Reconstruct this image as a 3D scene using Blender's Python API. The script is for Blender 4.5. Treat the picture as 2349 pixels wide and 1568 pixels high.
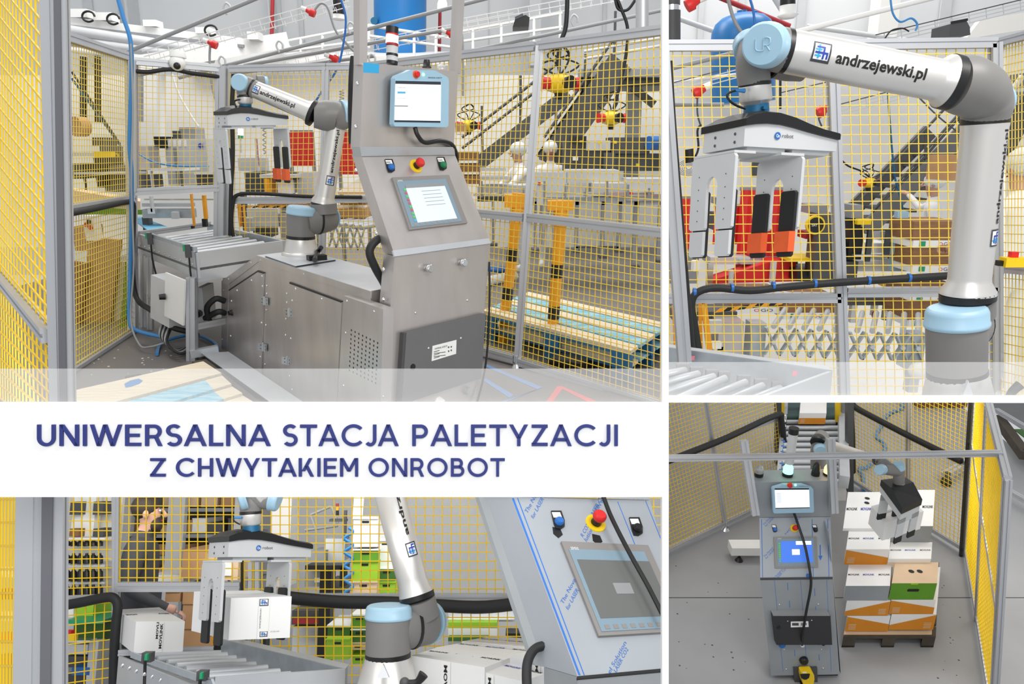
import bpy, bmesh, math, random
from math import sin, cos, pi, radians, atan, sqrt
from mathutils import Vector as V, Matrix as MX
random.seed(7)
for o in list(bpy.data.objects): bpy.data.objects.remove(o)
SC = bpy.context.scene; COL = SC.collection
# ---------------------------------------------------------------- camera, world, lights, exposure
F = 1800.0; CX = 1174.5; CY = 784.0; HC = 1.65          # focal length and centre for a 2349 x 1568 frame, eye height
PA = atan((CY-335)/F)                                    # the camera looks down 14 degrees
cd = bpy.data.cameras.new('camera'); cam = bpy.data.objects.new('camera', cd); COL.objects.link(cam)
cam.location = (0, 0, HC); cam.rotation_euler = (pi/2-PA, 0, 0)
cd.sensor_fit = 'HORIZONTAL'; cd.sensor_width = 36; cd.lens = 36*F/2349; cd.clip_start = .05; cd.clip_end = 200
SC.camera = cam
w = bpy.data.worlds.new('hall_ambient'); SC.world = w; w.use_nodes = True  # even ambient fill from every side, no daylight source
w.node_tree.nodes['Background'].inputs[0].default_value = (.95, .975, 1, 1)
w.node_tree.nodes['Background'].inputs[1].default_value = .52
def area(name, loc, aim, sx, sy, power, col=(1, .98, .95)):
    l = bpy.data.lights.new(name, 'AREA'); l.shape = 'RECTANGLE'; l.size = sx; l.size_y = sy; l.energy = power; l.color = col
    o = bpy.data.objects.new(name, l); COL.objects.link(o); o.location = loc
    o.rotation_euler = (V(aim)-V(loc)).to_track_quat('-Z', 'Y').to_euler(); return o
area('hall_lamp', (-2.5, 4.6, 5.6), (-2.0, 6.0, 0), 3.4, 1.2, 55)
area('hall_lamp', (-3.5, 10.5, 6.5), (-3.5, 10.5, 0), 6, 2, 240)
area('hall_lamp', (2.6, 9.5, 6.5), (2.6, 9.5, 0), 5, 2, 210)
area('hall_lamp', (2.4, 1.2, 4.2), (1.6, 4.4, .8), 2.2, 1.0, 105)
area('strip_fill', (-1.0, 2.05, .84), (-1.2, 4.6, -1.2), 2.2, .16, 8)  # added fill light hidden behind the sign, brightens bay D
area('under_fill', (-1.4, 5.2, -.35), (-1.5, 8.6, -3.4), 4.5, .5, 48)  # added fill under bay A's floor for the back of bay D
area('side_fill', (5.3, 7.2, -.7), (2.6, 9.0, -3.6), 1.2, 1.2, 24)  # added fill out of view on the right, brightens bay C
area('front_fill', (0, -2.2, 3.6), (0, 1.2, 1.4), 3, 1.5, 75)  # added fill behind the camera that whitens the sign front
vs = SC.view_settings; vs.view_transform = 'Standard'; vs.look = 'None'; vs.gamma = 1; vs.use_curve_mapping = False; vs.exposure = 0.24
# ---------------------------------------------------------------- materials
def lin(c):
    if isinstance(c, str):
        c = [int(c[i:i+2], 16)/255 for i in (0, 2, 4)]
    return tuple(((x+.055)/1.055)**2.4 if x > .04045 else x/12.92 for x in c)+(1,)
MATS = {}
def mat(n, col, rough=.5, metal=0, var=.0, scale=8, stretch=None, bump=0, emit=0, col2=None, spec=.5, trans=0, alpha=1):
    m = bpy.data.materials.new(n); m.use_nodes = True; nt = m.node_tree; b = nt.nodes['Principled BSDF']
    c = lin(col); b.inputs['Base Color'].default_value = c; b.inputs['Roughness'].default_value = rough
    b.inputs['Metallic'].default_value = metal; b.inputs['Specular IOR Level'].default_value = spec
    if trans: b.inputs['Transmission Weight'].default_value = trans
    if emit: b.inputs['Emission Color'].default_value = c; b.inputs['Emission Strength'].default_value = emit
    if var or bump or col2:
        tc = nt.nodes.new('ShaderNodeTexCoord'); mp = nt.nodes.new('ShaderNodeMapping'); no = nt.nodes.new('ShaderNodeTexNoise')
        nt.links.new(tc.outputs['Object'], mp.inputs[0]); nt.links.new(mp.outputs[0], no.inputs[0])
        mp.inputs['Scale'].default_value = stretch or (1, 1, 1); no.inputs['Scale'].default_value = scale; no.inputs['Detail'].default_value = 4
        if var or col2:
            r = nt.nodes.new('ShaderNodeValToRGB'); nt.links.new(no.outputs[0], r.inputs[0])
            if col2: r.color_ramp.elements[0].color = c; r.color_ramp.elements[1].color = lin(col2); r.color_ramp.elements[0].position = .42; r.color_ramp.elements[1].position = .58
            else:
                r.color_ramp.elements[0].color = tuple(x*(1-var) for x in c[:3])+(1,); r.color_ramp.elements[1].color = tuple(min(1, x*(1+var)) for x in c[:3])+(1,)
                r.color_ramp.elements[0].position = .3; r.color_ramp.elements[1].position = .7
            nt.links.new(r.outputs[0], b.inputs['Base Color'])
        if bump:
            bp = nt.nodes.new('ShaderNodeBump'); bp.inputs['Strength'].default_value = bump; bp.inputs['Distance'].default_value = .01
            nt.links.new(no.outputs[0], bp.inputs['Height']); nt.links.new(bp.outputs[0], b.inputs['Normal'])
    MATS[n] = m; return m
mat('alu', 'c4c6ca', .42, .55, .05, 3, (1, 1, .1)); mat('alu_groove', '75747c', .5, .4)
mat('steel', 'cbc5c2', .36, .78, .10, 5, (1, 1, .35)); mat('steel_light', 'c3c7cc', .42, .4, .05, 4)
mat('galv', 'b3bbc2', .4, .5, .10, 12); mat('dark_steel', '55585c', .45, .5, .08, 6); mat('chrome', 'dcdfe2', .2, .9)
mat('yellow', 'f3cb12', .45, 0, .06, 5); mat('yellow_pale', 'efcf4a', .5, 0, .06, 5); mat('amber', 'f0a41c', .45, 0, .05, 4)
mat('grey_plastic', '7d7b79', .45, 0, .04, 9); mat('light_blue', '9fc3d8', .38, 0, .03, 6); mat('teal_blue', '0f5f86', .4, .2)
mat('silver', 'dedcd9', .36, .62, .04, 2, (6, 6, .3)); mat('black', '141416', .42, 0, .1, 5); mat('rubber', '1b1c1e', .6, 0, .1, 30)
mat('white', 'f1f1ef', .45, 0, .02, 5); mat('cream', 'eae6dc', .7, 0, .03, 2); mat('light_grey', 'c9cbcd', .5, 0, .04, 5)
mat('mid_grey', '8f9194', .55, 0, .05, 4); mat('dark_grey', '4b4b4d', .5, 0, .06, 5); mat('panel_grey', '69696b', .5, 0, .04, 6)
mat('concrete', '7c7876', .5, 0, .10, 1.6, None, .05); mat('concrete_light', '9fa0a3', .48, 0, .07, 1.4, None, .05)
mat('hall_white', 'f0eee9', .7, 0, .03, .6); mat('hall_grey', 'dcdee0', .7, 0, .04, .5)
mat('tank_blue', '1f74b8', .35, 0, .08, 1.5); mat('blue', '2469b8', .45, 0, .05, 5); mat('cable_blue', '3b87c8', .4)
mat('cable_grey', '9a9c9e', .5); mat('red', 'd5211f', .45, 0, .08, 4); mat('red_dark', '9a2027', .5, 0, .08, 4)
mat('orange', 'e8602c', .6, 0, .06, 30); mat('cardboard', 'b98f66', .75, 0, .08, 6); mat('card_brown', '8b6343', .7, 0, .15, 9, (1, 1, 6))
mat('card_pale', 'dcc0a0', .7, 0, .05, 5); mat('box_white', 'f0f0f0', .6, 0, .02, 4); mat('box_green', '5f9a25', .6, 0, .07, 5)
mat('lime', '9ccb2e', .55, 0, .06, 5); mat('box_orange', 'd98a1f', .6, 0, .06, 4); mat('dark_green', '3f6f2c', .6, 0, .08, 5)
mat('wood', 'e6d8bd', .75, 0, .10, 7, (1, 9, 9)); mat('wood_blue', '74bcd8', .7, 0, .10, 6, (1, 5, 5), 0, 0, 'a5d3e0'); mat('wood_dark_blue', '1f6ca6', .65, 0, .12, 6)
mat('wood_old', '4b443a', .8, 0, .2, 8); mat('green', '1f9a6a', .4); mat('green_btn', '0f7a4c', .3); mat('skin', 'bb9180', .55, 0, .05, 9)
mat('hair', '2d231d', .7, 0, .2, 40); mat('shirt', '3b3c41', .8, 0, .08, 12); mat('trouser', '1f2024', .8, 0, .08, 12)
mat('coat', 'e9e9ea', .7, 0, .03, 8); mat('hairnet', 'd5dade', .6, 0, .12, 60); mat('logo_dark', '3a3d46', .5); mat('logo_blue', '2340a8', .5)
mat('logo_cyan', '35a7dc', .5); mat('print_black', '161616', .6); mat('print_blue', '2f6fc4', .6); mat('title_blue', '26327c', .55)
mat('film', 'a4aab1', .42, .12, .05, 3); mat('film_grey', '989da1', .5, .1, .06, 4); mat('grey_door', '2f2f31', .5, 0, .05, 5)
mat('tape_blue', '6f93c8', .6); mat('tape_red', 'dd6a6a', .6); mat('pink', 'f38ca0', .6); mat('belt_green', '3e5a58', .6, 0, .06, 8)
mat('sign_white', 'fbfbfb', .6); mat('blue_belt', '6db7d6', .6, 0, .05, 8); mat('hmi_frame', '8d8a88', .45, .2, .03, 5); mat('hmi_bezel', '7f96a5', .4)
mat('scr_white', 'eef2f6', .3, 0, 0, emit=.55); mat('scr_blue', '3f6fd0', .3, 0, 0, emit=.6); mat('scr_grey', 'c3cfdb', .3, 0, 0, emit=.45); mat('scr_dark', '6b6d6c', .25)
mat('lamp_red', 'ff4030', .3, emit=2.2); mat('lamp_white', 'fffbe8', .3, emit=5); mat('lamp_green', '7dffb8', .3, emit=2.5); mat('lamp_amber', 'ffcf70', .3, emit=3)
mat('scr_bar', '2c3440', .4); mat('scr_green', '4fb35a', .4, emit=.3); mat('scr_red', 'b05060', .4, emit=.3); mat('scr_sky', '4aa0c8', .4, emit=.3); mat('clear', 'e8e8e6', .15, 0, 0, trans=.6)
# translucent white veil: even white mixed over whatever lies behind
def frosted(n, fac):
    m = bpy.data.materials.new(n); m.use_nodes = True; nt = m.node_tree; nt.nodes.remove(nt.nodes['Principled BSDF'])
    t = nt.nodes.new('ShaderNodeBsdfTransparent'); d = nt.nodes.new('ShaderNodeBsdfDiffuse'); d.inputs[0].default_value = (.92, .92, .92, 1)
    x = nt.nodes.new('ShaderNodeMixShader'); x.inputs[0].default_value = fac
    nt.links.new(t.outputs[0], x.inputs[1]); nt.links.new(d.outputs[0], x.inputs[2]); nt.links.new(x.outputs[0], nt.nodes['Material Output'].inputs[0]); MATS[n] = m
frosted('frosted', .2)
# ---------------------------------------------------------------- the four bays: each its own horizon and its own floor height below the eye
class Bay:
    def __init__(s, hor, h, clips):
        s.p = atan((CY-hor)/F); s.h = h; s.C = V((0, 0, h)); s.cp = cos(s.p); s.sp = sin(s.p)
        s.M = MX.Translation((0, 0, HC)) @ MX.Rotation(s.p-PA, 4, 'X') @ MX.Translation((0, 0, -h))
        s.clips = []                                     # partition planes that end this bay
        for ax, val, sg in clips:
            if ax == 'u': a, b = s.ray(val, 0), s.ray(val, 1568); n = a.cross(b).normalized()
            else: a, b = s.ray(0, val), s.ray(2349, val); n = a.cross(b).normalized()
            t = s.ray(val+10, 700) if ax == 'u' else s.ray(1000, val+10)
            if (t.dot(n) > 0) != (sg > 0): n = -n
            s.clips.append(n)                            # n points to the side cut away
    def ray(s, u, v):
        up = (CY-v)/F; return V(((u-CX)/F, s.cp+up*s.sp, -s.sp+up*s.cp))
    def z(s, u, v, z=0):
        r = s.ray(u, v); return s.C+r*((z-s.h)/r.z)
    def y(s, u, v, y):
        r = s.ray(u, v); return s.C+r*(y/r.y)
    def on(s, u, v, p0, n):
        r = s.ray(u, v); return s.C+r*((p0-s.C).dot(n)/r.dot(n))
    def depth(s, p): return (p-s.C).dot(V((0, s.cp, -s.sp)))
    def r(s, p, px): return px/F*s.depth(p)
    def m(s, y): return y/F                              # metres per pixel, about, at distance y
BA = Bay(335, 1.65, [('u', 1522, 1), ('v', 1010, 1)])
BB = Bay(335, 1.65, [('u', 1522, -1), ('v', 913.5, 1)])
BC = Bay(114, 5.2, [('u', 1522, -1), ('v', 913.5, -1)])
BD = Bay(1100, 1.5, [('u', 1522, 1), ('v', 1050, -1)])
B = BA
class Pl:                                                # a plane in the current bay, reached by pixel
    def __init__(s, p0, n): s.p0 = V(p0); s.n = V(n).normalized(); s.b = B; s.n = -s.n if s.n.dot(s.p0-B.C) > 0 else s.n
    def __call__(s, u, v, off=0): return s.b.on(u, v, s.p0+s.n*off, s.n)
def vplane(a, b): d = V(b)-V(a); return Pl(a, (d.y, -d.x, 0))   # upright plane through two floor points
def fplane(y): return Pl((0, y, 0), (0, -1, 0))
# ---------------------------------------------------------------- mesh building
class MB:
    def __init__(s): s.v = []; s.f = []; s.sm = []
    def add(s, vs_, fs, smooth=False):
        n = len(s.v); s.v += [V(p) for p in vs_]; s.f += [tuple(i+n for i in f) for f in fs]; s.sm += [smooth]*len(fs); return s
    def hexa(s, a, b):                                   # two quads (4 points each) joined
        return s.add(list(a)+list(b), [(3, 2, 1, 0), (4, 5, 6, 7), (0, 1, 5, 4), (1, 2, 6, 5), (2, 3, 7, 6), (3, 0, 4, 7)])
    def prism(s, pts, ex):                               # outline pushed along ex
        n = len(pts); ex = V(ex); q = [V(p) for p in pts]
        return s.add(q+[p+ex for p in q], [tuple(range(n-1, -1, -1)), tuple(range(n, 2*n))]+[(i, (i+1) % n, n+(i+1) % n, n+i) for i in range(n)])
    def box(s, x0, x1, y0, y1, z0, z1):
        return s.hexa([(x0, y0, z0), (x1, y0, z0), (x1, y1, z0), (x0, y1, z0)], [(x0, y0, z1), (x1, y0, z1), (x1, y1, z1), (x0, y1, z1)])
    def bar(s, a, b, w, d=None, up=(0, 0, 1), groove=False):
        a, b = V(a), V(b); t = (b-a).normalized(); up = V(up)
        if abs(t.dot(up)) > .95: up = V((0, 1, 0))
        x = t.cross(up).normalized(); y = x.cross(t).normalized(); d = d or w; W, D = w/2, d/2
        if groove:
            c = [(-W, -D), (-.25*W, -D), (-.25*W, -.75*D), (.25*W, -.75*D), (.25*W, -D), (W, -D), (W, -.25*D), (.75*W, -.25*D), (.75*W, .25*D), (W, .25*D), (W, D), (.25*W, D), (.25*W, .75*D), (-.25*W, .75*D), (-.25*W, D), (-W, D), (-W, .25*D), (-.75*W, .25*D), (-.75*W, -.25*D), (-W, -.25*D)]
        else: c = [(-W, -D), (W, -D), (W, D), (-W, D)]
        n = len(c); ps = [a+x*i+y*j for i, j in c]+[b+x*i+y*j for i, j in c]
        return s.add(ps, [tuple(range(n-1, -1, -1)), tuple(range(n, 2*n))]+[(i, (i+1) % n, n+(i+1) % n, n+i) for i in range(n)])
    def lathe(s, a, b, prof, n=28, smooth=True, caps=True):   # prof: (t along a..b, radius)
        a, b = V(a), V(b); ax = b-a; t = ax.normalized(); x = t.orthogonal().normalized(); y = t.cross(x); vs_ = []; fs = []
        for k, r in prof:
            c = a+ax*k; vs_ += [c+(x*cos(2*pi*i/n)+y*sin(2*pi*i/n))*r for i in range(n)]
        for j in range(len(prof)-1):
            for i in range(n): q = (i+1) % n; fs.append((j*n+i, j*n+q, (j+1)*n+q, (j+1)*n+i))
        s.add(vs_, fs, smooth)
        if caps:
            m = len(prof)-1
            s.add(vs_[:n], [tuple(range(n-1, -1, -1))]); s.add(vs_[m*n:], [tuple(range(n))])
        return s
    def cyl(s, a, b, r, r2=None, n=16): return s.lathe(a, b, [(0, r), (1, r2 if r2 is not None else r)], n)
    def sweep(s, pts, r, n=10, res=6, smooth=True):      # round tube along a curve; r a number or one per point
        P = [V(p) for p in pts]; R = list(r) if hasattr(r, '__len__') else [r]*len(P); Q = []; RR = []
        if len(P) > 2 and res > 1:
            for i in range(len(P)-1):
                p0, p1, p2, p3 = P[max(i-1, 0)], P[i], P[i+1], P[min(i+2, len(P)-1)]
                for k in range(res):
                    u = k/res; Q.append(.5*((2*p1)+(p2-p0)*u+(2*p0-5*p1+4*p2-p3)*u*u+(3*p1-p0-3*p2+p3)*u**3)); RR.append(R[i]+(R[i+1]-R[i])*(u*u*(3-2*u)))
            Q.append(P[-1]); RR.append(R[-1])
        else: Q, RR = P, R
        vs_ = []; fs = []; t = (Q[1]-Q[0]).normalized(); x = t.orthogonal().normalized(); m = len(Q)
        for i in range(m):
            t2 = (Q[min(i+1, m-1)]-Q[max(i-1, 0)]).normalized(); x = (x-t2*x.dot(t2)).normalized(); y = t2.cross(x)
            vs_ += [Q[i]+(x*cos(2*pi*k/n)+y*sin(2*pi*k/n))*RR[i] for k in range(n)]
            if i:
                for k in range(n): q = (k+1) % n; fs.append(((i-1)*n+k, (i-1)*n+q, i*n+q, i*n+k))
        fs2 = [tuple(range(n-1, -1, -1)), tuple((m-1)*n+k for k in range(n))]
        s.add(vs_, fs, smooth); s.add([vs_[k] for k in range(n)]+[vs_[(m-1)*n+k] for k in range(n)], [tuple(range(n-1, -1, -1)), tuple(range(n, 2*n))]); return s
    def ball(s, c, r, sc=(1, 1, 1), n=14, m=9):
        c = V(c); vs_ = []; fs = []
        for j in range(m+1):
            th = pi*j/m
            for i in range(n): ph = 2*pi*i/n; vs_.append(c+V((sin(th)*cos(ph)*r*sc[0], sin(th)*sin(ph)*r*sc[1], cos(th)*r*sc[2])))
        for j in range(m):
            for i in range(n): q = (i+1) % n; fs.append((j*n+i, j*n+q, (j+1)*n+q, (j+1)*n+i))
        return s.add(vs_, fs, True)
def obj_from(mb, name, m, loc, clip=True):
    me = bpy.data.meshes.new(name); me.from_pydata([p-loc for p in mb.v], [], mb.f)
    me.polygons.foreach_set('use_smooth', mb.sm)
    if clip:
        for n in B.clips:
            ds = [(p-B.C).dot(n) for p in mb.v]
            if max(ds) <= 1e-5: continue
            if min(ds) >= 0: bpy.data.meshes.remove(me); return None
            bm = bmesh.new(); bm.from_mesh(me)
            r = bmesh.ops.bisect_plane(bm, geom=bm.verts[:]+bm.edges[:]+bm.faces[:], plane_co=B.C-loc, plane_no=n, clear_outer=True)
            ed = [e for e in r['geom_cut'] if isinstance(e, bmesh.types.BMEdge)]
            try: bmesh.ops.holes_fill(bm, edges=ed, sides=0)
            except Exception: pass
            bm.to_mesh(me); bm.free()
            if not me.polygons: bpy.data.meshes.remove(me); return None
    me.materials.append(MATS[m] if isinstance(m, str) else m)
    o = bpy.data.objects.new(name, me); COL.objects.link(o); return o
class Thing:                                             # an Empty at the thing's base that parents its parts
    def __init__(s, name, label, cat, group=None):
        s.name, s.label, s.cat, s.group = name, label, cat, group; s.e = None; s.loc = None; s.b = B
    def part(s, name, mb, m, label=None, kind=None, parent=None):
        if not mb.v: return None
        if s.loc is None:
            xs = [p.x for p in mb.v]; ys = [p.y for p in mb.v]
            s.loc = V(((min(xs)+max(xs))/2, (min(ys)+max(ys))/2, min(p.z for p in mb.v)))
        o = obj_from(mb, name, m, s.loc)
        if o is None: return None
        if s.e is None:
            s.e = bpy.data.objects.new(s.name, None); COL.objects.link(s.e); s.e.empty_display_size = .05
            s.e.matrix_world = s.b.M @ MX.Translation(s.loc); s.e['label'] = s.label; s.e['category'] = s.cat
            if s.group: s.e['group'] = s.group
        o.parent = parent or s.e
        if label: o['label'] = label
        if kind: o['kind'] = kind
        return o
def place(o, loc): o.matrix_world = B.M @ MX.Translation(loc)
def solo(name, mb, m, label, cat, group=None, kind=None):
    xs = [p.x for p in mb.v]; ys = [p.y for p in mb.v]
    loc = V(((min(xs)+max(xs))/2, (min(ys)+max(ys))/2, min(p.z for p in mb.v))); o = obj_from(mb, name, m, loc)
    if o is None: return None
    place(o, loc); o['label'] = label; o['category'] = cat
    if group: o['group'] = group
    if kind: o['kind'] = kind
    return o
def struct(name, mb, m, parent=None, clip=True):
    loc = V((0, 0, 0)); o = obj_from(mb, name, m, loc, clip)
    if o is None: return None
    if parent: o.parent = parent
    else: place(o, loc); o['kind'] = 'structure'
    return o
# ---------------------------------------------------------------- shapes by pixel on real planes
def slab(pl, px, th, off=0):                             # outline on plane pl, th thick towards the viewer
    return MB().prism([pl(u, v, off) for u, v in px], pl.n*th)
def rect(u0, v0, u1, v1): return [(u0, v0), (u1, v0), (u1, v1), (u0, v1)]
def bx(u0, v0, u1, v1, y, dy, mb=None):                  # upright box, front face at distance y covering these pixels
    a, c = B.y(u0, v0, y), B.y(u1, v1, y); return (mb or MB()).box(min(a.x, c.x), max(a.x, c.x), y, y+dy, min(a.z, c.z), max(a.z, c.z))
def ybox(c, w, d, h, yaw, mb=None):                      # box standing at c, turned by yaw degrees
    c = V(c); k = radians(yaw); x = V((cos(k), sin(k), 0))*w/2; y = V((-sin(k), cos(k), 0))*d/2; z = V((0, 0, h))
    q = [c-x-y, c+x-y, c+x+y, c-x+y]; return (mb or MB()).hexa(q, [p+z for p in q])
def lerp(a, b, t): return V(a)+(V(b)-V(a))*t
def wires(tl, tr, br, bl, cell, r, mb=None, cy=None):             # welded mesh filling a quad: square section wires
    mb = mb or MB(); w = ((tr-tl).length+(br-bl).length)/2; h = ((tl-bl).length+(tr-br).length)/2; nx = max(2, round(w/cell)); ny = max(2, round(h/(cy or cell)))
    nn = (tr-tl).cross(bl-tl).normalized()
    def wire(a, b, o):
        t = (b-a).normalized(); x = t.cross(nn)*r; y = nn*r; a = a+nn*o; b = b+nn*o
        mb.add([a-x-y, a+x-y, a+x+y, a-x+y, b-x-y, b+x-y, b+x+y, b-x+y], [(0, 1, 5, 4), (1, 2, 6, 5), (2, 3, 7, 6), (3, 0, 4, 7)])
    for i in range(nx+1): k = i/nx; wire(lerp(tl, tr, k), lerp(bl, br, k), r*.8)
    for j in range(ny+1): k = j/ny; wire(lerp(tl, bl, k), lerp(tr, br, k), -r*.8)
    return mb
TXT = {}
def text2d(s, res=2, bold=0.0, cuts=0):
    k = (s, bold, cuts)
    if k not in TXT:
        c = bpy.data.curves.new('t', 'FONT'); c.body = s; c.resolution_u = res; c.offset = bold; c.fill_mode = 'FRONT'
        o = bpy.data.objects.new('t', c); COL.objects.link(o); bpy.context.view_layer.update()
        me = o.evaluated_get(bpy.context.evaluated_depsgraph_get()).to_mesh()
        vs_ = [(p.co.x, p.co.y) for p in me.vertices]; fs = [tuple(p.vertices) for p in me.polygons]
        x0 = min(p[0] for p in vs_); x1 = max(p[0] for p in vs_); y0 = min(p[1] for p in vs_); y1 = max(p[1] for p in vs_)
        if cuts:
            bm = bmesh.new(); bm.from_mesh(me)
            for i in range(1, cuts): bmesh.ops.bisect_plane(bm, geom=bm.verts[:]+bm.edges[:]+bm.faces[:], plane_co=(0, y0+(y1-y0)*i/cuts, 0), plane_no=(0, 1, 0))
            bm.verts.index_update(); vs_ = [(p.co.x, p.co.y) for p in bm.verts]; fs = [tuple(q.index for q in f.verts) for f in bm.faces]; bm.free()
        TXT[k] = ([((x-x0)/(x1-x0), (y-y0)/(y1-y0)) for x, y in vs_], fs)
        o.evaluated_get(bpy.context.evaluated_depsgraph_get()).to_mesh_clear(); bpy.data.objects.remove(o); bpy.data.curves.remove(c)
    return TXT[k]
def text(s, fn, mb=None, bold=0.0, cuts=0):              # fn maps (0..1, 0..1) of the text's box to a point
    vs_, fs = text2d(s, 2, bold, cuts); return (mb or MB()).add([fn(x, y) for x, y in vs_], fs)
def qfn(pl, bl, br, tr, tl, off=.002):                   # text box from four pixels on a plane
    a, b, c, d = pl(*bl, off), pl(*br, off), pl(*tr, off), pl(*tl, off)
    return lambda x, y: lerp(lerp(a, b, x), lerp(d, c, x), y)
def caps_font(ch, w):
    """geometric capital letters as filled strokes, cap height 1: list of closed outlines, then the letter's width"""
    Q = []; V_ = lambda x, a=0, b=1: Q.append([(x, a), (x+w, a), (x+w, b), (x, b)]); H_ = lambda y, a, b: Q.append([(a, y), (b, y), (b, y+w), (a, y+w)])
    def D_(x0, y0, x1, y1, k=1.0): h = w*k*sqrt((x1-x0)**2+(y1-y0)**2)/abs(y1-y0); Q.append([(x0, y0), (x0+h, y0), (x1+h, y1), (x1, y1)]); return h
    def A_(cx, cy, rx, ry, a0, a1, n=28):
        for i in range(n):
            a, b = radians(a0+(a1-a0)*i/n), radians(a0+(a1-a0)*(i+1)/n); q = []
            for k, r_ in ((a, 0), (b, 0), (b, w), (a, w)): q.append((cx+cos(k)*(rx-r_), cy+sin(k)*(ry-r_)))
            Q.append(q)
    W = .7
    if ch == 'I': V_(0); W = w
    elif ch == 'L': V_(0); H_(0, w, .56); W = .56
    elif ch == 'E': V_(0); H_(0, w, .64); H_(1-w, w, .64); H_(.5-w/2, w, .58); W = .64
    elif ch == 'T': H_(1-w, 0, .74); V_(.37-w/2, 0, 1-w); W = .74
    elif ch == 'H': V_(0); V_(.74-w); H_(.5-w/2, w, .74-w); W = .74
    elif ch == 'N': V_(0); V_(.78-w); D_(.78-w*1.15, 0, 0, 1, 1.0); W = .78
    elif ch == 'M': V_(0); V_(.9-w); D_(.45-w*.6, .28, 0, 1); D_(.45-w*.6, .28, .9-w*1.25, 1); W = .9
    elif ch == 'Z': H_(0, 0, .68); H_(1-w, 0, .68); D_(0, w*.6, .68-w*1.3, 1-w*.6); W = .68
    elif ch == 'A': D_(0, 0, .46-w*.5, 1); D_(.92-w*1.1, 0, .46-w*.6, 1); H_(.22, .18, .74); W = .92
    elif ch == 'W':
        D_(.28, 0, 0, 1); D_(.28, 0, .58-w*.3, 1); D_(.84, 0, .58-w*.3, 1); D_(.84, 0, 1.14, 1); W = 1.14+w
    elif ch == 'Y': D_(.4-w*.5, .36, 0, 1); D_(.4-w*.5, .36, .8-w*1.1, 1); V_(.41-w*.5, 0, .42); W = .82
    elif ch == 'K': V_(0); D_(w, .30, .70-w*1.3, 1, 1.0); D_(.72-w*.9, 0, .3, .6, 1.0); W = .76
    elif ch == 'U': V_(0, .36, 1); V_(.74-w, .36, 1); A_(.37, .37, .37, .385, 180, 360); W = .74
    elif ch == 'O': A_(.52, .5, .52, .515, 0, 360, 40); W = 1.04
    elif ch == 'C': A_(.52, .5, .52, .515, 42, 318, 36); W = .93
    elif ch == 'J': V_(.52-w, .3, 1); A_(.255, .3, .265, .315, 218, 360, 20); W = .52
    elif ch in 'PRB':
        V_(0)
        r_ = .32 if ch != 'B' else .275; c_ = 1-r_; x_ = .36
        H_(1-w, w, x_); H_(1-2*r_, w, x_); A_(x_, c_, r_*.95, r_, -90, 90, 20); W = x_+r_*.95
        if ch == 'R': D_(.68-w*1.0, 0, .36, 1-2*r_+w*.3); W = .7
        if ch == 'B': r2 = (1-2*r_+w)/2; H_(0, w, .4); A_(.4, r2, r2*.98, r2, -90, 90, 20); W = .4+r2*.98
    elif ch == 'S':
        A_(.335, .7235, .31, .2915, 36, 270, 26); A_(.335, .2835, .325, .2985, -146, 90, 26)
        W = .68
    return Q, W
def caps_line(pl, word, u0, u1, vb, vt, w, th, off):
    ls = []; x = 0; gap = .17
    for i, ch in enumerate(word):
        Q, W = caps_font(ch, w); ls.append((x, Q)); nx_ = word[i+1] if i+1 < len(word) else ''; k = 1.0
        for c_, o_ in ((ch, nx_), (nx_, ch)):
            if c_ == 'A': k -= .38 if o_ not in 'TYJ' else .62
            if c_ in 'TYWL' and o_ != 'A': k -= .2
            if c_ == 'S': k -= .25
        if nx_ == 'J': k -= .55
        x += W+(gap*max(.1, k) if nx_ else 0)
    tot = x; mb = MB(); P_ = lambda a, b: pl(u0+(u1-u0)*a/tot, vb+(vt-vb)*b, off)
    for x0, Q in ls:
        for q in Q: mb.prism([P_(a+x0, b) for a, b in q], pl.n*th)
    return mb
def cable(name, pts, r, m, label, cat='cable', group=None, n=8):
    return solo(name, MB().sweep(pts, r, n), m, label, cat, group)
# ---------------------------------------------------------------- shared builders
def rail(t, name, a, b, w, m='alu'): return t.part(name, MB().bar(a, b, w, w, (0, 0, 1), True), m)
def fence(label, tl, tr, br, bl, mids=(), w=.045, cell=.05, r=.0022, posts='lr', col='yellow_pale', bottom=True, top=True, group=None, open_low=False, wm='alu'):
    t = Thing('safety_fence_panel', label, 'fence', group); k = w*.5
    if 'l' in posts: rail(t, 'post', bl, tl, w, wm)
    if 'r' in posts: rail(t, 'post', br, tr, w, wm)
    L = lambda f: lerp(tl, bl, f); R = lambda f: lerp(tr, br, f)
    if top: rail(t, 'top_rail', tl, tr, w, wm)
    if bottom: rail(t, 'bottom_rail', bl, br, w, wm)
    cuts = [0]+list(mids)+[1]
    for f in mids: rail(t, 'middle_rail', L(f), R(f), w, wm)
    for a, b in zip(cuts[:-1], cuts[1:]):
        if open_low and b == 1: continue
        t.part('wire_mesh', wires(L(a), R(a), R(b), L(b), cell, r), col, kind='stuff')
    return t
def screws(t, pl, pts, rp=4, m='chrome', parent=None, off=0, name='screw'):
    for u, v in pts:
        c = pl(u, v, off); r = B.r(c, rp); t.part(name, MB().lathe(c, c+pl.n*r*.7, [(0, r), (.6, r*.9), (1, r*.45)], 10), m, parent=parent)
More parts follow.
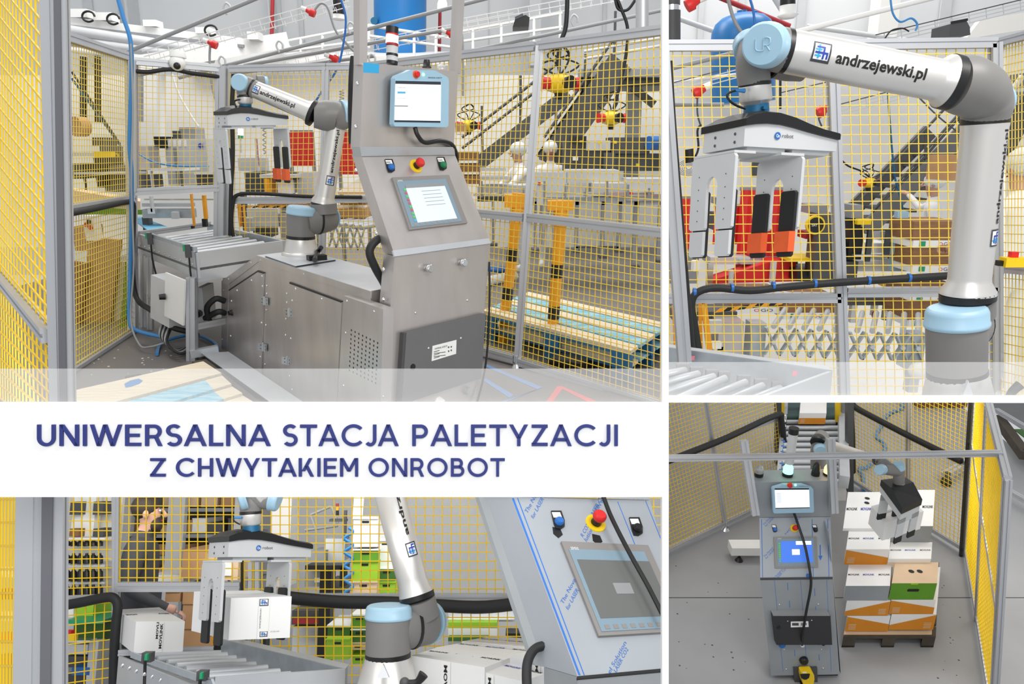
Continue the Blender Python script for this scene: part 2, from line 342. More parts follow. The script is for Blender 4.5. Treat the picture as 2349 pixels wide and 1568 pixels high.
def emblem(t, fn, parent=None):
    def mk(rs, e):
        mb = MB()
        for x0, y0, x1, y1 in rs:
            n = max(1, int((y1-y0)/.08))
            for i in range(n): a, b = y0+(y1-y0)*i/n, y0+(y1-y0)*(i+1)/n; mb.add([fn(x0, a, e), fn(x1, a, e), fn(x1, b, e), fn(x0, b, e)], [(0, 1, 2, 3)])
        return mb
    t.part('emblem_ground', mk([(.06, .06, .94, .94)], 0), 'white', parent=parent)
    t.part('emblem_frame', mk([(0, 0, 1, .14), (0, .92, 1, 1), (0, .14, .09, .92), (.91, .14, 1, .92)], .5), 'logo_dark', parent=parent)
    t.part('emblem_bars', mk([(.14, .42, .86, .52), (.56, .18, .66, .72), (.2, .7, .66, .78), (.76, .2, .86, .52)], .9), 'logo_blue', parent=parent)
    t.part('emblem_bars', mk([(.3, .2, .4, .88), (.14, .28, .5, .36), (.14, .58, .5, .66)], .7), 'logo_cyan', parent=parent)
def roller_row(t, a0, a1, b0, b1, n, r, m='steel_light', k0=.04, k1=.96):
    for i in range(n):
        k = k0+(k1-k0)*i/(n-1); t.part('roller', MB().cyl(lerp(a0, a1, k), lerp(b0, b1, k), r, None, 12), m)
def gripper(label, C0, C1, C2, H, lp, rp, tips=None, grp=None):
    """two-plate box gripper: C0 near lower corner of the beam, C1 its far end, C2 the end face's other corner, H the end height"""
    L, D, U = C1-C0, C2-C0, V((0, 0, H)); g = lambda l, d, h: C0+L*l+D*d+U*h
    t = Thing('box_gripper', label, 'gripper', grp)
    top = [(0, .92), (.10, 1.02), (.22, 1.08), (.36, 1.06), (.5, .96), (.65, .82), (.8, .69), (1, .55)]
    body = [(0, 0), (1, 0)]+top[::-1]
    t.part('beam', MB().prism([g(l, 0, h) for l, h in body], D), 'light_grey')
    up = [(-.01, 1.22), (.08, 1.42), (.2, 1.55), (.34, 1.55), (.5, 1.40), (.66, 1.16), (.82, .96), (1.0, .82), (1.01, .76)]
    mb = MB(); ds = [(-.05, 0), (.0, .05), (.12, .14), (.5, .2), (.88, .14), (1.0, .05), (1.05, 0)]; nt = len(up)
    lo = [(-.01, .9), (.10, 1.0), (.22, 1.06), (.36, 1.04), (.5, .94), (.65, .8), (.82, .66), (1, .53), (1.01, .53)]
    vs_ = []
    for i in range(nt):
        a, hb = lo[i]; b, ht = up[i]
        vs_ += [g(a, -.05, hb)]+[g(b, d, ht+e*(.9 if 0 < i < nt-1 else 0)) for d, e in ds]+[g(a, 1.05, hb)]
    k = len(ds)+2; fs = [(i*k+j, i*k+(j+1) % k, (i+1)*k+(j+1) % k, (i+1)*k+j) for i in range(nt-1) for j in range(k)]
    mb.add(vs_, fs, False); mb.add(vs_[:k], [tuple(range(k))]); mb.add(vs_[-k:], [tuple(range(k-1, -1, -1))]); t.part('cover', mb, 'black')
    for l in (.28, .76) if rp < .8 else (.28, .62):
        t.part('slide_block', MB().hexa([g(l-.2, .1, -.2), g(l+.2, .1, -.2), g(l+.2, .9, -.2), g(l-.2, .9, -.2)], [g(l-.2, .1, .0), g(l+.2, .1, .0), g(l+.2, .9, .0), g(l-.2, .9, .0)]), 'light_grey')
    for d in (.22, .7):
        for h in (.25, .62):
            c = g(0, d, h); r = H*.075; ax = -L.normalized()
            t.part('bolt', MB().lathe(c, c+ax*r*.4, [(0, r), (1, r*.8)], 10), 'dark_steel')
    for s, l in ((-1, lp), (1, rp)):
        out = [(-.03, -.45), (-.03, -3.65), (.02, -3.75), (.34, -3.75), (.37, -3.65)]+[(.5-.14*cos(pi*i/8), -1.75+.5*sin(pi*i/8)) for i in range(9)]+[(.63, -3.65), (.66, -3.75), (.98, -3.75), (1.03, -3.65), (1.03, -.45), (.98, -.28), (.02, -.28)]
        pp = t.part('finger_plate', MB().prism([g(l, d, h) for d, h in out], L*.03), 'light_grey')
        la, lb = (l, l+.22) if s < 0 else (l-.22, l+.03)
        t.part('finger_arm', MB().hexa([g(la, 0, -.3), g(lb, 0, -.3), g(lb, 1, -.3), g(la, 1, -.3)], [g(la, 0, -.18), g(lb, 0, -.18), g(lb, 1, -.18), g(la, 1, -.18)]), 'light_grey')
        for d0, d1 in ((.0, .34), (.66, 1.0)):
            pa, pb = (l+.03, l+.06) if s < 0 else (l-.03, l)
            hb = -5.0
            t.part('pad', MB().prism([g(pa, d, h) for d, h in ((d0, -2.0), (d0, hb), (d0+.04, hb-.1), (d1-.04, hb-.1), (d1, hb), (d1, -2.0), (d1-.04, -1.9), (d0+.04, -1.9))], L*.03), 'rubber')
            if s < 0 and tips != 'dark': t.part('tip_plate', MB().prism([g(l, d, h) for d, h in ((d0, -3.82), (d0, -4.95), (d0+.04, -5.05), (d1-.04, -5.05), (d1, -4.95), (d1, -3.82))], L*.03), 'light_grey')
            if s > 0 and tips == 'orange': t.part('foam_tip', MB().hexa([g(pa-.04, d0-.01, -4.85), g(pb, d0-.01, -4.85), g(pb, d1-.01, -4.85), g(pa-.04, d1-.01, -4.85)], [g(pa-.04, d0-.01, -3.85), g(pb, d0-.01, -3.85), g(pb, d1-.01, -3.85), g(pa-.04, d1-.01, -3.85)]), 'orange')
            for h in (-1.2, -1.8, -2.3, -2.8, -3.3):
                c = g(l if s < 0 else l, (d0+d1)/2, h); r = H*.035; ax = -L.normalized()
                t.part('bolt', MB().lathe(c, c+ax*r*.4, [(0, r), (1, r*.8)], 8), 'dark_steel')
    nf = L.cross(U).normalized(); nf = nf if nf.dot(C0-B.C) < 0 else -nf; nf = nf*.002
    c = g(.34, 0, .55)+nf; r = H*.17; t.part('emblem', MB().lathe(c, c+nf*.5, [(0, r), (1, r)], 18), 'blue')
    t.part('lettering', text('On', lambda x, y: g(.322+.036*x, 0, .47+.16*y)+nf*2, None, .02), 'white')
    t.part('lettering', text('robot', lambda x, y: g(.39+.12*x, 0, .48+.18*y)+nf), 'dark_grey'); return t
def ring(t, a, b, r, name='seal_ring', m='black', n=28): return t.part(name, MB().lathe(a, b, [(0, r), (1, r)], n), m)
def cap(t, a, b, r, n=28, m='light_blue', name='joint_cap'):   # shallow domed cover with a rim
    o = t.part(name, MB().lathe(a, b, [(0, r), (.08, r*1.03), (.2, r*1.03), (.24, r), (.74, r*.985), (.92, r*.93), (1, r*.86)], n), m)
    ax = V(b)-V(a); x = ax.normalized().orthogonal().normalized(); y = ax.normalized().cross(x)
    for i in range(4):
        k = 2*pi*(i+.5)/4; c = V(b)+(x*cos(k)+y*sin(k))*r*.8-ax*.12; t.part('cap_screw', MB().lathe(c, c+ax*.08, [(0, r*.07), (1, r*.06)], 8), 'chrome', parent=o)
    return o
def tube_text(t, s, a, b, r0, r1, k0, k1, side, half, flip=False, m='print_black', name='lettering', up=None):
    """writing wrapped round a tube a..b between fractions k0..k1, centred on direction side, half-height in radians"""
    a, b = V(a), V(b); ax = (b-a).normalized(); sd = V(side); sd = (sd-ax*sd.dot(ax)).normalized(); ot = ax.cross(sd)
    def fn(x, y, e=0):
        k = k0+(k1-k0)*x; ph = (.5-y)*2*half*(-1 if flip else 1); return lerp(a, b, k)+(sd*cos(ph)+ot*sin(ph))*((r0+(r1-r0)*k)*1.012+.0006+e*.0012)
    if s: t.part(name, text(s, fn, None, .025, 8), m)
    return fn
# ---------------------------------------------------------------- people
def person(label, loc, height, yaw, joints=None, look=0, top='coat', bottom='coat', head='net', beard=False, bulk=1.0):
    """one continuous body grown on a skeleton; local x right, y forward, z up, for a 1.75 m figure"""
    J = dict(pel=(0, 0, .96), wai=(0, 0, 1.1), che=(0, .01, 1.3), nb=(0, 0, 1.47), ne=(0, .02, 1.53), hl=(0, .045, 1.60), he=(0, .03, 1.665), ht=(0, .01, 1.735),
             sl=(-.18, 0, 1.42), el=(-.24, -.04, 1.14), wl=(-.22, .12, .93), pl=(-.215, .17, .87), sr=(.18, 0, 1.42), er=(.24, -.04, 1.14), wr=(.22, .12, .93), pr=(.215, .17, .87),
             kl=(-.1, .03, .5), al=(-.1, -.03, .09), tl=(-.11, .13, .04), kr=(.1, .03, .5), ar=(.1, -.03, .09), tr=(.11, .13, .04), hpl=(-.09, 0, .9), hpr=(.09, 0, .9))
    if joints: J.update(joints)
    R = dict(pel=(.15, .115), wai=(.145, .11), che=(.165, .115), nb=(.075, .07), ne=(.055, .058), hl=(.06, .075), he=(.078, .098), ht=(.06, .075), sl=(.075, .07), el=(.048, .048), wl=(.034, .03), pl=(.042, .028),
             sr=(.075, .07), er=(.048, .048), wr=(.034, .03), pr=(.042, .028), kl=(.065, .065), al=(.045, .045), tl=(.045, .035), kr=(.065, .065), ar=(.045, .045), tr=(.045, .035), hpl=(.095, .1), hpr=(.095, .1))
    for k in ('pel', 'wai', 'che', 'sl', 'sr', 'el', 'er'): R[k] = tuple(x*bulk for x in R[k])
    ks = list(J); ix = {k: i for i, k in enumerate(ks)}
    E = [('pel', 'wai'), ('wai', 'che'), ('che', 'nb'), ('nb', 'ne'), ('ne', 'hl'), ('hl', 'he'), ('he', 'ht'), ('che', 'sl'), ('sl', 'el'), ('el', 'wl'), ('wl', 'pl'), ('che', 'sr'), ('sr', 'er'), ('er', 'wr'), ('wr', 'pr'),
         ('pel', 'hpl'), ('hpl', 'kl'), ('kl', 'al'), ('al', 'tl'), ('pel', 'hpr'), ('hpr', 'kr'), ('kr', 'ar'), ('ar', 'tr')]
    me = bpy.data.meshes.new('body'); me.from_pydata([J[k] for k in ks], [(ix[a], ix[b]) for a, b in E], [])
    o = bpy.data.objects.new('body', me); COL.objects.link(o); sk = o.modifiers.new('s', 'SKIN'); o.modifiers.new('u', 'SUBSURF').levels = 2; sk.use_smooth_shade = True
    for i, k in enumerate(ks): me.skin_vertices[0].data[i].radius = R[k]; me.skin_vertices[0].data[i].use_root = (k == 'pel')
    bpy.context.view_layer.update(); m2 = bpy.data.meshes.new_from_object(o.evaluated_get(bpy.context.evaluated_depsgraph_get()))
    bpy.data.objects.remove(o); bpy.data.meshes.remove(me); m2.name = 'body'
    for m in ('skin', top, bottom): m2.materials.append(MATS[m])
    wl, wr_ = V(J['wl']), V(J['wr']); short = top == 'shirt'; el, er = V(J['el']), V(J['er'])
    for p in m2.polygons:
        c = p.center; hand = (c-V(J['pl'])).length < .075 or (c-V(J['pr'])).length < .075
        p.material_index = 0 if c.z > (1.515 if bulk == 1 else 1.535) or hand else (1 if c.z > .92 or abs(c.x) > .2 else 2); p.use_smooth = True
    t = Thing('person', label, 'person'); s = height/1.75; k = radians(yaw); loc = V(loc)
    M = MX.Translation(loc) @ MX.Rotation(k, 4, 'Z') @ MX.Scale(s, 4)
    e = bpy.data.objects.new('person', None); COL.objects.link(e); e.matrix_world = B.M @ MX.Translation(loc) @ MX.Rotation(k, 4, 'Z'); e['label'] = label; e['category'] = 'person'; e.empty_display_size = .05
    m2.transform(MX.Scale(s, 4)); bo = bpy.data.objects.new('body', m2); COL.objects.link(bo); bo.parent = e
    hd = V(J['he']); lk = MX.Rotation(radians(look), 3, 'Z')
    def sub(name, mb, m):
        q = bpy.data.meshes.new(name); q.from_pydata([((lk @ (p-hd))+hd)*s for p in mb.v], [], mb.f); q.polygons.foreach_set('use_smooth', mb.sm); q.materials.append(MATS[m])
        ob = bpy.data.objects.new(name, q); COL.objects.link(ob); ob.parent = e
    n = MB(); n.sweep([hd+V((0, .09, .03)), hd+V((0, .115, -.01)), hd+V((0, .122, -.022)), hd+V((0, .1, -.03))], [.008, .013, .016, .012], 8); sub('nose', n, 'skin')
    for sx in (-1, 1):
        sub('ear', MB().ball(hd+V((sx*.08, -.005, -.01)), .032, (.35, .7, 1), 10, 7), 'skin'); sub('eye', MB().ball(hd+V((sx*.032, .084, .015)), .011, (1.2, .7, .8), 8, 6), 'white')
        sub('eyebrow', MB().sweep([hd+V((sx*.016, .096, .036)), hd+V((sx*.048, .085, .038))], .006, 6), 'hair')
    sub('mouth', MB().sweep([hd+V((-.022, .092, -.062)), hd+V((0, .1, -.06)), hd+V((.022, .092, -.062))], .006, 6), 'red_dark')
    if head == 'net': sub('hairnet', MB().ball(hd+V((0, -.012, .035)), .118, (.86, 1.02, .86), 16, 10), 'hairnet')
    else:
        sub('hair', MB().ball(hd+V((0, -.03, .038)), .104, (.86, 1.0, .92), 16, 10), 'hair')
    if beard:
        sub('beard', MB().ball(hd+V((0, .055, -.088)), .07, (.9, .72, .95), 14, 9), 'hair')
    for h, w2, sg in (('pl', 'wl', -1), ('pr', 'wr', 1)):
        p, wv = V(J[h]), V(J[w2]); d = (p-wv).normalized(); x = d.cross(V((0, 0, 1))); x = (x if x.length > .1 else V((1, 0, 0))).normalized(); z = x.cross(d)
        for i, ln in enumerate((.07, .08, .076, .06)):
            b0 = p+x*(.03-.02*i)*1.0+d*.02; m_ = MB().sweep([b0, b0+d*ln*.55-z*.008, b0+d*ln*.75-z*.035, b0+d*ln*.45-z*.052], [.0105, .01, .0095, .008], 8, 3); sub('finger', m_, 'skin')
        b0 = wv+d*.03+x*.025*(-sg); sub('thumb', MB().sweep([b0, b0+x*.025*(-sg)+d*.03, b0+x*.02*(-sg)+d*.06-z*.015], [.013, .0115, .009], 8, 3), 'skin')
    return e
# ---------------------------------------------------------------- teach pendant and operator panel on a given plane
def pendant(t, pl, c, rows=True, parent_name='teach_pendant', th=.035):
    """c: outline pixels bl, br, tr, tl of the tablet; its hood rises above the screen"""
    bl, br, tr, tl = [V((p[0], p[1], 0)) for p in c]
    P = lambda x, y: tuple(lerp(lerp(bl, br, x), lerp(tl, tr, x), y)[:2])
    out = [(.03, 0), (.97, 0), (1, .04), (1, .84), (.97, .89), (.8, .97), (.74, 1.0), (.28, 1.0), (.22, .97), (.03, .89), (0, .84), (0, .04)]
    body = t.part('tablet_body', slab(pl, [P(*q) for q in out], th, .03), 'light_blue')
    t.part('tablet_mount', slab(pl, [P(.2, .2), P(.8, .2), P(.8, .7), P(.2, .7)], .03), 'dark_grey')
    o2 = .03+th
    t.part('screen', slab(pl, [P(.09, .08), P(.93, .08), P(.93, .81), P(.09, .81)], .002, o2), 'scr_white', parent=body)
    t.part('screen_bar', slab(pl, [P(.09, .755), P(.93, .755), P(.93, .81), P(.09, .81)], .001, o2+.002), 'scr_bar', parent=body)
    t.part('screen_bar', slab(pl, [P(.09, .08), P(.93, .08), P(.93, .115), P(.09, .115)], .001, o2+.002), 'scr_bar', parent=body)
    if rows:
        mb = MB()
        for y in (.71, .685, .66, .635, .61): mb.v or None; a = slab(pl, [P(.33, y-.006), P(.9, y-.006), P(.9, y+.006), P(.33, y+.006)], .0006, o2+.002); mb.add(a.v, a.f)
        t.part('screen_rows', mb, 'scr_grey', parent=body)
        t.part('screen_key', slab(pl, [P(.13, .585), P(.28, .585), P(.28, .62), P(.13, .62)], .0008, o2+.002), 'scr_sky', parent=body)
        t.part('screen_line', slab(pl, [P(.09, .355), P(.33, .355), P(.33, .375), P(.09, .375)], .0008, o2+.002), 'mid_grey', parent=body)
        for y, s in ((.68, 'Predefiniowane'), (.49, 'Zatrzymany')):
            t.part('screen_writing', text(s, qfn(pl, P(.13, y), P(.29, y), P(.29, y+.025), P(.13, y+.025), o2+.004)), 'dark_grey', parent=body)
    else:
        for i in range(8):
            t.part('screen_rows', slab(pl, [P(.13, .3+i*.045), P(.24, .3+i*.045), P(.24, .32+i*.045), P(.13, .32+i*.045)], .0006, o2+.002), 'scr_grey', parent=body)
    c0 = pl(*P(.46, .93), o2); r = B.r(c0, (br-bl).length*.055)
    t.part('stop_collar', MB().lathe(c0, c0+pl.n*r*.5, [(0, r*1.25), (1, r*1.15)], 18), 'orange', parent=body); t.part('stop_button', MB().lathe(c0+pl.n*r*.4, c0+pl.n*r*1.4, [(0, r*.75), (.4, r), (.8, r), (1, r*.8)], 18), 'red', parent=body)
    c1 = pl(*P(.6, .93), o2); t.part('power_button', MB().lathe(c1, c1+pl.n*r*.3, [(0, r*.55), (1, r*.5)], 14), 'lamp_green', parent=body)
    t.part('lettering', text('UNIVERSAL ROBOTS', qfn(pl, P(.69, .865), P(.95, .865), P(.95, .89), P(.69, .89), o2+.001)), 'print_black', parent=body)
    return body
def pushbutton(t, pl, u, v, s, m, plate='white', sign=None):
    c = pl(u, v); r = B.r(c, s)
    hp = t.part('button_holder', slab(pl, [(u-s*1.6, v-s*2.4), (u+s*.5, v-s*2.4), (u+s*1.2, v-s*.4), (u+s*1.2, v+s*.9), (u+s*.4, v+s*1.4), (u-s*.6, v+s*1.3), (u-s*1.0, v+s*.3)], .006), 'black')
    t.part('button', MB().lathe(c+pl.n*.006, c+pl.n*(.006+r*.9), [(0, r), (.5, r), (1, r*.75)], 18), m, parent=hp)
    t.part('name_plate', slab(pl, [(u-s*1.4, v-s*2.2), (u+s*.3, v-s*2.2), (u+s*.7, v-s*1.1), (u-s*1.0, v-s*1.1)], .002, .006), plate, parent=hp)
    if sign: t.part('lettering', text(sign, qfn(pl, (u-s*.9, v-s*1.4), (u+s*.3, v-s*1.4), (u+s*.1, v-s*1.85), (u-s*1.1, v-s*1.85), .009)), 'print_black', parent=hp)
def stop_button(t, pl, u, v, s, du=0, dv=0):
    c = pl(u, v); r = B.r(c, s); o = t.part('stop_plate', MB().lathe(c, c+pl.n*.005, [(0, r*1.75), (1, r*1.7)], 28), 'yellow')
    t.part('stop_stem', MB().lathe(c+pl.n*.004, c+pl.n*(r*1.5), [(0, r*.9), (1, r*.8)], 18), 'black', parent=o)
    t.part('stop_button', MB().lathe(c+pl.n*r*1.3, c+pl.n*r*2.5, [(0, r*.95), (.3, r*1.15), (.75, r*1.12), (1, r*.85)], 22), 'red', parent=o)
def touch_panel(t, pl, c, glass, scr='scr_grey', dark=False, brand='SIEMENS'):
    """c: outer frame pixels bl, br, tr, tl; glass: fractions of the lit picture"""
    bl, br, tr, tl = [V((p[0], p[1], 0)) for p in c]; P = lambda x, y: tuple(lerp(lerp(bl, br, x), lerp(tl, tr, x), y)[:2])
    fr = t.part('panel_frame', slab(pl, [P(0, 0), P(1, 0), P(1, 1), P(0, 1)], .012), 'hmi_frame')
    t.part('panel_bezel', slab(pl, [P(.07, .06), P(.94, .06), P(.94, .94), P(.07, .94)], .002, .012), 'hmi_bezel', parent=fr)
    x0, y0, x1, y1 = glass; t.part('screen', slab(pl, [P(x0, y0), P(x1, y0), P(x1, y1), P(x0, y1)], .001, .014), 'scr_dark' if dark else scr, parent=fr)
    t.part('lettering', text(brand, qfn(pl, P(.1, .935), P(.19, .935), P(.19, .965), P(.1, .965), .0145)), 'white', parent=fr)
    for i in range(8): t.part('panel_key', slab(pl, [P(.13+i*.098, .085), P(.185+i*.098, .085), P(.185+i*.098, .13), P(.13+i*.098, .13)], .001, .014), 'mid_grey' if not dark else 'hmi_frame', parent=fr)
    return P, fr
# ================================================================ the white front: mullion, transom and the title sign with its raised letters
B = BA; B.clips, keep = [], B.clips
fwd = V((0, B.cp, -B.sp)); WP = Pl(B.C+fwd*1.2, -fwd)
struct('trim_1', slab(WP, rect(1515.5, -160, 1530.5, 1720), .012, -.006), 'sign_white'); struct('trim_2', slab(WP, rect(1530.5, 906, 2540, 921.5), .012, -.006), 'sign_white')
t = Thing('title_sign', 'white sign board with two lines of raised blue capital letters', 'sign')
t.part('board', slab(WP, rect(-190, 921, 1515.5, 1136), .012, -.006), 'sign_white')
for s, x0, x1, y0, y1, bo in (('UNIWERSALNA STACJA PALETYZACJI', 87, 1417, 973, 1022, .012), ('Z CHWYTAKIEM ONROBOT', 346, 1158, 1050, 1092, .012)):
    ws = s.split(' '); words = {'UNIWERSALNA': (87, 622), 'STACJA': (649, 915), 'PALETYZACJI': (946, 1417), 'Z': (346, 381), 'CHWYTAKIEM': (405, 822), 'ONROBOT': (846, 1158)}
    for wd in ws:
        a, b = words[wd]; t.part('lettering', caps_line(WP, wd, a, b, y1, y0, .15, .003, .0062), 'title_blue')
for px, s in ((rect(-190, 845, 1515.5, 921), 'low translucent white overlay band above the title sign'), (rect(1530.5, 830, 2540, 906), 'low translucent white overlay band above the thin white transom')):
    solo('overlay_band', slab(WP, px, .004, -.002), 'frosted', s, 'glass')  # translucent white band added in place of a flat overlay graphic
B.clips = keep
# ================================================================ bay A, upper left: the palletising station behind its yellow mesh fence
B = BA; P = B.y; Z = B.z
struct('floor', MB().box(-6, 3.2, 4.55, 17, -.05, 0), 'concrete')
struct('wall_back', MB().box(-15, 9, 16.5, 16.6, -1, 9), 'hall_grey')
o = struct('wall_inner', MB().box(-11, 4.5, 13.2, 13.3, 0, 2.75), 'hall_white')
for u in (205, 283, 640, 690, 830, 1120, 1385): struct('panel_joint', bx(u, -40, u+2.2, 150, 16.46, .03), 'light_grey')
struct('pillar', bx(283, -60, 297, 120, 15.8, .5), 'light_grey'); struct('pillar', bx(612, -60, 624, 150, 15.9, .5), 'light_grey'); struct('pillar', bx(1215, -60, 1240, 150, 15.6, .5), 'light_grey')
# ---- fences
zr = P(113, 768, 1.95).z; fm = Z(-45, 580, zr); nt, nm, nb = P(100, -60, 1.95), P(113, 768, 1.95), P(119, 1005, 1.95); ft, fb = P(-62, -260, fm.y), P(-40, 880, fm.y)
t = Thing('safety_fence_panel', 'near yellow mesh panel seen edge-on at far left with broad aluminium post', 'fence')
pc = (P(125, -30, 1.95), P(146, 1005, 1.95)); t.part('post', MB().bar(pc[1], pc[0], .06, .02, (0, 1, 0), True), 'alu')
q = fplane(1.938); t.part('groove_stripe', slab(q, [(123, -30), (138, -30), (155, 1005), (138, 1005)], .002), 'alu_groove')  # flat dark stripe put in for the darkness of the post groove
t.part('middle_rail', MB().bar(fm, nm, .04, .04, (0, 0, 1), True), 'alu')
t.part('wire_mesh', wires(ft, nt, nm, fm, .085, .0023, None, .05), 'yellow', kind='stuff'); t.part('wire_mesh', wires(fm, nm, nb, fb, .085, .0023, None, .05), 'yellow', kind='stuff')
pF1 = vplane((-3.46, 6.98, 0), (-3.31, 5.73, 0)); fence('yellow mesh fence panel on the left, cardboard leaning behind it', pF1(130, 77), pF1(299, 132), pF1(306, 762), pF1(130, 877), [.518], .07, posts='r')
pF2 = vplane((-3.46, 6.98, 0), (-2.64, 7.5, 0)); fence('yellow mesh fence panel above the roller conveyor, camera on its top rail', pF2(306, 140), pF2(503, 157), pF2(503, 431), pF2(308, 440), [], .062)
t = Thing('fence_post', 'aluminium fence post between the conveyor and the black hose', 'post'); rail(t, 'shaft', pF2(504, 560), pF2(509, 152), .09); rail(t, 'shaft', pF2(523, 575), pF2(523, 152), .06)
pF4 = vplane((-2.6, 7.42, 0), (-1.3, 7.38, 0))
fence('yellow mesh fence panel directly behind the robot arm', pF4(527, 158), pF4(748, 153), pF4(735, 739), pF4(525, 739), [.50], .06, posts='r'); fence('narrow yellow mesh fence panel between robot and control column', pF4(750, 153), pF4(841, 152), pF4(866, 739), pF4(738, 739), [.50], .06, posts='')
pF5 = vplane((.04, 5.84, 0), (.925, 4.97, 0))
fence('yellow mesh fence panel right beside the control column, stairs behind', pF5(841, 152), pF5(1230, 106), pF5(1182, 823), pF5(866, 735), [.518], .058, posts='')
fence('large yellow mesh fence panel at right, yellow bollard and pallets behind', pF5(1238, 105), pF5(1545, 66), pF5(1545, 940), pF5(1187, 828), [.513], .058, posts='l')
c = Z(1184, 842); t = Thing('levelling_foot', 'chrome levelling foot under the right fence post', 'foot'); t.part('disc', MB().lathe(c, c+V((0, 0, .025)), [(0, .035), (1, .02)], 14), 'chrome'); t.part('spindle', MB().cyl(c, c+V((0, 0, .09)), .012), 'chrome')
# ---- control column
ex = V((.665, .747, 0)); ey = V((-.596, .803, 0)); P0 = V((-.65, 3.97, 0))
nL = V((.747, -.665, 0)); L = Pl(P0, nL); fl, fr = L(905, 585), L(1125, 556); s0 = V((-.7906, 4.232, 1.604)); SL = Pl(fl, (fr-fl).cross(s0-fl)); U = Pl(s0, nL)
t = Thing('control_column', 'stainless control column with teach pendant and sloping touch panel', 'control station')
t.part('lower_body', MB().prism([L(905, 587), L(1125, 557), L(1078, 1060), L(866, 1060)], ey*.12), 'steel')
t.part('sloping_panel', MB().prism([SL(905, 585), SL(1125.5, 555), SL(1043, 353), SL(829, 356)], ey*.115), 'steel')
t.part('fold', MB().prism([SL(905, 588, .008), SL(1126, 558, .008), SL(1122, 546, .008), SL(901, 574, .008)], -SL.n*.01), 'steel_light')
t.part('lip', MB().prism([U(826, 337, .03), U(1042, 337, .03), SL(1044, 355, .006), SL(829, 358, .006)], ey*.1), 'steel_light')
t.part('upper_box', MB().prism([U(826, 340), U(1041, 340), U(1051, 164), U(834, 143)], ey*.115), 'steel')
for a, b in (((827, -30), (827, 150)), ((1053, -30), (1043, 168))):
    t.part('upright', MB().bar(U(*b, -.05), U(*a, -.05), .05, .05, nL), 'steel')
t.part('sticker', slab(U, [(834, 143), (870, 147), (869, 168), (833, 166)], .001), 'logo_cyan')
body = pendant(t, U, [(893, 290), (1019, 292), (1020, 163), (897, 160)])
c0 = U(952, 292, .04); t.part('pendant_cable', MB().sweep([c0, U(958, 310, .05), U(975, 327, .05), U(1010, 323, .04), U(1035, 330, .03), U(1046, 350, .0), U(1048, 372, -.04)], .012), 'black')
pushbutton(t, SL, 895, 385, 8, 'blue', sign='RESET'); stop_button(t, SL, 954, 381, 9.5); pushbutton(t, SL, 1014, 380, 8, 'green_btn', sign='START')
PP, fr_ = touch_panel(t, SL, [(937, 529), (1070, 513), (1027, 403), (897, 409)], (.2, .13, .88, .86))
for i in range(10): t.part('screen_key', slab(SL, [PP(.155, .16+i*.066), PP(.195, .16+i*.066), PP(.195, .2+i*.066), PP(.155, .2+i*.066)], .0008, .015), ('scr_sky', 'scr_green', 'scr_green', 'scr_red', 'scr_green', 'scr_red', 'scr_red', 'scr_green', 'scr_red', 'scr_green')[i], parent=fr_)
t.part('screen_bar', slab(SL, [PP(.2, .8), PP(.88, .8), PP(.88, .86), PP(.2, .86)], .0008, .0155), 'mid_grey', parent=fr_)
for i in range(5): t.part('screen_rows', slab(SL, [PP(.45, .72-i*.07), PP(.78, .72-i*.07), PP(.78, .728-i*.07), PP(.45, .728-i*.07)], .0006, .0155), 'mid_grey', parent=fr_)
sl = Pl(fl+(s0-fl)*.5, nL.cross(V((0, 0, 1)))); 
for a in ((893.5, 620), (893, 690), (887, 745)): c = L(*a, .0)+ey*.06-ex*.004; t.part('screw', MB().lathe(c, c-ex*.006, [(0, .011), (1, .006)], 10), 'chrome')
for u, v in ((829, 391), (876, 536)): c = SL(u, v)+ey*.06-ex*.003; t.part('screw', MB().lathe(c, c-ex*.006, [(0, .011), (1, .006)], 10), 'chrome')
for u, v in ((820, 190), (816, 290)): c = U(u+12, v)+ey*.06-ex*.003; t.part('screw', MB().lathe(c, c-ex*.006, [(0, .011), (1, .006)], 10), 'chrome')
for u, v in ((978, 614), (1056, 601)):
    c = L(u, v); t.part('knob', MB().lathe(c, c+L.n*.04, [(0, .012), (.3, .012), (.35, .022), (.9, .022), (1, .018)], 16), 'chrome')
screws(t, L, [(953, 717), (1072, 688)], 3.5)
d = t.part('cabinet_door', slab(L, [(924, 761), (1106, 718), (1096, 865), (913, 925)], .03, .002), 'panel_grey'); t.part('door_edge', slab(L, [(918, 762), (924, 761), (913, 925), (907, 925)], .028, .002), 'dark_grey', parent=d)
t.part('rating_plate', slab(L, [(992, 793), (1047, 779), (1046, 811), (990, 828)], .001, .032), 'white', parent=d)
t.part('lettering', text('UNIVERSAL ROBOTS', qfn(L, (997, 802), (1026, 795), (1026, 791), (997, 798), .034)), 'print_black', parent=d)
for i in range(5): t.part('plate_rows', slab(L, [(995, 806+i*3.6), (1008+i % 2*14, 802.5+i*3.6), (1008+i % 2*14, 804+i*3.6), (995, 807.5+i*3.6)], .0006, .033), 'dark_grey', parent=d)
for u, v in ((1029, 796), (1035, 795), (1029, 805), (1035, 803)): c = L(u, v, .0332); t.part('plate_mark', MB().cyl(c, c+L.n*.001, B.r(c, 2.2), None, 8), 'dark_grey', parent=d)
c = L(947, 841, .032); t.part('door_lock', MB().lathe(c, c+L.n*.004, [(0, .017), (1, .016)], 18), 'black', parent=d); screws(t, L, [(983, 798), (1057, 775)], 3, parent=d, off=.032)
c = L(1070, 895); t.part('socket', MB().lathe(c, c+L.n*.03, [(0, .024), (1, .024)], 18), 'mid_grey'); c = L(1007, 920); t.part('cable_gland', MB().lathe(c, c+L.n*.03, [(0, .03), (1, .02)], 8), 'white')
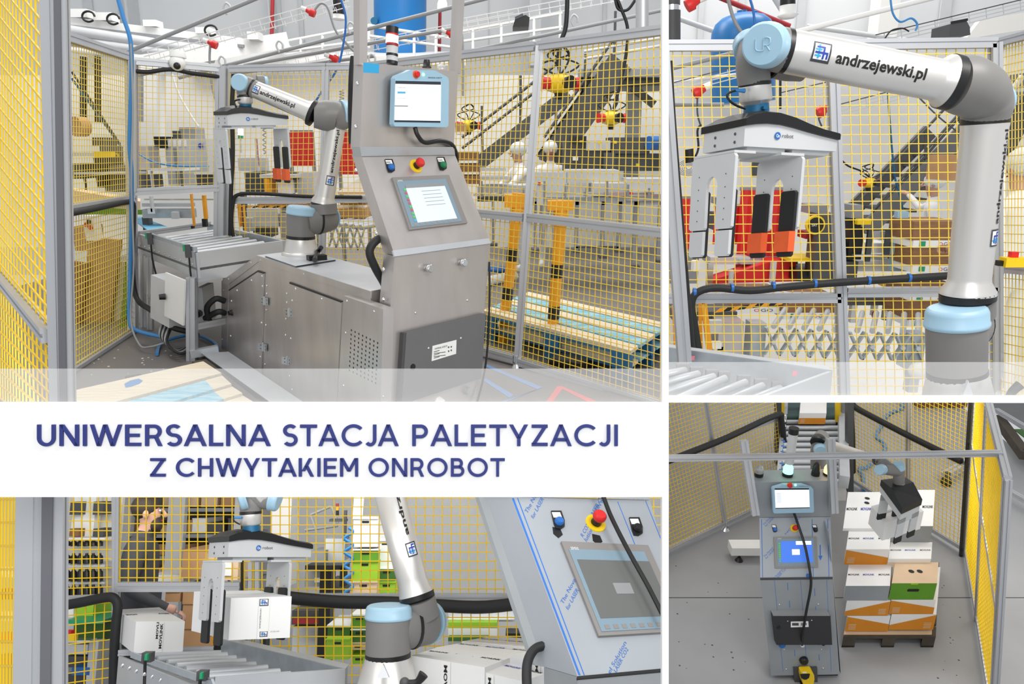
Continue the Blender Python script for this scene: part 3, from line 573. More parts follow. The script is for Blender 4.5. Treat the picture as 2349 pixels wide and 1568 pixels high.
# column top: stack light, black beacon, clear dome
t = Thing('stack_light', 'signal stack light on the control column, lit white under a black cap', 'signal lamp'); tp = lambda u, v: U(u, v, -.055)
for a, b, r, m, n in ((148, 140, 13, 'black', 'base'), (140, 129, 13, 'light_grey', 'segment'), (129, 123, 13.5, 'black', 'ring'), (123, 106, 13.5, 'light_grey', 'segment'), (106, 99, 14, 'red_dark', 'ring'), (99, 82, 14, 'lamp_white', 'lit_segment'), (82, 77, 14.3, 'red', 'ring'), (77, 62, 14.5, 'black', 'cap')):
    t.part(n, MB().cyl(tp(899, a), tp(902, b) if 0 else tp(900, b), B.r(tp(900, a), r), None, 24), m)
c = tp(979, 156); solo('beacon', MB().lathe(c, tp(979, 137), [(0, .026), (.15, .026), (.2, .022), (.8, .018), (1, .016)], 18), 'black', 'small black beacon on top of the control column', 'signal lamp')
c = tp(1012, 158); solo('dome_lamp', MB().lathe(c, tp(1012, 147), [(0, .028), (.5, .026), (.85, .017), (1, .006)], 18), 'clear', 'small clear dome lamp at the right end of the column top', 'signal lamp')
cable('column_hose', [S_ for S_ in (L(905, 540, -.16), L(868, 548, -.16), L(848, 575, -.16), L(860, 612, -.16), L(882, 652, -.16), L(884, 670, -.16))], .022, 'rubber', 'thick black ribbed hose looping beside the control column', 'hose')
cable('mains_cable', [L(1122, 600, .0), L(1123, 680, .01), L(1118, 800, .01), L(1108, 870, .02), L(1094, 925, .03), L(1080, 1000, .04)], .006, 'black', 'thin black mains cable hanging down the right side of the column')
cable('back_hose', [U(812, 130, -.3), U(808, 170, -.3), U(806, 250, -.3), U(808, 330, -.3)], .02, 'rubber', 'black hose rising behind the control column', 'hose')
# ---- machine cabinet under the robot
S = vplane((-2.34, 6.27, 0), (-1.39, 4.97, 0)); W = ex*.385
t = Thing('machine_cabinet', 'stainless base cabinet with hinged doors carrying the robot arm', 'cabinet')
t.part('body', MB().prism([S(508, 644), S(589, 586), S(850, 668), S(850, 1030), S(508, 798)], W), 'steel')
t.part('top_plate', MB().hexa([S(589, 588), S(850, 670), S(850, 670)+W, S(589, 588)+W], [S(589, 585), S(850, 667), S(850, 667)+W, S(589, 585)+W]), 'steel_light')
t.part('edge_flange', MB().prism([S(508, 644, .004), S(589, 586, .004), S(850, 668, .004), S(850, 684, .004), S(592, 600, .004), S(524, 652, .004), S(520, 806, .004), S(508, 799, .004)], -S.n*.006), 'steel')
for out, nm in (([(527.6, 665.5), (594, 621.6), (608, 626.5), (602, 857), (524, 808.6)], 'left'), ([(667.5, 648), (787, 692), (772, 985), (658, 898)], 'right')):
    d = t.part('door', slab(S, out, .008, .001), 'steel'); t.part('door_gap', slab(S, ([(527, 664), (594, 619.5), (608.5, 624.5), (608, 628), (594, 623.5), (527.6, 667)] if nm == 'left' else [(667, 646), (787, 690), (787, 694), (667, 650)]), .0095, .0), 'black', parent=d)
    if nm == 'left':
        c = S(533, 717, .009); t.part('latch', MB().lathe(c, c+S.n*.03, [(0, .025), (.5, .02), (.6, .012), (1, .02)], 12), 'black', parent=d); screws(t, S, [(577, 643), (601, 633), (544, 666), (600, 740), (597, 818), (529, 770), (531, 690), (602, 656)], 2.6, parent=d, off=.009)
    else: screws(t, S, [(678, 662), (738, 685), (670, 689), (667, 776), (664, 862), (670, 893)], 2.6, parent=d, off=.009)
for u, v in ((606, 689), (603, 795), (662, 716), (658, 826)):
    h = t.part('hinge', slab(S, [(u-8, v-9), (u+9, v-6), (u+9, v+11), (u-8, v+7)], .012, .008), 'chrome'); t.part('hinge_pin', MB().cyl(S(u, v-9, .022), S(u, v+10, .022), .006, None, 8), 'steel_light', parent=h); screws(t, S, [(u-5, v-4), (u-5, v+4), (u+6, v-1), (u+6, v+7)], 1.6, 'dark_steel', h, .02)
screws(t, S, [(598, 596), (576, 602), (525, 640), (697, 628), (513, 665), (511, 778), (612, 655), (612, 673), (611, 710), (610, 745), (608, 835), (658, 673), (658, 693), (656, 731), (655, 768)], 2.6, off=.002)
t.part('vent_box', MB().prism([S(788, 678, .05), S(879, 709, .05), S(871, 1030, .05), S(770, 990, .05)], -S.n*.06), 'steel'); mb = MB()
for i in range(8):
    for j in range(10):
        u = 806+i*8.6-j*.5; v = 757+i*4.2+j*10.2; c = S(u, v, .0505); mb.lathe(c, c+S.n*.0006, [(0, .0062), (1, .0062)], 8, False)
t.part('vent_holes', mb, 'black', kind='stuff'); screws(t, S, [(796, 690), (858, 714), (793, 763), (788, 884), (879, 909)], 3, off=.05)
t.part('base_tray', MB().hexa([Z(462, 812, .0), Z(622, 925, .0), Z(700, 925, 0), Z(524, 810, 0)], [Z(462, 810, .1), Z(618, 921, .1), Z(735, 948, .1), Z(524, 806, .1)]), 'steel_light')
# ---- robot arm
zt = S(589, 586).z+.005; RB = Z(692, 587, zt); RY = RB.y; J = lambda u, v, dy=0: P(u, v, RY+dy); R = lambda px: B.r(RB, px)
t = Thing('base_frame', 'square steel mounting frame under the robot foot', 'mount'); 
t.part('plate', MB().hexa([Z(608, 588, zt), Z(678, 612, zt), Z(770, 597, zt), Z(700, 577, zt)], [Z(608, 586, zt+.012), Z(678, 610, zt+.012), Z(770, 595, zt+.012), Z(700, 575, zt+.012)]), 'steel_light')
t.part('clamp', ybox(Z(727, 600, zt), .12, .07, .045, 30), 'black'); t.part('lever', MB().sweep([Z(722, 596, zt+.04), J(728, 580, -.05), J(737, 567, -.05)], .016), 'black')
t = Thing('robot_arm', 'grey and silver jointed robot arm with light blue caps on the machine cabinet', 'robot')
b0, b1 = J(692, 588), J(690, 546); t.part('foot', MB().lathe(b0, b1, [(0, R(45)), (.22, R(44)), (.26, R(40)), (.3, R(38)), (1, R(32))], 36), 'silver'); ring(t, J(690, 547), J(690, 540), R(32.5))
t.part('base_joint', MB().sweep([J(690, 541), J(690, 500), J(692, 486)], [R(31.5), R(32), R(31.5)], 36), 'grey_plastic'); cap(t, J(692, 492), J(693, 473), R(34), 36)
sh0, sh1 = J(700, 508), J(750, 499, .14); t.part('shoulder', MB().sweep([sh0, J(731, 503, .06), sh1], [R(30), R(33), R(32)], 32), 'grey_plastic'); ring(t, J(729, 503, .055), J(733, 503, .062), R(34.5)); cap(t, sh1, J(754, 498, .17), R(31))
u0, u1 = J(742, 467, .06), J(771, 289, .06); t.part('arm_collar', MB().sweep([J(744, 490, .06), u0], [R(30), R(30)], 28), 'grey_plastic'); ring(t, J(742, 471, .06), J(742.6, 466, .06), R(28.5))
ua = MB().lathe(u0, u1, [(0, R(28)), (.04, R(27)), (.085, R(22.5)), (.1, R(22.5)), (1, R(20.5))], 32); t.part('upper_arm', ua, 'silver'); ring(t, u1, J(772, 283, .06), R(24.5))
e = [J(720, 263), J(748, 265, .02), J(768, 265, .04), J(777, 272, .05), J(773, 284, .06)]; t.part('elbow', MB().sweep(e, [R(28), R(33), R(32), R(28), R(24.5)], 30), 'grey_plastic'); cap(t, J(782, 262, .06), J(800, 262, .09), R(30)); ring(t, J(713, 257), J(721, 261), R(29))
f0_, f1_ = J(714, 258), J(578, 202, .0); t.part('forearm', MB().lathe(f0_, f1_, [(0, R(27)), (.06, R(22.5)), (.1, R(21)), (.95, R(18.5)), (1, R(20))], 32), 'silver')
vw = (B.C-f0_).normalized()
tube_text(t, 'andrzejewski.pl', f1_, f0_, R(18.5), R(21), .18, .76, vw+V((0, 0, -.1)), .32, False)
fn = tube_text(t, None, f1_, f0_, R(18.5), R(21), .05, .16, vw+V((0, 0, .05)), .5, False); emblem(t, fn)
vu = vw+V((.35, 0, 0)); tube_text(t, 'andrzejewski.pl', u0, u1, R(22.5), R(20.5), .42, .96, vu, .22, False)
fn = tube_text(t, None, u0, u1, R(22.5), R(20.5), .26, .38, vu, .45, False); emblem(t, fn)
t.part('wrist', MB().sweep([J(586, 206), J(570, 198), J(555, 192)], [R(20), R(20), R(18)], 26), 'grey_plastic'); ring(t, J(580, 203), J(576, 201), R(20.8)); cap(t, J(552, 190, -.03), J(547, 189, -.075), R(18.5))
t.part('wrist', MB().sweep([J(590, 190, .08), J(606, 190, .1)], [R(16), R(16)], 22), 'grey_plastic'); cap(t, J(606, 190, .1), J(614, 190, .11), R(14))
t.part('wrist', MB().sweep([J(560, 196), J(561, 218)], [R(17), R(16)], 24), 'grey_plastic'); ring(t, J(561, 218), J(562, 223), R(16.5)); t.part('tool_flange', MB().lathe(J(562, 223), J(563, 239), [(0, R(16)), (.8, R(16)), (1, R(13))], 26), 'silver')
t.part('quick_changer', MB().lathe(J(563, 238), J(563, 248), [(0, R(13)), (1, R(13))], 22), 'teal_blue'); t.part('tool_cable', MB().sweep([J(550, 228, -.05), J(538, 232, -.05), J(542, 244, -.05), J(555, 247, -.05)], .006), 'black')
g0 = J(523, 288, -.08); gripper('light grey two-plate gripper with black cover above the conveyor end', g0, J(660, 287, .02), J(495, 288, .06), B.r(g0, 26), -.05, .98, 'orange')
# ---- conveyor
zc = .86; a, b, c, d = [Z(*p, zc) for p in ((313, 535), (449, 579), (648, 552), (474, 512))]; dn = V((0, 0, -.2)); t = Thing('roller_conveyor', 'short roller conveyor with pale grey sheet sides on an aluminium stand', 'conveyor')
ins = (b-a).cross(V((0, 0, 1))).normalized()*.02
t.part('side_plate', MB().hexa([a, b, b-ins, a-ins], [a+dn, b+dn, b+dn-ins, a+dn-ins]), 'steel_light'); t.part('end_plate', MB().hexa([b, c, c+(a-b)*.02, b+(a-b)*.02], [b+dn*1.15, c+dn*1.15, c+dn*1.15+(a-b)*.02, b+dn*1.15+(a-b)*.02]), 'steel_light')
t.part('far_side', MB().hexa([d, c, c-ins*2, d-ins*2], [d+dn, c+dn, c+dn-ins*2, d+dn-ins*2]), 'galv'); t.part('cross_bar', MB().bar(a+(b-a)*.04, d+(c-d)*.04, .05, .05, groove=True), 'alu')
t.part('bed', MB().hexa([a+dn*.7, b+dn*.7, c+dn*.7, d+dn*.7], [a+dn*.6, b+dn*.6, c+dn*.6, d+dn*.6]), 'dark_grey'); z4 = V((0, 0, -.045))  # dark bed colour carries the shade between the rollers
roller_row(t, lerp(a, d, .1)+z4, lerp(b, c, .1)+z4, lerp(a, d, .93)+z4, lerp(b, c, .93)+z4, 9, .021, k0=.2, k1=.93)
t.part('guide_strip', MB().bar(lerp(a, b, .18)+V((0, 0, .01))-ins, lerp(a, b, .96)+V((0, 0, .01))-ins, .03, .05), 'galv')
for k in (.3, .92):
    s_ = lerp(a, b, k)+V((0, 0, .0)); o = t.part('sensor', ybox(s_+V((-.01, -.02, -.05)), .04, .04, .1, 30), 'dark_grey'); t.part('sensor_window', ybox(s_+V((-.03, -.035, 0)), .02, .015, .05, 30), 'green', parent=o)
    t.part('sensor_cable', MB().sweep([s_+V((0, -.03, -.05)), s_+V((0, -.03, -.2)), s_+V((.02, -.03, -.34))], .008, 6), 'black', parent=o)
mb = MB()
for i in range(11): q_ = lerp(a, b, .06+i*.088)+dn*.5+ins*.05; t.part('bolt', MB().lathe(q_, q_+(ins*.35), [(0, .012), (1, .006)], 8), 'chrome')
lg = lambda u0, v0, u1, v1, yy, w: t.part('leg', MB().bar(P(u1, v1, yy), P(u0, v0, yy), w, w, (0, 1, 0), True), 'alu')
lg(440, 636, 441, 832, b.y+.03, .07); lg(332, 585, 332, 757, a.y-.15, .055); lg(345, 590, 345, 755, a.y-.3, .05); lg(523, 632, 520, 700, b.y+.4, .06)
t.part('low_rail', MB().bar(P(336, 675, a.y-.2), P(440, 735, b.y+.05), .05, groove=True), 'alu'); t.part('low_rail', MB().bar(P(440, 750, b.y+.05), P(515, 735, b.y+.3), .05, groove=True), 'alu'); t.part('floor_bracket', MB().bar(P(436, 812, b.y), P(500, 800, b.y+.1), .06), 'steel_light')
bp = vplane(P(383, 700, 6.15), P(428, 700, 6.0)+V((.0, -.02, 0))); t = Thing('switch_box', 'light grey switch box with black rotary knob hung under the conveyor', 'switch box')
t.part('case', slab(bp, [(384, 625), (428, 643), (425, 745), (382, 722)], .14, -.14), 'light_grey'); t.part('door', slab(bp, [(383, 624), (427, 642), (424, 746), (381, 723)], .015), 'white'); cc = bp(379, 680, .02); t.part('knob', MB().lathe(cc, cc+V((-.04, -.02, 0)), [(0, .025), (1, .022)], 14), 'black')
t = Thing('motor_box', 'grey motor box with black round plug behind the conveyor leg', 'motor'); t.part('case', bx(450, 660, 471, 742, 6.25, .25), 'light_grey'); cc = P(457, 718, 6.24); t.part('plug', MB().lathe(cc, cc+V((0, -.05, 0)), [(0, .03), (1, .028)], 14), 'black')
for i, (u0, v0) in enumerate(((468, 470), (440, 475))):
    t = Thing('light_curtain', ('bright amber light curtain post at the conveyor mouth', 'thin amber light curtain post seen behind the conveyor mouth')[i], 'sensor'); w_ = (11, 5)[i]
    t.part('post', bx(u0-w_/2, (448, 445)[i], u0+w_/2, (502, 518)[i], 7.55, .05), 'amber'); t.part('end', bx(u0-w_/2, (502, 518)[i], u0+w_/2, (520, 524)[i], 7.55, .05), 'black')
# ---- hoses, cables
q = lambda u, v, yy=6.6: P(u, v, yy)
cable('rail_hose', [pF1(150, 492, .06), pF1(220, 478, .06), pF1(285, 464, .06), pF1(304, 466, .08), pF1(306, 500, .08), pF1(303, 600, .08), P(312, 680, 6.8), P(345, 710, 6.5), P(380, 730, 6.3), P(395, 750, 6.2), P(430, 760, 6.2)], .023, 'rubber', 'thick black hose along the left fence rail, bending down to the floor', 'hose')
cable('rail_hose', [pF4(540, 560, .05), pF4(532, 520, .05), pF4(534, 470, .05), pF4(545, 447, .05), pF4(600, 444, .05), pF4(700, 450, .05), pF4(830, 452, .05)], .017, 'rubber', 'black hose tied along the rail behind the robot', 'hose')
cable('standing_hose', [pF4(536, 170, .05), pF4(532, 250, .05), pF4(534, 350, .05), pF4(530, 440, .05), pF4(528, 540, .05)], .02, 'rubber', 'black hose standing upright against the fence post behind the gripper', 'hose')
cable('air_hose', [P(266, -20, 6.75), P(283, 40, 6.75), P(300, 100, 6.75), P(301, 200, 6.75), P(297, 330, 6.75), P(302, 400, 6.75), P(301, 520, 6.75), P(298, 640, 6.75), P(297, 735, 6.6), P(315, 758, 6.5), P(370, 772, 6.3)], .018, 'cable_blue', 'blue air hose running down the left corner post', 'hose')
cable('thin_cable', [P(300, 100, 6.7), P(305, 250, 6.7), P(301, 420, 6.7), P(307, 600, 6.7), P(300, 730, 6.6), P(320, 790, 6.3), P(345, 795, 6.2), P(380, 785, 6.2)], .008, 'cable_grey', 'thin grey cable beside the blue hose on the corner post')
for i in range(6):
    k = i*5; cable('floor_cable', [P(372+k, 742, 6.3), P(368+k*.6, 770+i*3, 6.25-.03*i), Z(395+k, 800+i*2, .02+.01*i), Z(430+k, 795-i*5, .02+.01*i), Z(440, 770-i*2, .03+.02*i)], .012, ('cable_grey', 'rubber')[i % 2], ('grey', 'black')[i % 2]+(' cable nearest the switch box in the floor tangle', ' cable nearest the box, black among the floor tangle', ' cable in the middle of the floor tangle', ' cable in the middle, darker one of the floor tangle', ' cable nearest the conveyor leg in the floor tangle', ' cable outermost in the floor tangle by the leg')[i], 'cable', 'tangled floor cables')
cable('floor_hose', [Z(360, 812, .02), Z(368, 790, .02), Z(400, 775, .02), Z(450, 768, .02), Z(490, 785, .02), Z(500, 800, .02)], .014, 'cable_blue', 'blue hose coiled on the floor beside the conveyor leg', 'hose')
cable('black_cable', [P(480, 735, 6.2), P(475, 705, 6.15), P(495, 685, 6.15), P(515, 690, 6.2)], .024, 'rubber', 'black cable curving into the side of the machine cabinet'); cable('black_cable', [P(470, 730, 6.2), P(500, 715, 6.15), P(515, 718, 6.2)], .024, 'rubber', 'short thick black cable just below the curved one at the cabinet')
cable('camera_cable', [pF2(310, 163, .02), pF2(340, 165, .03), pF2(375, 160, .03), pF2(402, 160, .05), pF2(440, 168, .03), pF2(502, 176, .02)], .018, 'rubber', 'black cable hanging under the camera on the fence rail')
t = Thing('security_camera', 'white dome security camera on the fence rail', 'camera'); cc = pF2(408, 136, .06); t.part('mount', MB().lathe(pF2(408, 116, .06), pF2(408, 132, .06), [(0, .055), (.7, .07), (1, .07)], 18), 'white'); t.part('dome', MB().ball(pF2(407, 144, .07), .068, (1, 1, 1)), 'white'); t.part('lens', MB().ball(pF2(406, 151, .125), .03), 'black')
# ---- pallets
PB = [((466, 828), (508, 855)), ((510, 861), (531, 880)), ((533, 886), (556, 901)), ((558, 907), (583, 922)), ((588, 928), (620, 950))]
t = Thing('pallet', 'pale blue and white wooden pallet lying in the lower left corner', 'pallet'); zp = .144; k0 = [(.225, .27), (.272, .3), (.3, .32), (.32, .33), (.33, .34)]
for i, ((u, v), (u2, v2)) in enumerate(PB):
    s0_, s1_ = k0[i]; xl = 120; a1, b1_, a2, b2_ = Z(u, v, zp), Z(u2, v2, zp), Z(xl, v+s0_*(u-xl), zp), Z(xl, v2+s1_*(u2-xl), zp); dz = V((0, 0, -.022))
    def pc_(k0_, k1_, m): t.part('board', MB().hexa([lerp(a1, a2, k0_), lerp(a1, a2, k1_), lerp(b1_, b2_, k1_), lerp(b1_, b2_, k0_)], [p+dz for p in (lerp(a1, a2, k0_), lerp(a1, a2, k1_), lerp(b1_, b2_, k1_), lerp(b1_, b2_, k0_))]), m)
    if i == 0: pc_(0, 1, 'wood')
    else: pc_(0, .12, 'wood'); pc_(.12, .8, 'wood_blue'); pc_(.8, 1, 'wood')
    if i == 0:
        mb = MB(); pts = [(285, 880), (300, 872), (318, 868), (328, 873), (320, 880), (300, 887), (288, 889)]; t.part('paint_patch', MB().prism([Z(x, y, zp) for x, y in pts], (0, 0, .001)), 'cable_blue')
for k in (.03, .5): A_, B_ = lerp(Z(466, 828, .1), Z(120, 906, .1), k), lerp(Z(620, 950, .1), Z(120, 1120, .1), k); t.part('bearer', MB().bar(A_+V((0, 0, -.03)), B_+V((0, 0, -.03)), .1, .09), 'wood_old')
def pallet_right(label, a, b, c, d, zp):
    t = Thing('pallet', label, 'pallet', 'pallets behind the right fence'); a, b, c, d = [Z(*p, zp) for p in (a, b, c, d)]; dz = V((0, 0, -.025)); n = 5
    for i in range(n):
        k, k2 = i/n+.015, (i+1)/n-.02; qd = [lerp(a, d, k), lerp(b, c, k), lerp(b, c, k2), lerp(a, d, k2)]
        t.part('board', MB().hexa([p+dz for p in qd], qd), ('wood', 'wood_blue')[i % 2])
    for k in (.0, .5, .93):
        for j in (0, .47, .9): e_ = lerp(lerp(a, b, j), lerp(d, c, j), k); e2 = lerp(lerp(a, b, j+.1), lerp(d, c, j+.1), k); e3 = lerp(lerp(a, b, j+.1), lerp(d, c, j+.1), k+.07); e4 = lerp(lerp(a, b, j), lerp(d, c, j), k+.07); t.part('block', MB().hexa([V((p.x, p.y, max(.0, zp-.144))) for p in (e_, e2, e3, e4)], [p+dz*1.8 for p in (e_, e2, e3, e4)]), 'wood_dark_blue')
        qd = [lerp(a, d, k), lerp(b, c, k), lerp(b, c, k+.07), lerp(a, d, k+.07)]; t.part('bearer', MB().hexa([p+dz*1.8 for p in qd], [p+dz for p in qd]), 'wood_dark_blue')
pallet_right('lower of two stacked blue and white pallets on the floor behind the right fence', (1105, 742), (1445, 838), (1540, 772), (1225, 698), .144)
pallet_right('upper of two stacked blue and white pallets on the floor behind the right fence', (1105, 712), (1445, 805), (1540, 742), (1215, 668), .29)
t = Thing('wrapped_roll', 'white wrapped roll lying on the floor left of the right fence post', 'roll'); t.part('roll', MB().cyl(Z(1118, 645, .06), Z(1180, 632, .06), .06), 'white'); t.part('rag', MB().ball(Z(1140, 618, .1), .12, (1.3, .8, .4)), 'blue')
for i, (ut, vt, ub, vb, wp, lab) in enumerate(((1190, 450, 1152, 785, 12, 'yellow steel bollard with two black bands beside the control column'), (1288, 470, 1263, 822, 13, 'yellow steel bollard with two black bands, the right one of two'))):
    f_ = Z(ub, vb); yy = f_.y; tp_ = P(ut, vt, yy); t = Thing('bollard', lab, 'bollard'); r_ = B.r(f_, wp)
    t.part('post', MB().cyl(f_, tp_, r_, None, 20), 'amber')
    for k in (.305, .57) if i == 0 else (.27, .54): t.part('band', MB().cyl(lerp(f_, tp_, k+.0), lerp(f_, tp_, k+.085), r_*1.02, None, 20), 'black')
    cpx = (1157, 447, 1207, 476) if i == 0 else (1257, 461, 1315, 483); t.part('collar', bx(*cpx, yy-.06, .14), 'amber'); t.part('sleeve', MB().cyl(lerp(f_, tp_, .87), lerp(f_, tp_, 1.02), r_*1.3, None, 20), 'amber')
    if i: t.part('lettering', text('D', lambda x, y: P(1260+x*5, 811-y*6, yy-r_*1.05)), 'print_black')
t = Thing('black_box', 'low black box on the floor by the right bollard', 'box'); t.part('case', ybox(Z(1310, 850), .3, .2, .09, -30), 'black'); t.part('lid', ybox(Z(1310, 850)+V((0, 0, .09)), .26, .17, .015, -30), 'dark_grey')
for m, polys, lab in (('tape_blue', [[(1108, 838), (1118, 836), (1245, 888), (1234, 893)], [(1234, 893), (1245, 888), (1150, 925), (1138, 925)], [(1105, 870), (1115, 868), (1178, 905), (1168, 912)]], 'blue line taped on the floor by the column'), ('tape_red', [[(1250, 925), (1278, 886), (1290, 892), (1265, 925)], [(1278, 886), (1288, 885), (1380, 925), (1355, 925)]], 'red line taped on the floor by the fence')):
    mb = MB()
    for pz in polys: mb.prism([Z(x, y, .001) for x, y in pz], (0, 0, .001))
    solo('floor_tape', mb, m, lab, 'floor marking')
mb = MB()
for i in range(26): c = Z(random.uniform(200, 420), random.uniform(790, 870), .0); mb.ball(c, random.uniform(.004, .012), (1, 1, .4), 6, 4)
solo('crumbs', mb, 'wood', 'pale crumbs scattered on the floor beside the conveyor', 'debris', kind='stuff')
# ---- hall behind the fence of bay A
G = lambda u, v, y: P(u, v, y)
def pipe(name, a, b, r, m, label, cat='pipe', group=None): return solo(name, MB().cyl(a, b, r, None, 12), m, label, cat, group)
for i, (a, b, r, m, lab) in enumerate((((150, 68), (480, 118), .075, 'light_grey', 'upper thick grey ventilation pipe at top left'), ((150, 92), (490, 134), .07, 'light_grey', 'second thick grey ventilation pipe below the first'), ((150, 112), (400, 140), .05, 'white', 'lowest white pipe behind the fence top rail'))):
    pipe('ventilation_pipe', G(*a, 12), G(*b, 12), r, m, lab)
t = Thing('cable_tray', 'white cable tray carrying boxes above the ventilation pipes', 'cable tray'); t.part('tray', MB().bar(G(150, 48, 12.2), G(560, 98, 12.2), .3, .1), 'white'); t.part('lower_bar', MB().bar(G(150, 60, 12.0), G(560, 106, 12.0), .05, .04), 'mid_grey')
for i, (u0, v0, u1, v1) in enumerate(((157, 20, 200, 39), (212, 28, 256, 46), (327, 45, 358, 60), (447, 62, 481, 76), (566, 72, 592, 90))): solo('junction_box', bx(u0, v0, u1, v1, 12.0, .25), 'white', ('white junction box at the left end of the cable tray', 'second white junction box on the cable tray', 'white junction box in the middle of the cable tray', 'white junction box near the hanging plug on the tray', 'small white junction box at the right end of the tray')[i], 'box', 'boxes on the cable tray')
for i in range(3): cc = G((203, 260, 484)[i], (38, 44, 70)[i], 11.95); mb = MB().sweep([cc+V((.09*cos(a), 0, .07*sin(a))) for a in [k*pi/4 for k in range(8)]], .015, 6, 3); solo('cable_coil', mb, 'black', ('black cable coil beside the first junction box', 'black cable coil beside the second junction box', 'black cable coil beside the far junction box')[i], 'cable')
for i, (a, b) in enumerate((((285, 122), (640, -25)), ((410, 178), (1140, -10)), ((560, 150), (1060, 62)), ((480, 175), (860, 128)), ((1040, 125), (1545, 18)), ((305, 175), (430, 148)))):
    pipe('conduit', G(*a, 9.2+.2*i), G(*b, 9.2+.2*i), .022, 'cable_grey', ('thin conduit rising steeply at upper left', 'long thin conduit crossing behind the stack light', 'thin conduit passing below the blue tank', 'short low conduit above the robot arm', 'thin conduit at upper right above the fence', 'short conduit above the fence corner')[i], 'pipe', 'thin overhead conduits')
def tray(a, b, y, lab, w=.12):
    t = Thing('wire_tray', lab, 'cable tray', 'overhead wire trays'); A_, B_ = G(*a, y), G(*b, y); d = (B_-A_); n = d.cross(V((0, 1, 0))).normalized()*w/2
    for k in (-1, 0, 1): t.part('side_wire', MB().bar(A_+n*k, B_+n*k, .01), 'white')
    mb = MB(); m_ = int(d.length/.12)
    for i in range(m_): q_ = A_+d*(i+.5)/m_; mb.bar(q_-n, q_+n, .007); mb.bar(q_-n+V((0, .12, 0)), q_+V((0, .12, 0)), .007)
    t.part('cross_wires', mb, 'white', kind='stuff'); return t
tray((330, 130), (800, 2), 9.6, 'white wire tray sloping up at upper left towards the tank'); tray((620, 146), (1180, 42), 9.9, 'white wire tray below the blue tank'); tray((1060, 55), (1440, -15), 10, 'white wire tray at the top right above the stairs')
t = Thing('storage_tank', 'tall blue storage tank on the mezzanine behind the column', 'tank'); c0, c1 = G(918, 135, 14.4), G(918, -60, 14.4); r_ = B.r(c0, 59); t.part('shell', MB().lathe(c0, c1, [(0, r_*.9), (.06, r_), (1, r_)], 40), 'tank_blue'); c2 = G(866, 55, 14.4)+V((0, -.3, 0)); t.part('manhole', MB().cyl(c2, c2+V((0, -.05, 0)), .06), 'teal_blue')
t = Thing('mezzanine', 'white mezzanine edge below the blue tank', 'platform'); t.part('deck', MB().hexa([G(430, 150, 12.9), G(1070, 150, 12.9), G(1070, 135, 14.5), G(430, 135, 14.5)], [G(430, 130, 12.9), G(1070, 128, 12.9), G(1070, 118, 14.5), G(430, 118, 14.5)]), 'white'); t.part('enclosure', bx(500, 96, 650, 150, 12.7, .8), 'white'); t.part('duct', MB().bar(G(300, 150, 11), G(655, 92, 12.6), .16, .22), 'white')
t = Thing('railing', 'white tubular safety railing in front of the blue tank', 'railing')
for a, b in (((845, 58), (1062, 92)), ((845, 82), (1062, 112)), ((655, 95), (850, 58)), ((655, 118), (850, 92)), ((1060, 72), (1290, 30)), ((1060, 95), (1290, 62))): t.part('rail', MB().cyl(G(*a, 12.6), G(*b, 12.6), .022, None, 8), 'white')
for u, v0, v1 in ((846, 58, 110), (905, 68, 130), (950, 75, 135), (1000, 82, 135), (1060, 60, 135), (690, 88, 120), (740, 82, 120), (790, 72, 115), (1085, 62, 118), (1150, 50, 112), (1225, 38, 105), (1285, 25, 95)): t.part('stanchion', MB().cyl(G(u, v1, 12.6), G(u, v0, 12.6), .022, None, 8), 'white')
pipe('sprinkler_pipe', G(626, -30, 13), G(623, 95, 13), .03, 'red_dark', 'dark red sprinkler pipe in front of the upper wall'); pipe('sprinkler_pipe', G(1010, -30, 15), G(1008, 118, 15), .03, 'red_dark', 'dark red sprinkler pipe right of the tank')
t = Thing('roof_fan', 'black roof fan with white impeller hanging at the top', 'fan'); t.part('housing', MB().cyl(G(777, -20, 10), G(777, 33, 10), B.r(G(777, 0, 10), 13), None, 20), 'black'); t.part('impeller', MB().lathe(G(777, 33, 10), G(777, 47, 10), [(0, .07), (.6, .065), (.8, .09), (1, .05)], 20), 'white')
lp = G(1015, 10, 13); solo('hall_spotlight', MB().lathe(lp+V((0, 0, .08)), lp+V((0, -.05, -.06)), [(0, .05), (.5, .07), (1, .075)], 16), 'lamp_white', 'bright round lamp shining at the top behind the column', 'lamp')
t = Thing('speaker_box', 'dark wedge-shaped box hung from the wire tray at upper right', 'speaker'); t.part('case', MB().prism([G(1176, 62, 9.6), G(1213, 60, 9.6), G(1215, 40, 9.6), G(1206, 34, 9.6), G(1182, 42, 9.6)], (0, .35, 0)), 'black'); t.part('bracket', MB().bar(G(1182, 42, 9.6), G(1200, 34, 9.6), .03), 'dark_steel')
def plug(u, v, y, lab, pts, r=.014):
    t = Thing('power_socket', lab, 'socket'); c = G(u, v, y); t.part('body', MB().lathe(c+V((-.05, 0, .02)), c+V((.05, 0, -.025)), [(0, .022), (.4, .028), (.5, .045), (1, .04)], 16), 'red'); t.part('cap', MB().lathe(c+V((-.1, 0, .04)), c+V((-.045, 0, .02)), [(0, .026), (1, .026)], 12), 'white'); t.part('lead', MB().sweep([G(*p, y) for p in pts], r, 7), 'cable_grey')
plug(712, 27, 9.4, 'red power socket on the tray, grey lead arching to the right', [(720, 26), (735, 8), (752, 18), (770, 70), (800, 105), (812, 118)]); plug(765, 133, 9.6, 'red power socket low beside the column hose', [(758, 138), (752, 150), (760, 175)]); plug(1033, 77, 9.6, 'red power socket hanging just right of the column upright', [(1060, 78), (1062, 120), (1062, 220)]); plug(487, 100, 9.4, 'red power socket above the fence camera', [(482, 104), (481, 140), (487, 200), (498, 240)])
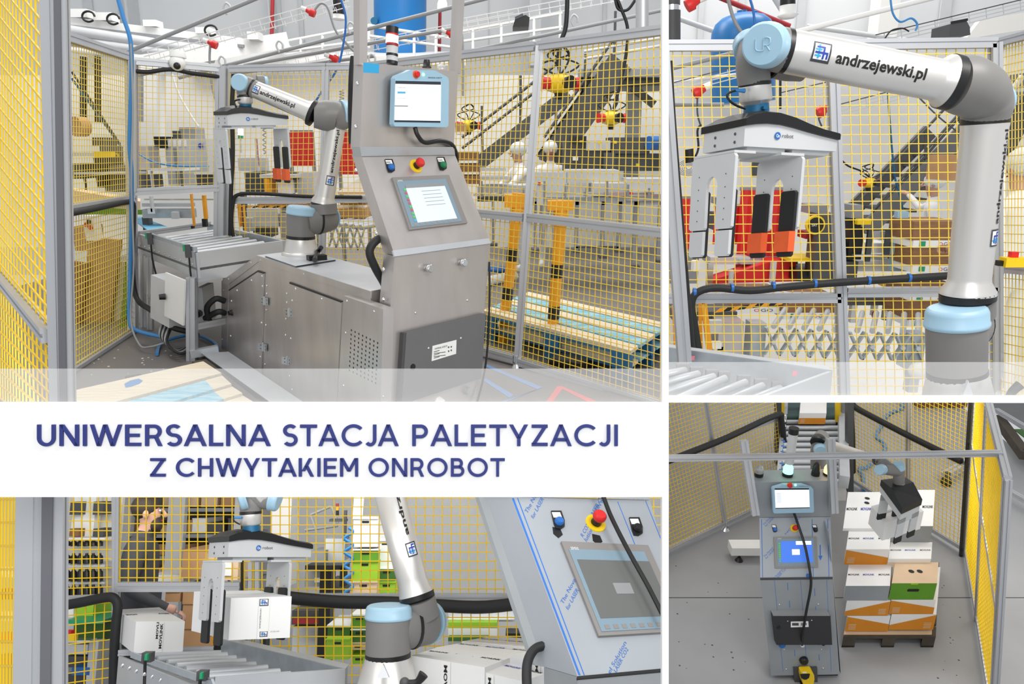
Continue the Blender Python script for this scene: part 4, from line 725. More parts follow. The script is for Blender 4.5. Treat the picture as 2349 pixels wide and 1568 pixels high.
cable('hanging_hose', [G(775, -20, 9), G(793, 40, 9), G(786, 110, 9), G(772, 160, 9), G(745, 200, 9), G(722, 235, 9)], .012, 'blue', 'blue hose hanging from the roof behind the elbow', 'hose'); cable('hanging_hose', [G(1302, -20, 8), G(1298, 60, 8), G(1285, 100, 8), G(1280, 150, 8)], .022, 'black', 'black cable hanging to the yellow socket cluster', 'cable'); cable('hanging_hose', [G(1408, -20, 8), G(1425, 20, 8), G(1440, 70, 8), G(1432, 150, 8), G(1408, 250, 8)], .016, 'black', 'long black cable hanging to the far socket cluster', 'cable')
cable('loop_cable', [G(1410, -10, 8), G(1418, 20, 8), G(1440, 22, 8), G(1460, -5, 8)], .014, 'black', 'black cable loop at the top right corner')
pipe('aluminium_upright', G(1473, -20, 6.5), G(1473, 75, 6.5), .05, 'alu', 'aluminium upright rising above the right fence panel', 'post'); 
for i, (u, v) in enumerate(((519, 18), (640, 105), (508, 140), (803, 62), (852, 135), (1316, 45))): c = G(u, v, 9.3); solo('hanger_hook', MB().sweep([c+V((0, 0, -.07)), c+V((-.03, 0, 0)), c+V((0, 0, .05)), c+V((.04, 0, .02)), c+V((.04, 0, -.03))], .012, 6, 4), 'light_grey', ('pale hanger hook at the top, left of the red pipe', 'pale hanger hook beside the white enclosure', 'pale hanger hook over the fence corner post', 'pale hanger hook left of the column upright', 'pale hanger hook behind the blue sticker', 'pale hanger hook above the right fence panel')[i], 'hook', 'overhead hooks')
def spider(u, v, y, s, lab):
    t = Thing('socket_cluster', lab, 'socket'); c = G(u, v, y); r = s
    t.part('body', MB().ball(c, r, (1.1, 1, .7)), 'yellow')
    for k in range(4): a = k*pi/2+.5; d = V((cos(a), sin(a)*.6-.2, 0)); t.part('outlet', MB().lathe(c+d*r*.7, c+d*r*1.6, [(0, r*.4), (.6, r*.42), (1, r*.5)], 12), 'red' if k % 2 == 0 else 'black')
    t.part('underside', MB().lathe(c+V((0, 0, -r*.6)), c+V((0, 0, -r*1.1)), [(0, r*.4), (1, r*.25)], 12), 'black')
    for k in range(4): a = k*1.7; t.part('lead', MB().sweep([c+V((0, 0, r*.5)), c+V((cos(a)*r*1.4, 0, r*1.3)), c+V((cos(a+2)*r, .05, r*2)), c+V((.02, 0, r*2.6))], r*.07, 6), 'black')
spider(1283, 192, 8, .135, 'yellow hanging socket cluster with red outlets and tangled leads, the larger one'); spider(1402, 271, 9, .11, 'yellow hanging socket cluster with red outlets over the dark machine'); spider(1075, 288, 10, .1, 'small socket cluster beside the column at pendant height')
def stair(lab, a, b, y, w, n, m='dark_steel', dy=.8, rails=((-14, 0),)):
    t = Thing('steel_stair', lab, 'stairs'); A_, B_ = G(*a, y), G(*b, y)
    for k in (0, dy): t.part('stringer', MB().bar(A_+V((0, k, 0)), B_+V((0, k, 0)), .05, w, (0, 0, 1)), m)
    for i in range(n): q_ = lerp(A_, B_, (i+.5)/n); t.part('tread', MB().box(q_.x-.14, q_.x+.14, y, y+dy, q_.z-.02, q_.z+.02), m)
    for du, dv in rails: t.part('handrail', MB().cyl(G(a[0]+du, a[1]+dv, y), G(b[0]+du, b[1]+dv, y), .02, None, 8), m)
    for k in (.1, .5, .9): q_ = lerp(A_, B_, k); t.part('baluster', MB().cyl(q_, q_+V((0, 0, .75)), .018, None, 8), m)
stair('dark steel stair with handrails rising to the right behind the fence', (1085, 385), (1305, 215), 11.5, .2, 9, rails=((-25, -70), (-25, -45)))
stair('heavy dark stair rising to the platform at right', (1258, 375), (1425, 140), 11.0, .34, 11, 'dark_grey', 1.0, ((-10, -60),))
t = Thing('steel_platform', 'grey steel platform with handrails at the upper right', 'platform'); t.part('beam', bx(1330, 158, 1545, 176, 11, .3), 'mid_grey'); t.part('deck', bx(1330, 176, 1545, 196, 11.2, 1.2), 'dark_grey'); t.part('column', bx(1442, 196, 1465, 420, 11.3, .2), 'mid_grey'); t.part('brace', MB().bar(G(1450, 200, 11.3), G(1500, 240, 11.3), .1), 'dark_grey')
for a, b in (((1340, 135), (1545, 100)), ((1340, 118), (1545, 82))): t.part('handrail', MB().cyl(G(*a, 11), G(*b, 11), .02, None, 8), 'light_grey')
# machines at right
def clutter(lab, name, cat, parts):
    t = Thing(name, lab, cat)
    for nm, u0, v0, u1, v1, y, dy, m in parts: t.part(nm, bx(u0, v0, u1, v1, y, dy), m)
    return t
clutter('black packing machine with small levers behind the right fence', 'packing_machine', 'machine', [('body', 1296, 322, 1400, 395, 10.2, .5, 'dark_grey'), ('head', 1310, 312, 1345, 326, 10.1, .3, 'black'), ('hopper', 1400, 315, 1490, 352, 10.2, .5, 'dark_grey'), ('panel', 1345, 322, 1400, 345, 10.15, .05, 'light_grey'), ('screen', 1314, 358, 1326, 368, 10.15, .03, 'white'), ('arm', 1385, 350, 1410, 385, 10.1, .2, 'dark_steel'), ('cover', 1410, 352, 1515, 392, 10.3, .4, 'dark_steel'), ('lever', 1330, 322, 1338, 326, 10.05, .05, 'yellow'), ('lever', 1372, 324, 1379, 330, 10.05, .05, 'yellow'), ('lever', 1408, 323, 1415, 329, 10.05, .05, 'yellow'), ('lever', 1460, 375, 1467, 381, 10.05, .05, 'yellow')])
cc = G(1488, 328, 10.1); t = Thing('film_reel', 'bright blue film reel on the black packing machine', 'reel'); t.part('reel', MB().cyl(cc, cc+V((.18, .1, 0)), .085, None, 22), 'blue'); t.part('disc', MB().cyl(cc+V((.18, .1, 0)), cc+V((.2, .11, 0)), .1, None, 22), 'light_blue')
clutter('long light grey packing line with side covers behind the right fence', 'packing_line', 'machine', [('cover', 1095, 425, 1230, 442, 9.6, .5, 'light_grey'), ('cover', 1225, 395, 1300, 440, 9.5, .5, 'steel_light'), ('cover', 1300, 390, 1420, 420, 9.5, .5, 'light_grey'), ('cover', 1360, 420, 1440, 450, 9.3, .5, 'light_grey'), ('cover', 1440, 410, 1545, 460, 9.2, .5, 'light_grey'), ('rail', 1085, 445, 1545, 450, 9.1, .1, 'chrome'), ('rail', 1220, 440, 1500, 444, 9.1, .1, 'chrome'), ('bed', 1220, 452, 1545, 470, 9.3, .4, 'galv'), ('bed', 1095, 450, 1220, 462, 9.4, .4, 'dark_steel'), ('bracket', 1232, 420, 1246, 470, 9.0, .1, 'light_grey'), ('tray', 1100, 405, 1170, 412, 9.5, .3, 'steel_light'), ('tray', 1100, 385, 1160, 392, 9.7, .3, 'steel_light'), ('button', 1234, 418, 1241, 424, 8.98, .05, 'red'), ('button', 1446, 441, 1452, 446, 8.98, .05, 'red')]+[('leg', u, 462, u+6, v, 9.3, .05, 'mid_grey') for u, v in ((1128, 560), (1225, 575), (1238, 560), (1320, 575), (1380, 588), (1418, 575), (1455, 610), (1512, 598))]+[('foot', u-5, v, u+13, v+5, 9.25, .15, 'dark_grey') for u, v in ((1128, 560), (1225, 575), (1320, 575), (1380, 588), (1418, 575), (1455, 610), (1512, 598))]+[('cross_bar', 1320, 565, 1420, 569, 9.3, .05, 'dark_steel')])
for i in range(9): u = 1105+i*48; solo('machine_post', MB().bar(G(u, 415+(i % 3)*8, 9.0), G(u, 452, 9.0), .022), 'mid_grey', ('slim grey bracket post on the packing line, %s from the left' % ('first', 'second', 'third', 'fourth', 'fifth', 'sixth', 'seventh', 'eighth', 'last')[i]), 'post', 'bracket posts on the packing line')
for i, (u0, v0, u1, v1, m) in enumerate(((1048, 348, 1096, 374, 'card_brown'), (1050, 376, 1098, 400, 'card_brown'), (1052, 402, 1098, 428, 'card_brown'), (1044, 282, 1066, 308, 'cardboard'))): t = Thing('carton', ('brown carton on top of the stack beside the column', 'brown carton in the middle of the stack beside the column', 'brown carton at the bottom of the stack beside the column', 'small carton high up beside the column')[i], 'box'); t.part('body', bx(u0, v0, u1, v1, 8.8, .4), m); t.part('label_strip', bx(u0, v1-6, u1, v1, 8.79, .012), 'white')
person('worker in white coat and hairnet bending over the packing line, the left one', Z(1186, 505) if 0 else V((.1, 10.6, 0)), 1.66, 110, dict(el=(-.2, .2, 1.2), wl=(-.1, .4, 1.1), pl=(-.08, .46, 1.08), er=(.2, .2, 1.2), wr=(.1, .4, 1.1), pr=(.08, .46, 1.08)))
person('worker in white coat and hairnet facing the fence beside the black machine', V((.52, 10.9, 0)), 1.68, 175, dict(el=(-.22, .15, 1.15), wl=(-.1, .35, 1.05), pl=(-.08, .4, 1.03), er=(.22, .15, 1.15), wr=(.1, .35, 1.05), pr=(.08, .4, 1.03)), look=8)
# left and middle background
def curtain(lab, u0, u1, v0, v1, y, m='red'):
    mb = MB(); n = 14; am = .25*(u1-u0)/n*y/1800
    zl, zh = G(u0, v1, y).z, G(u0, v0, y).z; X = [(G(u0+(u1-u0)*i/n, v0, y).x, y+am*(i % 2)) for i in range(n+1)]
    for (xa, ya), (xc, yc) in zip(X[:-1], X[1:]): mb.hexa([(xa, ya, zl), (xc, yc, zl), (xc, yc+.01, zl), (xa, ya+.01, zl)], [(xa, ya, zh), (xc, yc, zh), (xc, yc+.01, zh), (xa, ya+.01, zh)])
    t = Thing('welding_curtain', lab, 'curtain'); zf = B.C.z-B.h
    if B is BA:
        for u in (u0, u1): a = G(u, v0, y+.05); t.part('post', MB().bar(V((a.x, a.y, zf)), a, .04), 'mid_grey')
    a, c = G(u0, v0, y), G(u1, v0, y); t.part('top_rail', MB().bar(a+V((0, .03, .01)), c+V((0, .03, .01)), .03), 'mid_grey'); t.part('sheet', mb, m)
curtain('red welding curtain seen left of the upper arm', 664, 716, 303, 380, 10); curtain('red welding curtain seen right of the upper arm', 776, 838, 303, 400, 9.6)
clutter('large light grey control cabinet behind the gripper', 'grey_cabinet', 'cabinet', [('body', 376, 318, 482, 425, 10, .6, 'light_grey'), ('seam', 404, 340, 405.5, 425, 9.99, .02, 'mid_grey'), ('plate', 384, 322, 391, 336, 9.98, .02, 'white'), ('plate', 396, 322, 403, 336, 9.98, .02, 'white'), ('plate', 408, 322, 415, 336, 9.98, .02, 'white'), ('plate', 420, 322, 427, 336, 9.98, .02, 'white'), ('top_unit', 410, 292, 450, 318, 10.1, .3, 'mid_grey'), ('top_unit', 395, 300, 412, 318, 10.05, .3, 'dark_steel'), ('side', 352, 313, 378, 340, 9.9, .4, 'black')])
solo('warning_disc', MB().cyl(G(460, 334, 9.98), G(460, 334, 9.96), .03, None, 20), 'logo_blue', 'round blue mandatory sign on the grey cabinet', 'sign')
t = Thing('station_sign', 'yellow station number 2 on a dark board behind the left fence', 'sign'); t.part('board', bx(228, 335, 282, 378, 9.96, .04), 'panel_grey'); t.part('number', text('2', lambda x, y: G(258+x*18, 372-y*22, 9.94), None, .02), 'yellow')
clutter('machine table with yellow bar and dark panels behind the left fence', 'work_table', 'machine', [('top', 160, 350, 215, 358, 9.2, .5, 'light_grey'), ('bar', 214, 348, 256, 361, 9.1, .1, 'yellow'), ('body', 214, 362, 235, 430, 9.3, .5, 'black'), ('panel', 235, 380, 300, 440, 9.5, .5, 'panel_grey'), ('unit', 210, 315, 240, 335, 9.3, .3, 'dark_steel'), ('shelf', 170, 395, 300, 400, 9.2, .4, 'light_grey'), ('leg', 190, 400, 196, 440, 9.2, .05, 'dark_steel'), ('unit', 160, 375, 190, 410, 9.4, .3, 'dark_steel'), ('backboard', 165, 285, 300, 310, 11.5, .1, 'white')])
cc = G(172, 290, 9.2); solo('tape_reel', MB().cyl(cc, cc+V((.05, .12, 0)), .11, None, 22), 'cardboard', 'brown tape reel behind the left fence', 'reel')
for i, (u, m) in enumerate(((192, 'black'), (224, 'black'), (324, 'mid_grey'))): pipe('riser_pipe', G(u, 130, 12), G(u, 280, 12), .05 if i < 2 else .03, m, ('dark riser pipe nearest the left post', 'second dark riser pipe behind the left fence', 'grey riser pipe right of the corner post')[i])
for i, (a, b) in enumerate((((165, 165), (275, 330)), ((165, 180), (280, 340)))): pipe('slanting_cable', G(*a, 10), G(*b, 10), .014, ('black', 'teal_blue')[i], ('black cable slanting down behind the left fence', 'teal cable slanting down behind the left fence')[i], 'cable')
cable('signal_cable', [G(395, 170, 9), G(410, 215, 9), G(435, 260, 9), G(455, 290, 9)], .012, 'white', 'white cable drooping behind the conveyor fence'); cable('signal_cable', [G(305, 345, 9.2), G(350, 370, 9.2), G(400, 380, 9.2), G(480, 382, 9.2)], .01, 'cable_blue', 'thin blue cable along the grey cabinet')
pipe('white_column', G(370, 170, 11.5), G(370, 320, 11.5), .06, 'white', 'slim white column behind the conveyor fence', 'column')
clutter('metal work tables seen through the conveyor fence', 'steel_table', 'table', [('top', 345, 386, 420, 392, 9.2, .5, 'chrome'), ('leg', 343, 392, 350, 432, 9.2, .06, 'light_grey'), ('leg', 412, 392, 418, 432, 9.2, .06, 'dark_steel'), ('top', 445, 395, 500, 400, 9.0, .4, 'chrome'), ('unit', 450, 400, 500, 428, 9.1, .3, 'dark_steel'), ('unit', 330, 400, 350, 430, 9.3, .3, 'dark_steel'), ('unit', 312, 335, 345, 390, 9.6, .3, 'steel')])
clutter('packing machinery with clear covers behind the robot gripper', 'packing_unit', 'machine', [('frame', 560, 395, 605, 440, 9.2, .5, 'dark_steel'), ('top', 595, 400, 676, 408, 9.0, .5, 'light_grey'), ('cover', 605, 410, 620, 445, 9.0, .3, 'amber'), ('drum', 635, 408, 665, 445, 9.1, .4, 'white'), ('screen', 545, 362, 612, 392, 9.5, .1, 'light_grey'), ('cover', 562, 330, 600, 360, 9.6, .3, 'white'), ('post', 588, 318, 590, 395, 9.3, .04, 'chrome'), ('unit', 680, 395, 720, 445, 9.3, .4, 'light_grey'), ('unit', 655, 395, 680, 412, 9.2, .3, 'dark_grey'), ('leg', 562, 440, 567, 645, 9.3, .05, 'dark_steel'), ('leg', 668, 445, 673, 645, 9.3, .05, 'dark_steel')])
t = Thing('stack_light', 'small stack light with green and white bands behind the gripper', 'signal lamp')
for v0, v1, m in ((295, 303, 'lamp_white'), (303, 310, 'lamp_white'), (310, 318, 'green')): t.part('segment', MB().cyl(G(552, v1, 9.8), G(552, v0, 9.8), .03, None, 14), m)
t.part('pole', MB().cyl(G(552, 350, 9.8), G(552, 318, 9.8), .012, None, 8), 'chrome')
mb = MB(); pts = []
for k in range(40): pts.append(G(784+5*sin(k*.9), 205+k*.9, 9)); 
cable('coil_cable', pts, .006, 'cable_grey', 'spiral grey cable hanging behind the elbow'); cable('coil_cable', [G(607+4*sin(k*.9), 290+k*1.6, 9) for k in range(40)], .006, 'cable_grey', 'spiral grey cable hanging behind the gripper')
clutter('pale folded cartons and sheets stacked right of the upper arm', 'carton_stack', 'boxes', [('sheet', 775, 440, 838, 446, 8.6, .5, 'card_pale'), ('carton', 780, 455, 838, 470, 8.4, .5, 'card_brown'), ('sheet', 772, 470, 838, 476, 8.4, .5, 'white'), ('carton', 770, 478, 838, 500, 8.3, .5, 'cardboard'), ('sheet', 765, 502, 838, 507, 8.3, .5, 'white'), ('board', 790, 462, 820, 466, 8.2, .3, 'yellow')])
solo('bent_sheet', MB().prism([G(770, 442, 8.7), G(838, 400, 8.7), G(838, 442, 8.7)], (0, .3, 0)), 'white', 'white bent sheet leaning right of the upper arm', 'sheet')
t = Thing('barrier_tape', 'yellow and black striped barrier tape stretched behind the robot foot', 'tape')
for i in range(14): k = 540+i*12; t.part('stripe', MB().prism([G(k, 477, 8), G(k+10, 471, 8), G(k+20, 471, 8), G(k+10, 477, 8)], (0, .01, 0)), ('amber', 'black')[i % 2])
t = Thing('yellow_stand', 'yellow stand with lettering behind the black hose', 'stand'); t.part('post', bx(543, 455, 552, 520, 7.9, .06), 'amber'); t.part('post', bx(556, 470, 562, 530, 7.9, .06), 'amber')
def lattice(lab, a, b, h, n, y, r=.028):
    t = Thing('scissor_conveyor', lab, 'conveyor'); A_, B_ = G(*a, y), G(*b, y); hz = V((0, 0, h))
    for i in range(n):
        p, q_ = lerp(A_, B_, i/n), lerp(A_, B_, (i+1)/n)
        for x, y2 in ((p, q_+hz), (p+hz, q_)): t.part('link', MB().bar(x, y2, .012, .045, (0, 1, 0)), 'galv')
        c = (p+q_+hz)/2; t.part('pin', MB().cyl(c+V((0, -.02, 0)), c+V((0, -.035, 0)), .016, None, 10), 'chrome'); m_ = lerp(p, q_, .5)+hz*1.05; t.part('roller', MB().cyl(m_, m_+V((.25, .5, .02)), r, None, 10), 'steel_light')
    return t
lattice('grey scissor roller conveyor stretching behind the robot foot', (755, 565), (838, 575), .22, 5, 8.0)
clutter('grey conveyor drive unit behind the black hose', 'drive_unit', 'machine', [('case', 565, 478, 640, 520, 8.3, .4, 'light_grey'), ('plate', 560, 500, 580, 530, 8.2, .1, 'steel_light'), ('motor', 580, 520, 620, 545, 8.3, .3, 'dark_steel'), ('foot', 640, 490, 660, 560, 8.3, .2, 'steel'), ('belt', 590, 468, 700, 476, 8.4, .5, 'card_brown')])
clutter('aluminium outfeed conveyor with chrome rods behind the conveyor mouth', 'outfeed_conveyor', 'conveyor', [('beam', 325, 466, 440, 474, 9.0, .1, 'steel_light'), ('beam', 325, 480, 440, 500, 9.0, .15, 'galv'), ('rod', 330, 456, 490, 459, 9.2, .03, 'chrome'), ('leg', 342, 450, 350, 486, 8.9, .06, 'light_grey'), ('wheel', 338, 478, 356, 490, 8.9, .05, 'chrome'), ('bracket', 392, 486, 408, 502, 8.9, .06, 'light_grey'), ('leg', 325, 498, 345, 540, 9.1, .1, 'dark_steel')])
solo('blue_belt', MB().hexa([Z(305, 505, .75), Z(320, 498, .75), Z(385, 522, .75), Z(340, 530, .75)], [Z(305, 503, .77), Z(320, 496, .77), Z(385, 520, .77), Z(340, 528, .77)]), 'blue_belt', 'light blue conveyor belt leading to the rollers', 'conveyor belt')
t = Thing('carton', 'long pale carton with green band on the table behind the left fence', 'box'); t.part('body', MB().hexa([G(165, 470, 7.6), G(322, 480, 7.9), G(322, 480, 8.4), G(165, 470, 8.4)], [G(165, 436, 7.6), G(322, 462, 7.9), G(322, 455, 8.4), G(165, 430, 8.4)]), 'card_pale'); t.part('band', MB().hexa([G(165, 492, 7.58), G(326, 492, 7.88), G(326, 492, 8.38), G(165, 492, 8.38)], [G(165, 471, 7.58), G(326, 481, 7.88), G(326, 481, 8.38), G(165, 471, 8.38)]), 'box_green')
t = Thing('panel_box', 'white control box with red knobs behind the left fence', 'switch box'); t.part('case', bx(190, 495, 218, 552, 7.3, .15), 'white'); [t.part('knob', MB().cyl(G(u, v, 7.3), G(u, v, 7.26), .02, None, 12), m) for u, v, m in ((197, 515, 'red'), (207, 522, 'red'), (203, 508, 'black'))]
for i, (pts, m, lab, y) in enumerate((([(205, 545), (275, 550), (250, 760), (175, 790)], 'cardboard', 'flat brown cardboard sheet leaning upright behind the left fence', 7.4), ([(165, 600), (200, 605), (180, 770), (165, 780)], 'card_brown', 'darker cardboard sheet at the left behind the near post', 7.3), ([(268, 600), (290, 600), (272, 760), (250, 755)], 'box_white', 'pale carton blank with green edge leaning beside the corner post', 7.5))):
    solo('cardboard_sheet', MB().prism([G(*p, y) for p in pts], (0, .06, 0)), m, lab, 'cardboard')
solo('green_carton', MB().prism([G(168, 792, 7.2), G(290, 738, 7.2), G(292, 752, 7.2), G(168, 808, 7.2)], (0, .2, 0)), 'box_green', 'green carton edge lying at the foot of the left fence', 'box'); solo('white_carton', MB().prism([G(168, 808, 7.15), G(300, 750, 7.15), G(300, 775, 7.15), G(168, 850, 7.15)], (0, .2, 0)), 'box_white', 'white printed carton below the green one at the left fence foot', 'box'); solo('green_carton', MB().prism([G(286, 600, 7.45), G(296, 600, 7.45), G(296, 720, 7.45), G(278, 740, 7.45)], (0, .1, 0)), 'box_green', 'narrow green carton standing at the fence corner post', 'box'); solo('brown_carton', bx(165, 520, 205, 575, 7.5, .3), 'cardboard', 'brown carton left of the white control box', 'box')
# ================================================================ bay B, upper right: the robot arm close up
B = BB; P = B.y; Z = B.z; G = P
struct('wall_back', bx(1400, 118, 2600, 1500, 9.5, .1), 'hall_white'); struct('wall_upper', bx(1400, -200, 2600, 140, 11, .1), 'hall_grey')
for u in (1608, 1700, 1838, 2040, 2168): struct('panel_joint', bx(u, -60, u+2, 118, 10.95, .03), 'light_grey')
struct('pillar', bx(2028, -60, 2052, 130, 10.4, .3), 'hall_white'); struct('wall_panel', MB().prism([G(2215, 90, 10), G(2400, 60, 10), G(2400, 20, 10), G(2250, 45, 10)], (0, .1, 0)), 'hall_white')
pB = fplane(4.2); pB3 = vplane(P(2288, 905, 4.2), P(2420, 905, 3.5))
fence('yellow mesh fence panel behind the gripper in the close-up view', pB(1500, 105), pB(1908, 103), pB(1938, 960), pB(1520, 960), [.65], .052, .05, .0021, 'r'); fence('yellow mesh fence panel behind the upper arm in the close-up view', pB(1924, 103), pB(2283, 98), pB(2287, 960), pB(1950, 960), [.635], .05, .05, .0021, 'r')
fence('yellow mesh fence panel at the far right in front of the person in white', pB3(2294, 97), pB3(2430, 62), pB3(2430, 1000), pB3(2290, 960), [.62], .045, .05, .0021, 'l')
t = Thing('fence_post', 'pale leaning post at the left edge of the close-up view', 'post'); t.part('shaft', MB().bar(P(1570, 830, 3.3), P(1517, 118, 3.3), .055, .05, (0, 1, 0), True), 'alu')
for i, (pts, lab) in enumerate((([(1534, 140), (1541, 260), (1555, 440), (1572, 640), (1586, 790), (1590, 850)], 'black ribbed hose standing beside the pale post in the close-up'), ([(1605, 820), (1592, 740), (1586, 700), (1598, 672), (1640, 660), (1720, 666), (1800, 658), (1920, 648), (2050, 640), (2180, 632)], 'black ribbed hose bending along the fence rail in the close-up'))):
    cable('rail_hose', [P(*p, 4.12 if i else 3.6) for p in pts], .021 if i else .017, 'rubber', lab, 'hose')
for i, (u, v) in enumerate(((1593, 670), (1679, 660), (1774, 655), (1869, 650), (1992, 643), (2085, 637))): c = P(u, v, 4.12); solo('cable_tie', MB().lathe(c+V((-.007, 0, 0)), c+V((.007, 0, 0)), [(0, .024), (1, .024)], 14), 'blue', 'blue cable tie round the black rail hose, %s from the left' % ('first', 'second', 'third', 'fourth', 'fifth', 'sixth')[i], 'cable tie', 'ties on the rail hose')
# ---- robot
RY = 2.55; J = lambda u, v, dy=0: P(u, v, RY+dy); RB = J(2195, 700); R = lambda px: B.r(RB, px)
t = Thing('robot_arm', 'large close-up robot arm, silver tubes with grey joints and light blue caps', 'robot')
t.part('foot', MB().lathe(J(2198, 990), J(2196, 858), [(0, R(100)), (.3, R(92)), (.4, R(82)), (1, R(65))], 44), 'silver'); t.part('foot_rib', MB().prism([J(2204, 905, -.13), J(2217, 870, -.115), J(2228, 905, -.13)], (0, -.012, 0)), 'steel_light'); ring(t, J(2195, 863), J(2194.5, 849), R(65))
t.part('base_joint', MB().sweep([J(2194, 850), J(2194, 780), J(2193, 740)], [R(64), R(64.5), R(64)], 48), 'grey_plastic'); cap(t, J(2194, 748, 0), J(2195, 704), R(67), 48)
t.part('shoulder', MB().sweep([J(2200, 760, .02), J(2209, 748, .1), J(2216, 740, .2)], [R(60), R(64), R(64)], 40), 'grey_plastic'); cap(t, J(2216, 740, .2), J(2219, 739, .24), R(62)); ring(t, J(2211, 746, .12), J(2212, 745, .14), R(65.5))
t.part('arm_collar', MB().sweep([J(2219, 720, .1), J(2219, 680, .08)], [R(60), R(60)], 36), 'grey_plastic'); ring(t, J(2219, 688, .06), J(2219.5, 672, .06), R(60))
u0, u1 = J(2220, 674, .06), J(2259, 284, .06); t.part('upper_arm', MB().lathe(u0, u1, [(0, R(60)), (.02, R(59)), (.075, R(46.5)), (.1, R(45.5)), (.97, R(47.5)), (1, R(49))], 44), 'silver'); ring(t, u1, J(2260, 270, .06), R(49.5))
el = [J(2184, 190), J(2215, 196, .01), J(2246, 212, .03), J(2261, 240, .05), J(2261, 272, .06)]; t.part('elbow', MB().sweep(el, [R(57), R(62), R(60), R(54), R(49)], 44, 10), 'grey_plastic'); cap(t, J(2276, 232, .1), J(2284, 234, .14), R(44)); ring(t, J(2168, 186), J(2186, 190.5), R(57.5))
f0_, f1_ = J(2170, 187), J(1803, 117); t.part('forearm', MB().lathe(f0_, f1_, [(0, R(56)), (.015, R(55)), (.05, R(44.5)), (.07, R(43)), (.97, R(45)), (1, R(43))], 44), 'silver'); ring(t, J(1806, 117.5), J(1795, 115.5), R(46.5))
vw = (B.C-lerp(f0_, f1_, .5)).normalized(); tube_text(t, 'andrzejewski.pl', f1_, f0_, R(45), R(43), .262, .812, vw+V((0, 0, .06)), .36)
fn = tube_text(t, None, f1_, f0_, R(45), R(43), .115, .225, vw+V((0, 0, .22)), .46); emblem(t, fn)
vu = vw+V((.95, 0, 0)); vu2 = (B.C-u0).normalized()+V((1.15, 0, 0)); tube_text(t, 'andrzejewski.pl', u0, u1, R(46), R(47), .43, .965, vu2, .2); fn = tube_text(t, None, u0, u1, R(46), R(47), .3, .4, vu2, .36); emblem(t, fn)
t.part('wrist', MB().sweep([J(1797, 116), J(1775, 112), J(1750, 108, .02), J(1735, 110, .03)], [R(46), R(46), R(45), R(38)], 40), 'grey_plastic')
k = cap(t, J(1762, 104, -.045), J(1749, 102, -.125), R(45), 44)
c0 = J(1752, 102, -.14); ax = (J(1749, 102, -.125)-J(1762, 104, -.045)).normalized(); sx = ax.cross(V((0, 0, 1))).normalized(); sx = sx if sx.x > 0 else -sx; sy = sx.cross(ax); sy = sy if sy.z > 0 else -sy
c0 = J(1749, 102, -.125)+ax*.001
for pts in ([(-.45, .35), (-.45, -.25), (-.25, -.4), (.0, -.4), (.08, -.3), (.08, .4), (.4, .4), (.48, .3), (.48, .05), (.3, -.05), (.08, -.05)], [(.25, -.05), (.5, -.4)]): t.part('raised_mark', MB().sweep([c0+sx*a*R(40)*.75+sy*b*R(40)*.75 for a, b in pts], R(1.6), 6, 2), 'light_blue', parent=k)
t.part('wrist', MB().sweep([J(1728, 108, .06), J(1727, 150, .03), J(1730, 190, .03)], [R(34), R(36), R(34.5)], 36), 'grey_plastic'); cap(t, J(1722, 112, .07), J(1716, 94, .1), R(36))
t.part('wrist', MB().sweep([J(1770, 150, .05), J(1800, 157, .08), J(1838, 166, .11)], [R(26), R(26), R(20)], 28), 'grey_plastic'); ring(t, J(1764, 148, .045), J(1769, 150, .05), R(30))
ring(t, J(1731, 188, .03), J(1731, 197, .03), R(34.8)); t.part('tool_flange', MB().lathe(J(1732, 197, .03), J(1734, 240, .03), [(0, R(34)), (.78, R(35)), (.82, R(33)), (1, R(26))], 36), 'silver'); t.part('quick_changer', MB().lathe(J(1735, 238, .03), J(1735, 258, .03), [(0, R(26.5)), (1, R(27.5))], 30), 'teal_blue'); t.part('changer_lock', bx(1752, 243, 1764, 250, RY-.03, .02), 'teal_blue')
t.part('tool_cable', MB().sweep([J(1705, 208, -.02), J(1685, 208, -.03), J(1668, 217, -.03), J(1675, 232, -.03), J(1692, 243, -.02), J(1710, 249, -.01)], R(2.6), 8), 'black'); t.part('cable_plug', MB().lathe(J(1708, 208, -.02), J(1686, 207, -.03), [(0, R(5)), (.4, R(4)), (1, R(2.4))], 12), 'cable_blue')
g0 = J(1706, 335, -.08); gripper('large close-up gripper with black cover, orange foam tips and grey plates', g0, J(1918, 347, .05), J(1612, 352, .05), B.r(g0, 50), -.09, .62, 'orange')
# ---- conveyor corner at the bottom left
t = Thing('roller_conveyor', 'galvanised conveyor corner with rollers at the bottom of the close-up view', 'conveyor'); a, b = P(1500, 793, 3.5), P(1910, 851, 2.8); c = P(1640, 950, 2.35)
t.part('far_side', MB().hexa([a, b, b+V((0, .04, 0)), a+V((0, .04, 0))], [a+V((0, 0, -.3)), b+V((0, 0, -.3)), b+V((0, .04, -.3)), a+V((0, .04, -.3))]), 'galv'); t.part('top_flange', MB().hexa([a, b, b+V((0, .06, 0)), a+V((0, .06, 0))], [a+V((0, 0, .004)), b+V((0, 0, .004)), b+V((0, .06, .004)), a+V((0, .06, .004))]), 'steel_light')
t.part('end_plate', MB().hexa([b, c, c+V((-.01, .01, 0)), b+V((-.02, .0, 0))], [b+V((0, 0, -.3)), c+V((0, 0, -.3)), c+V((-.01, .01, -.3)), b+V((-.02, 0, -.3))]), 'steel_light')
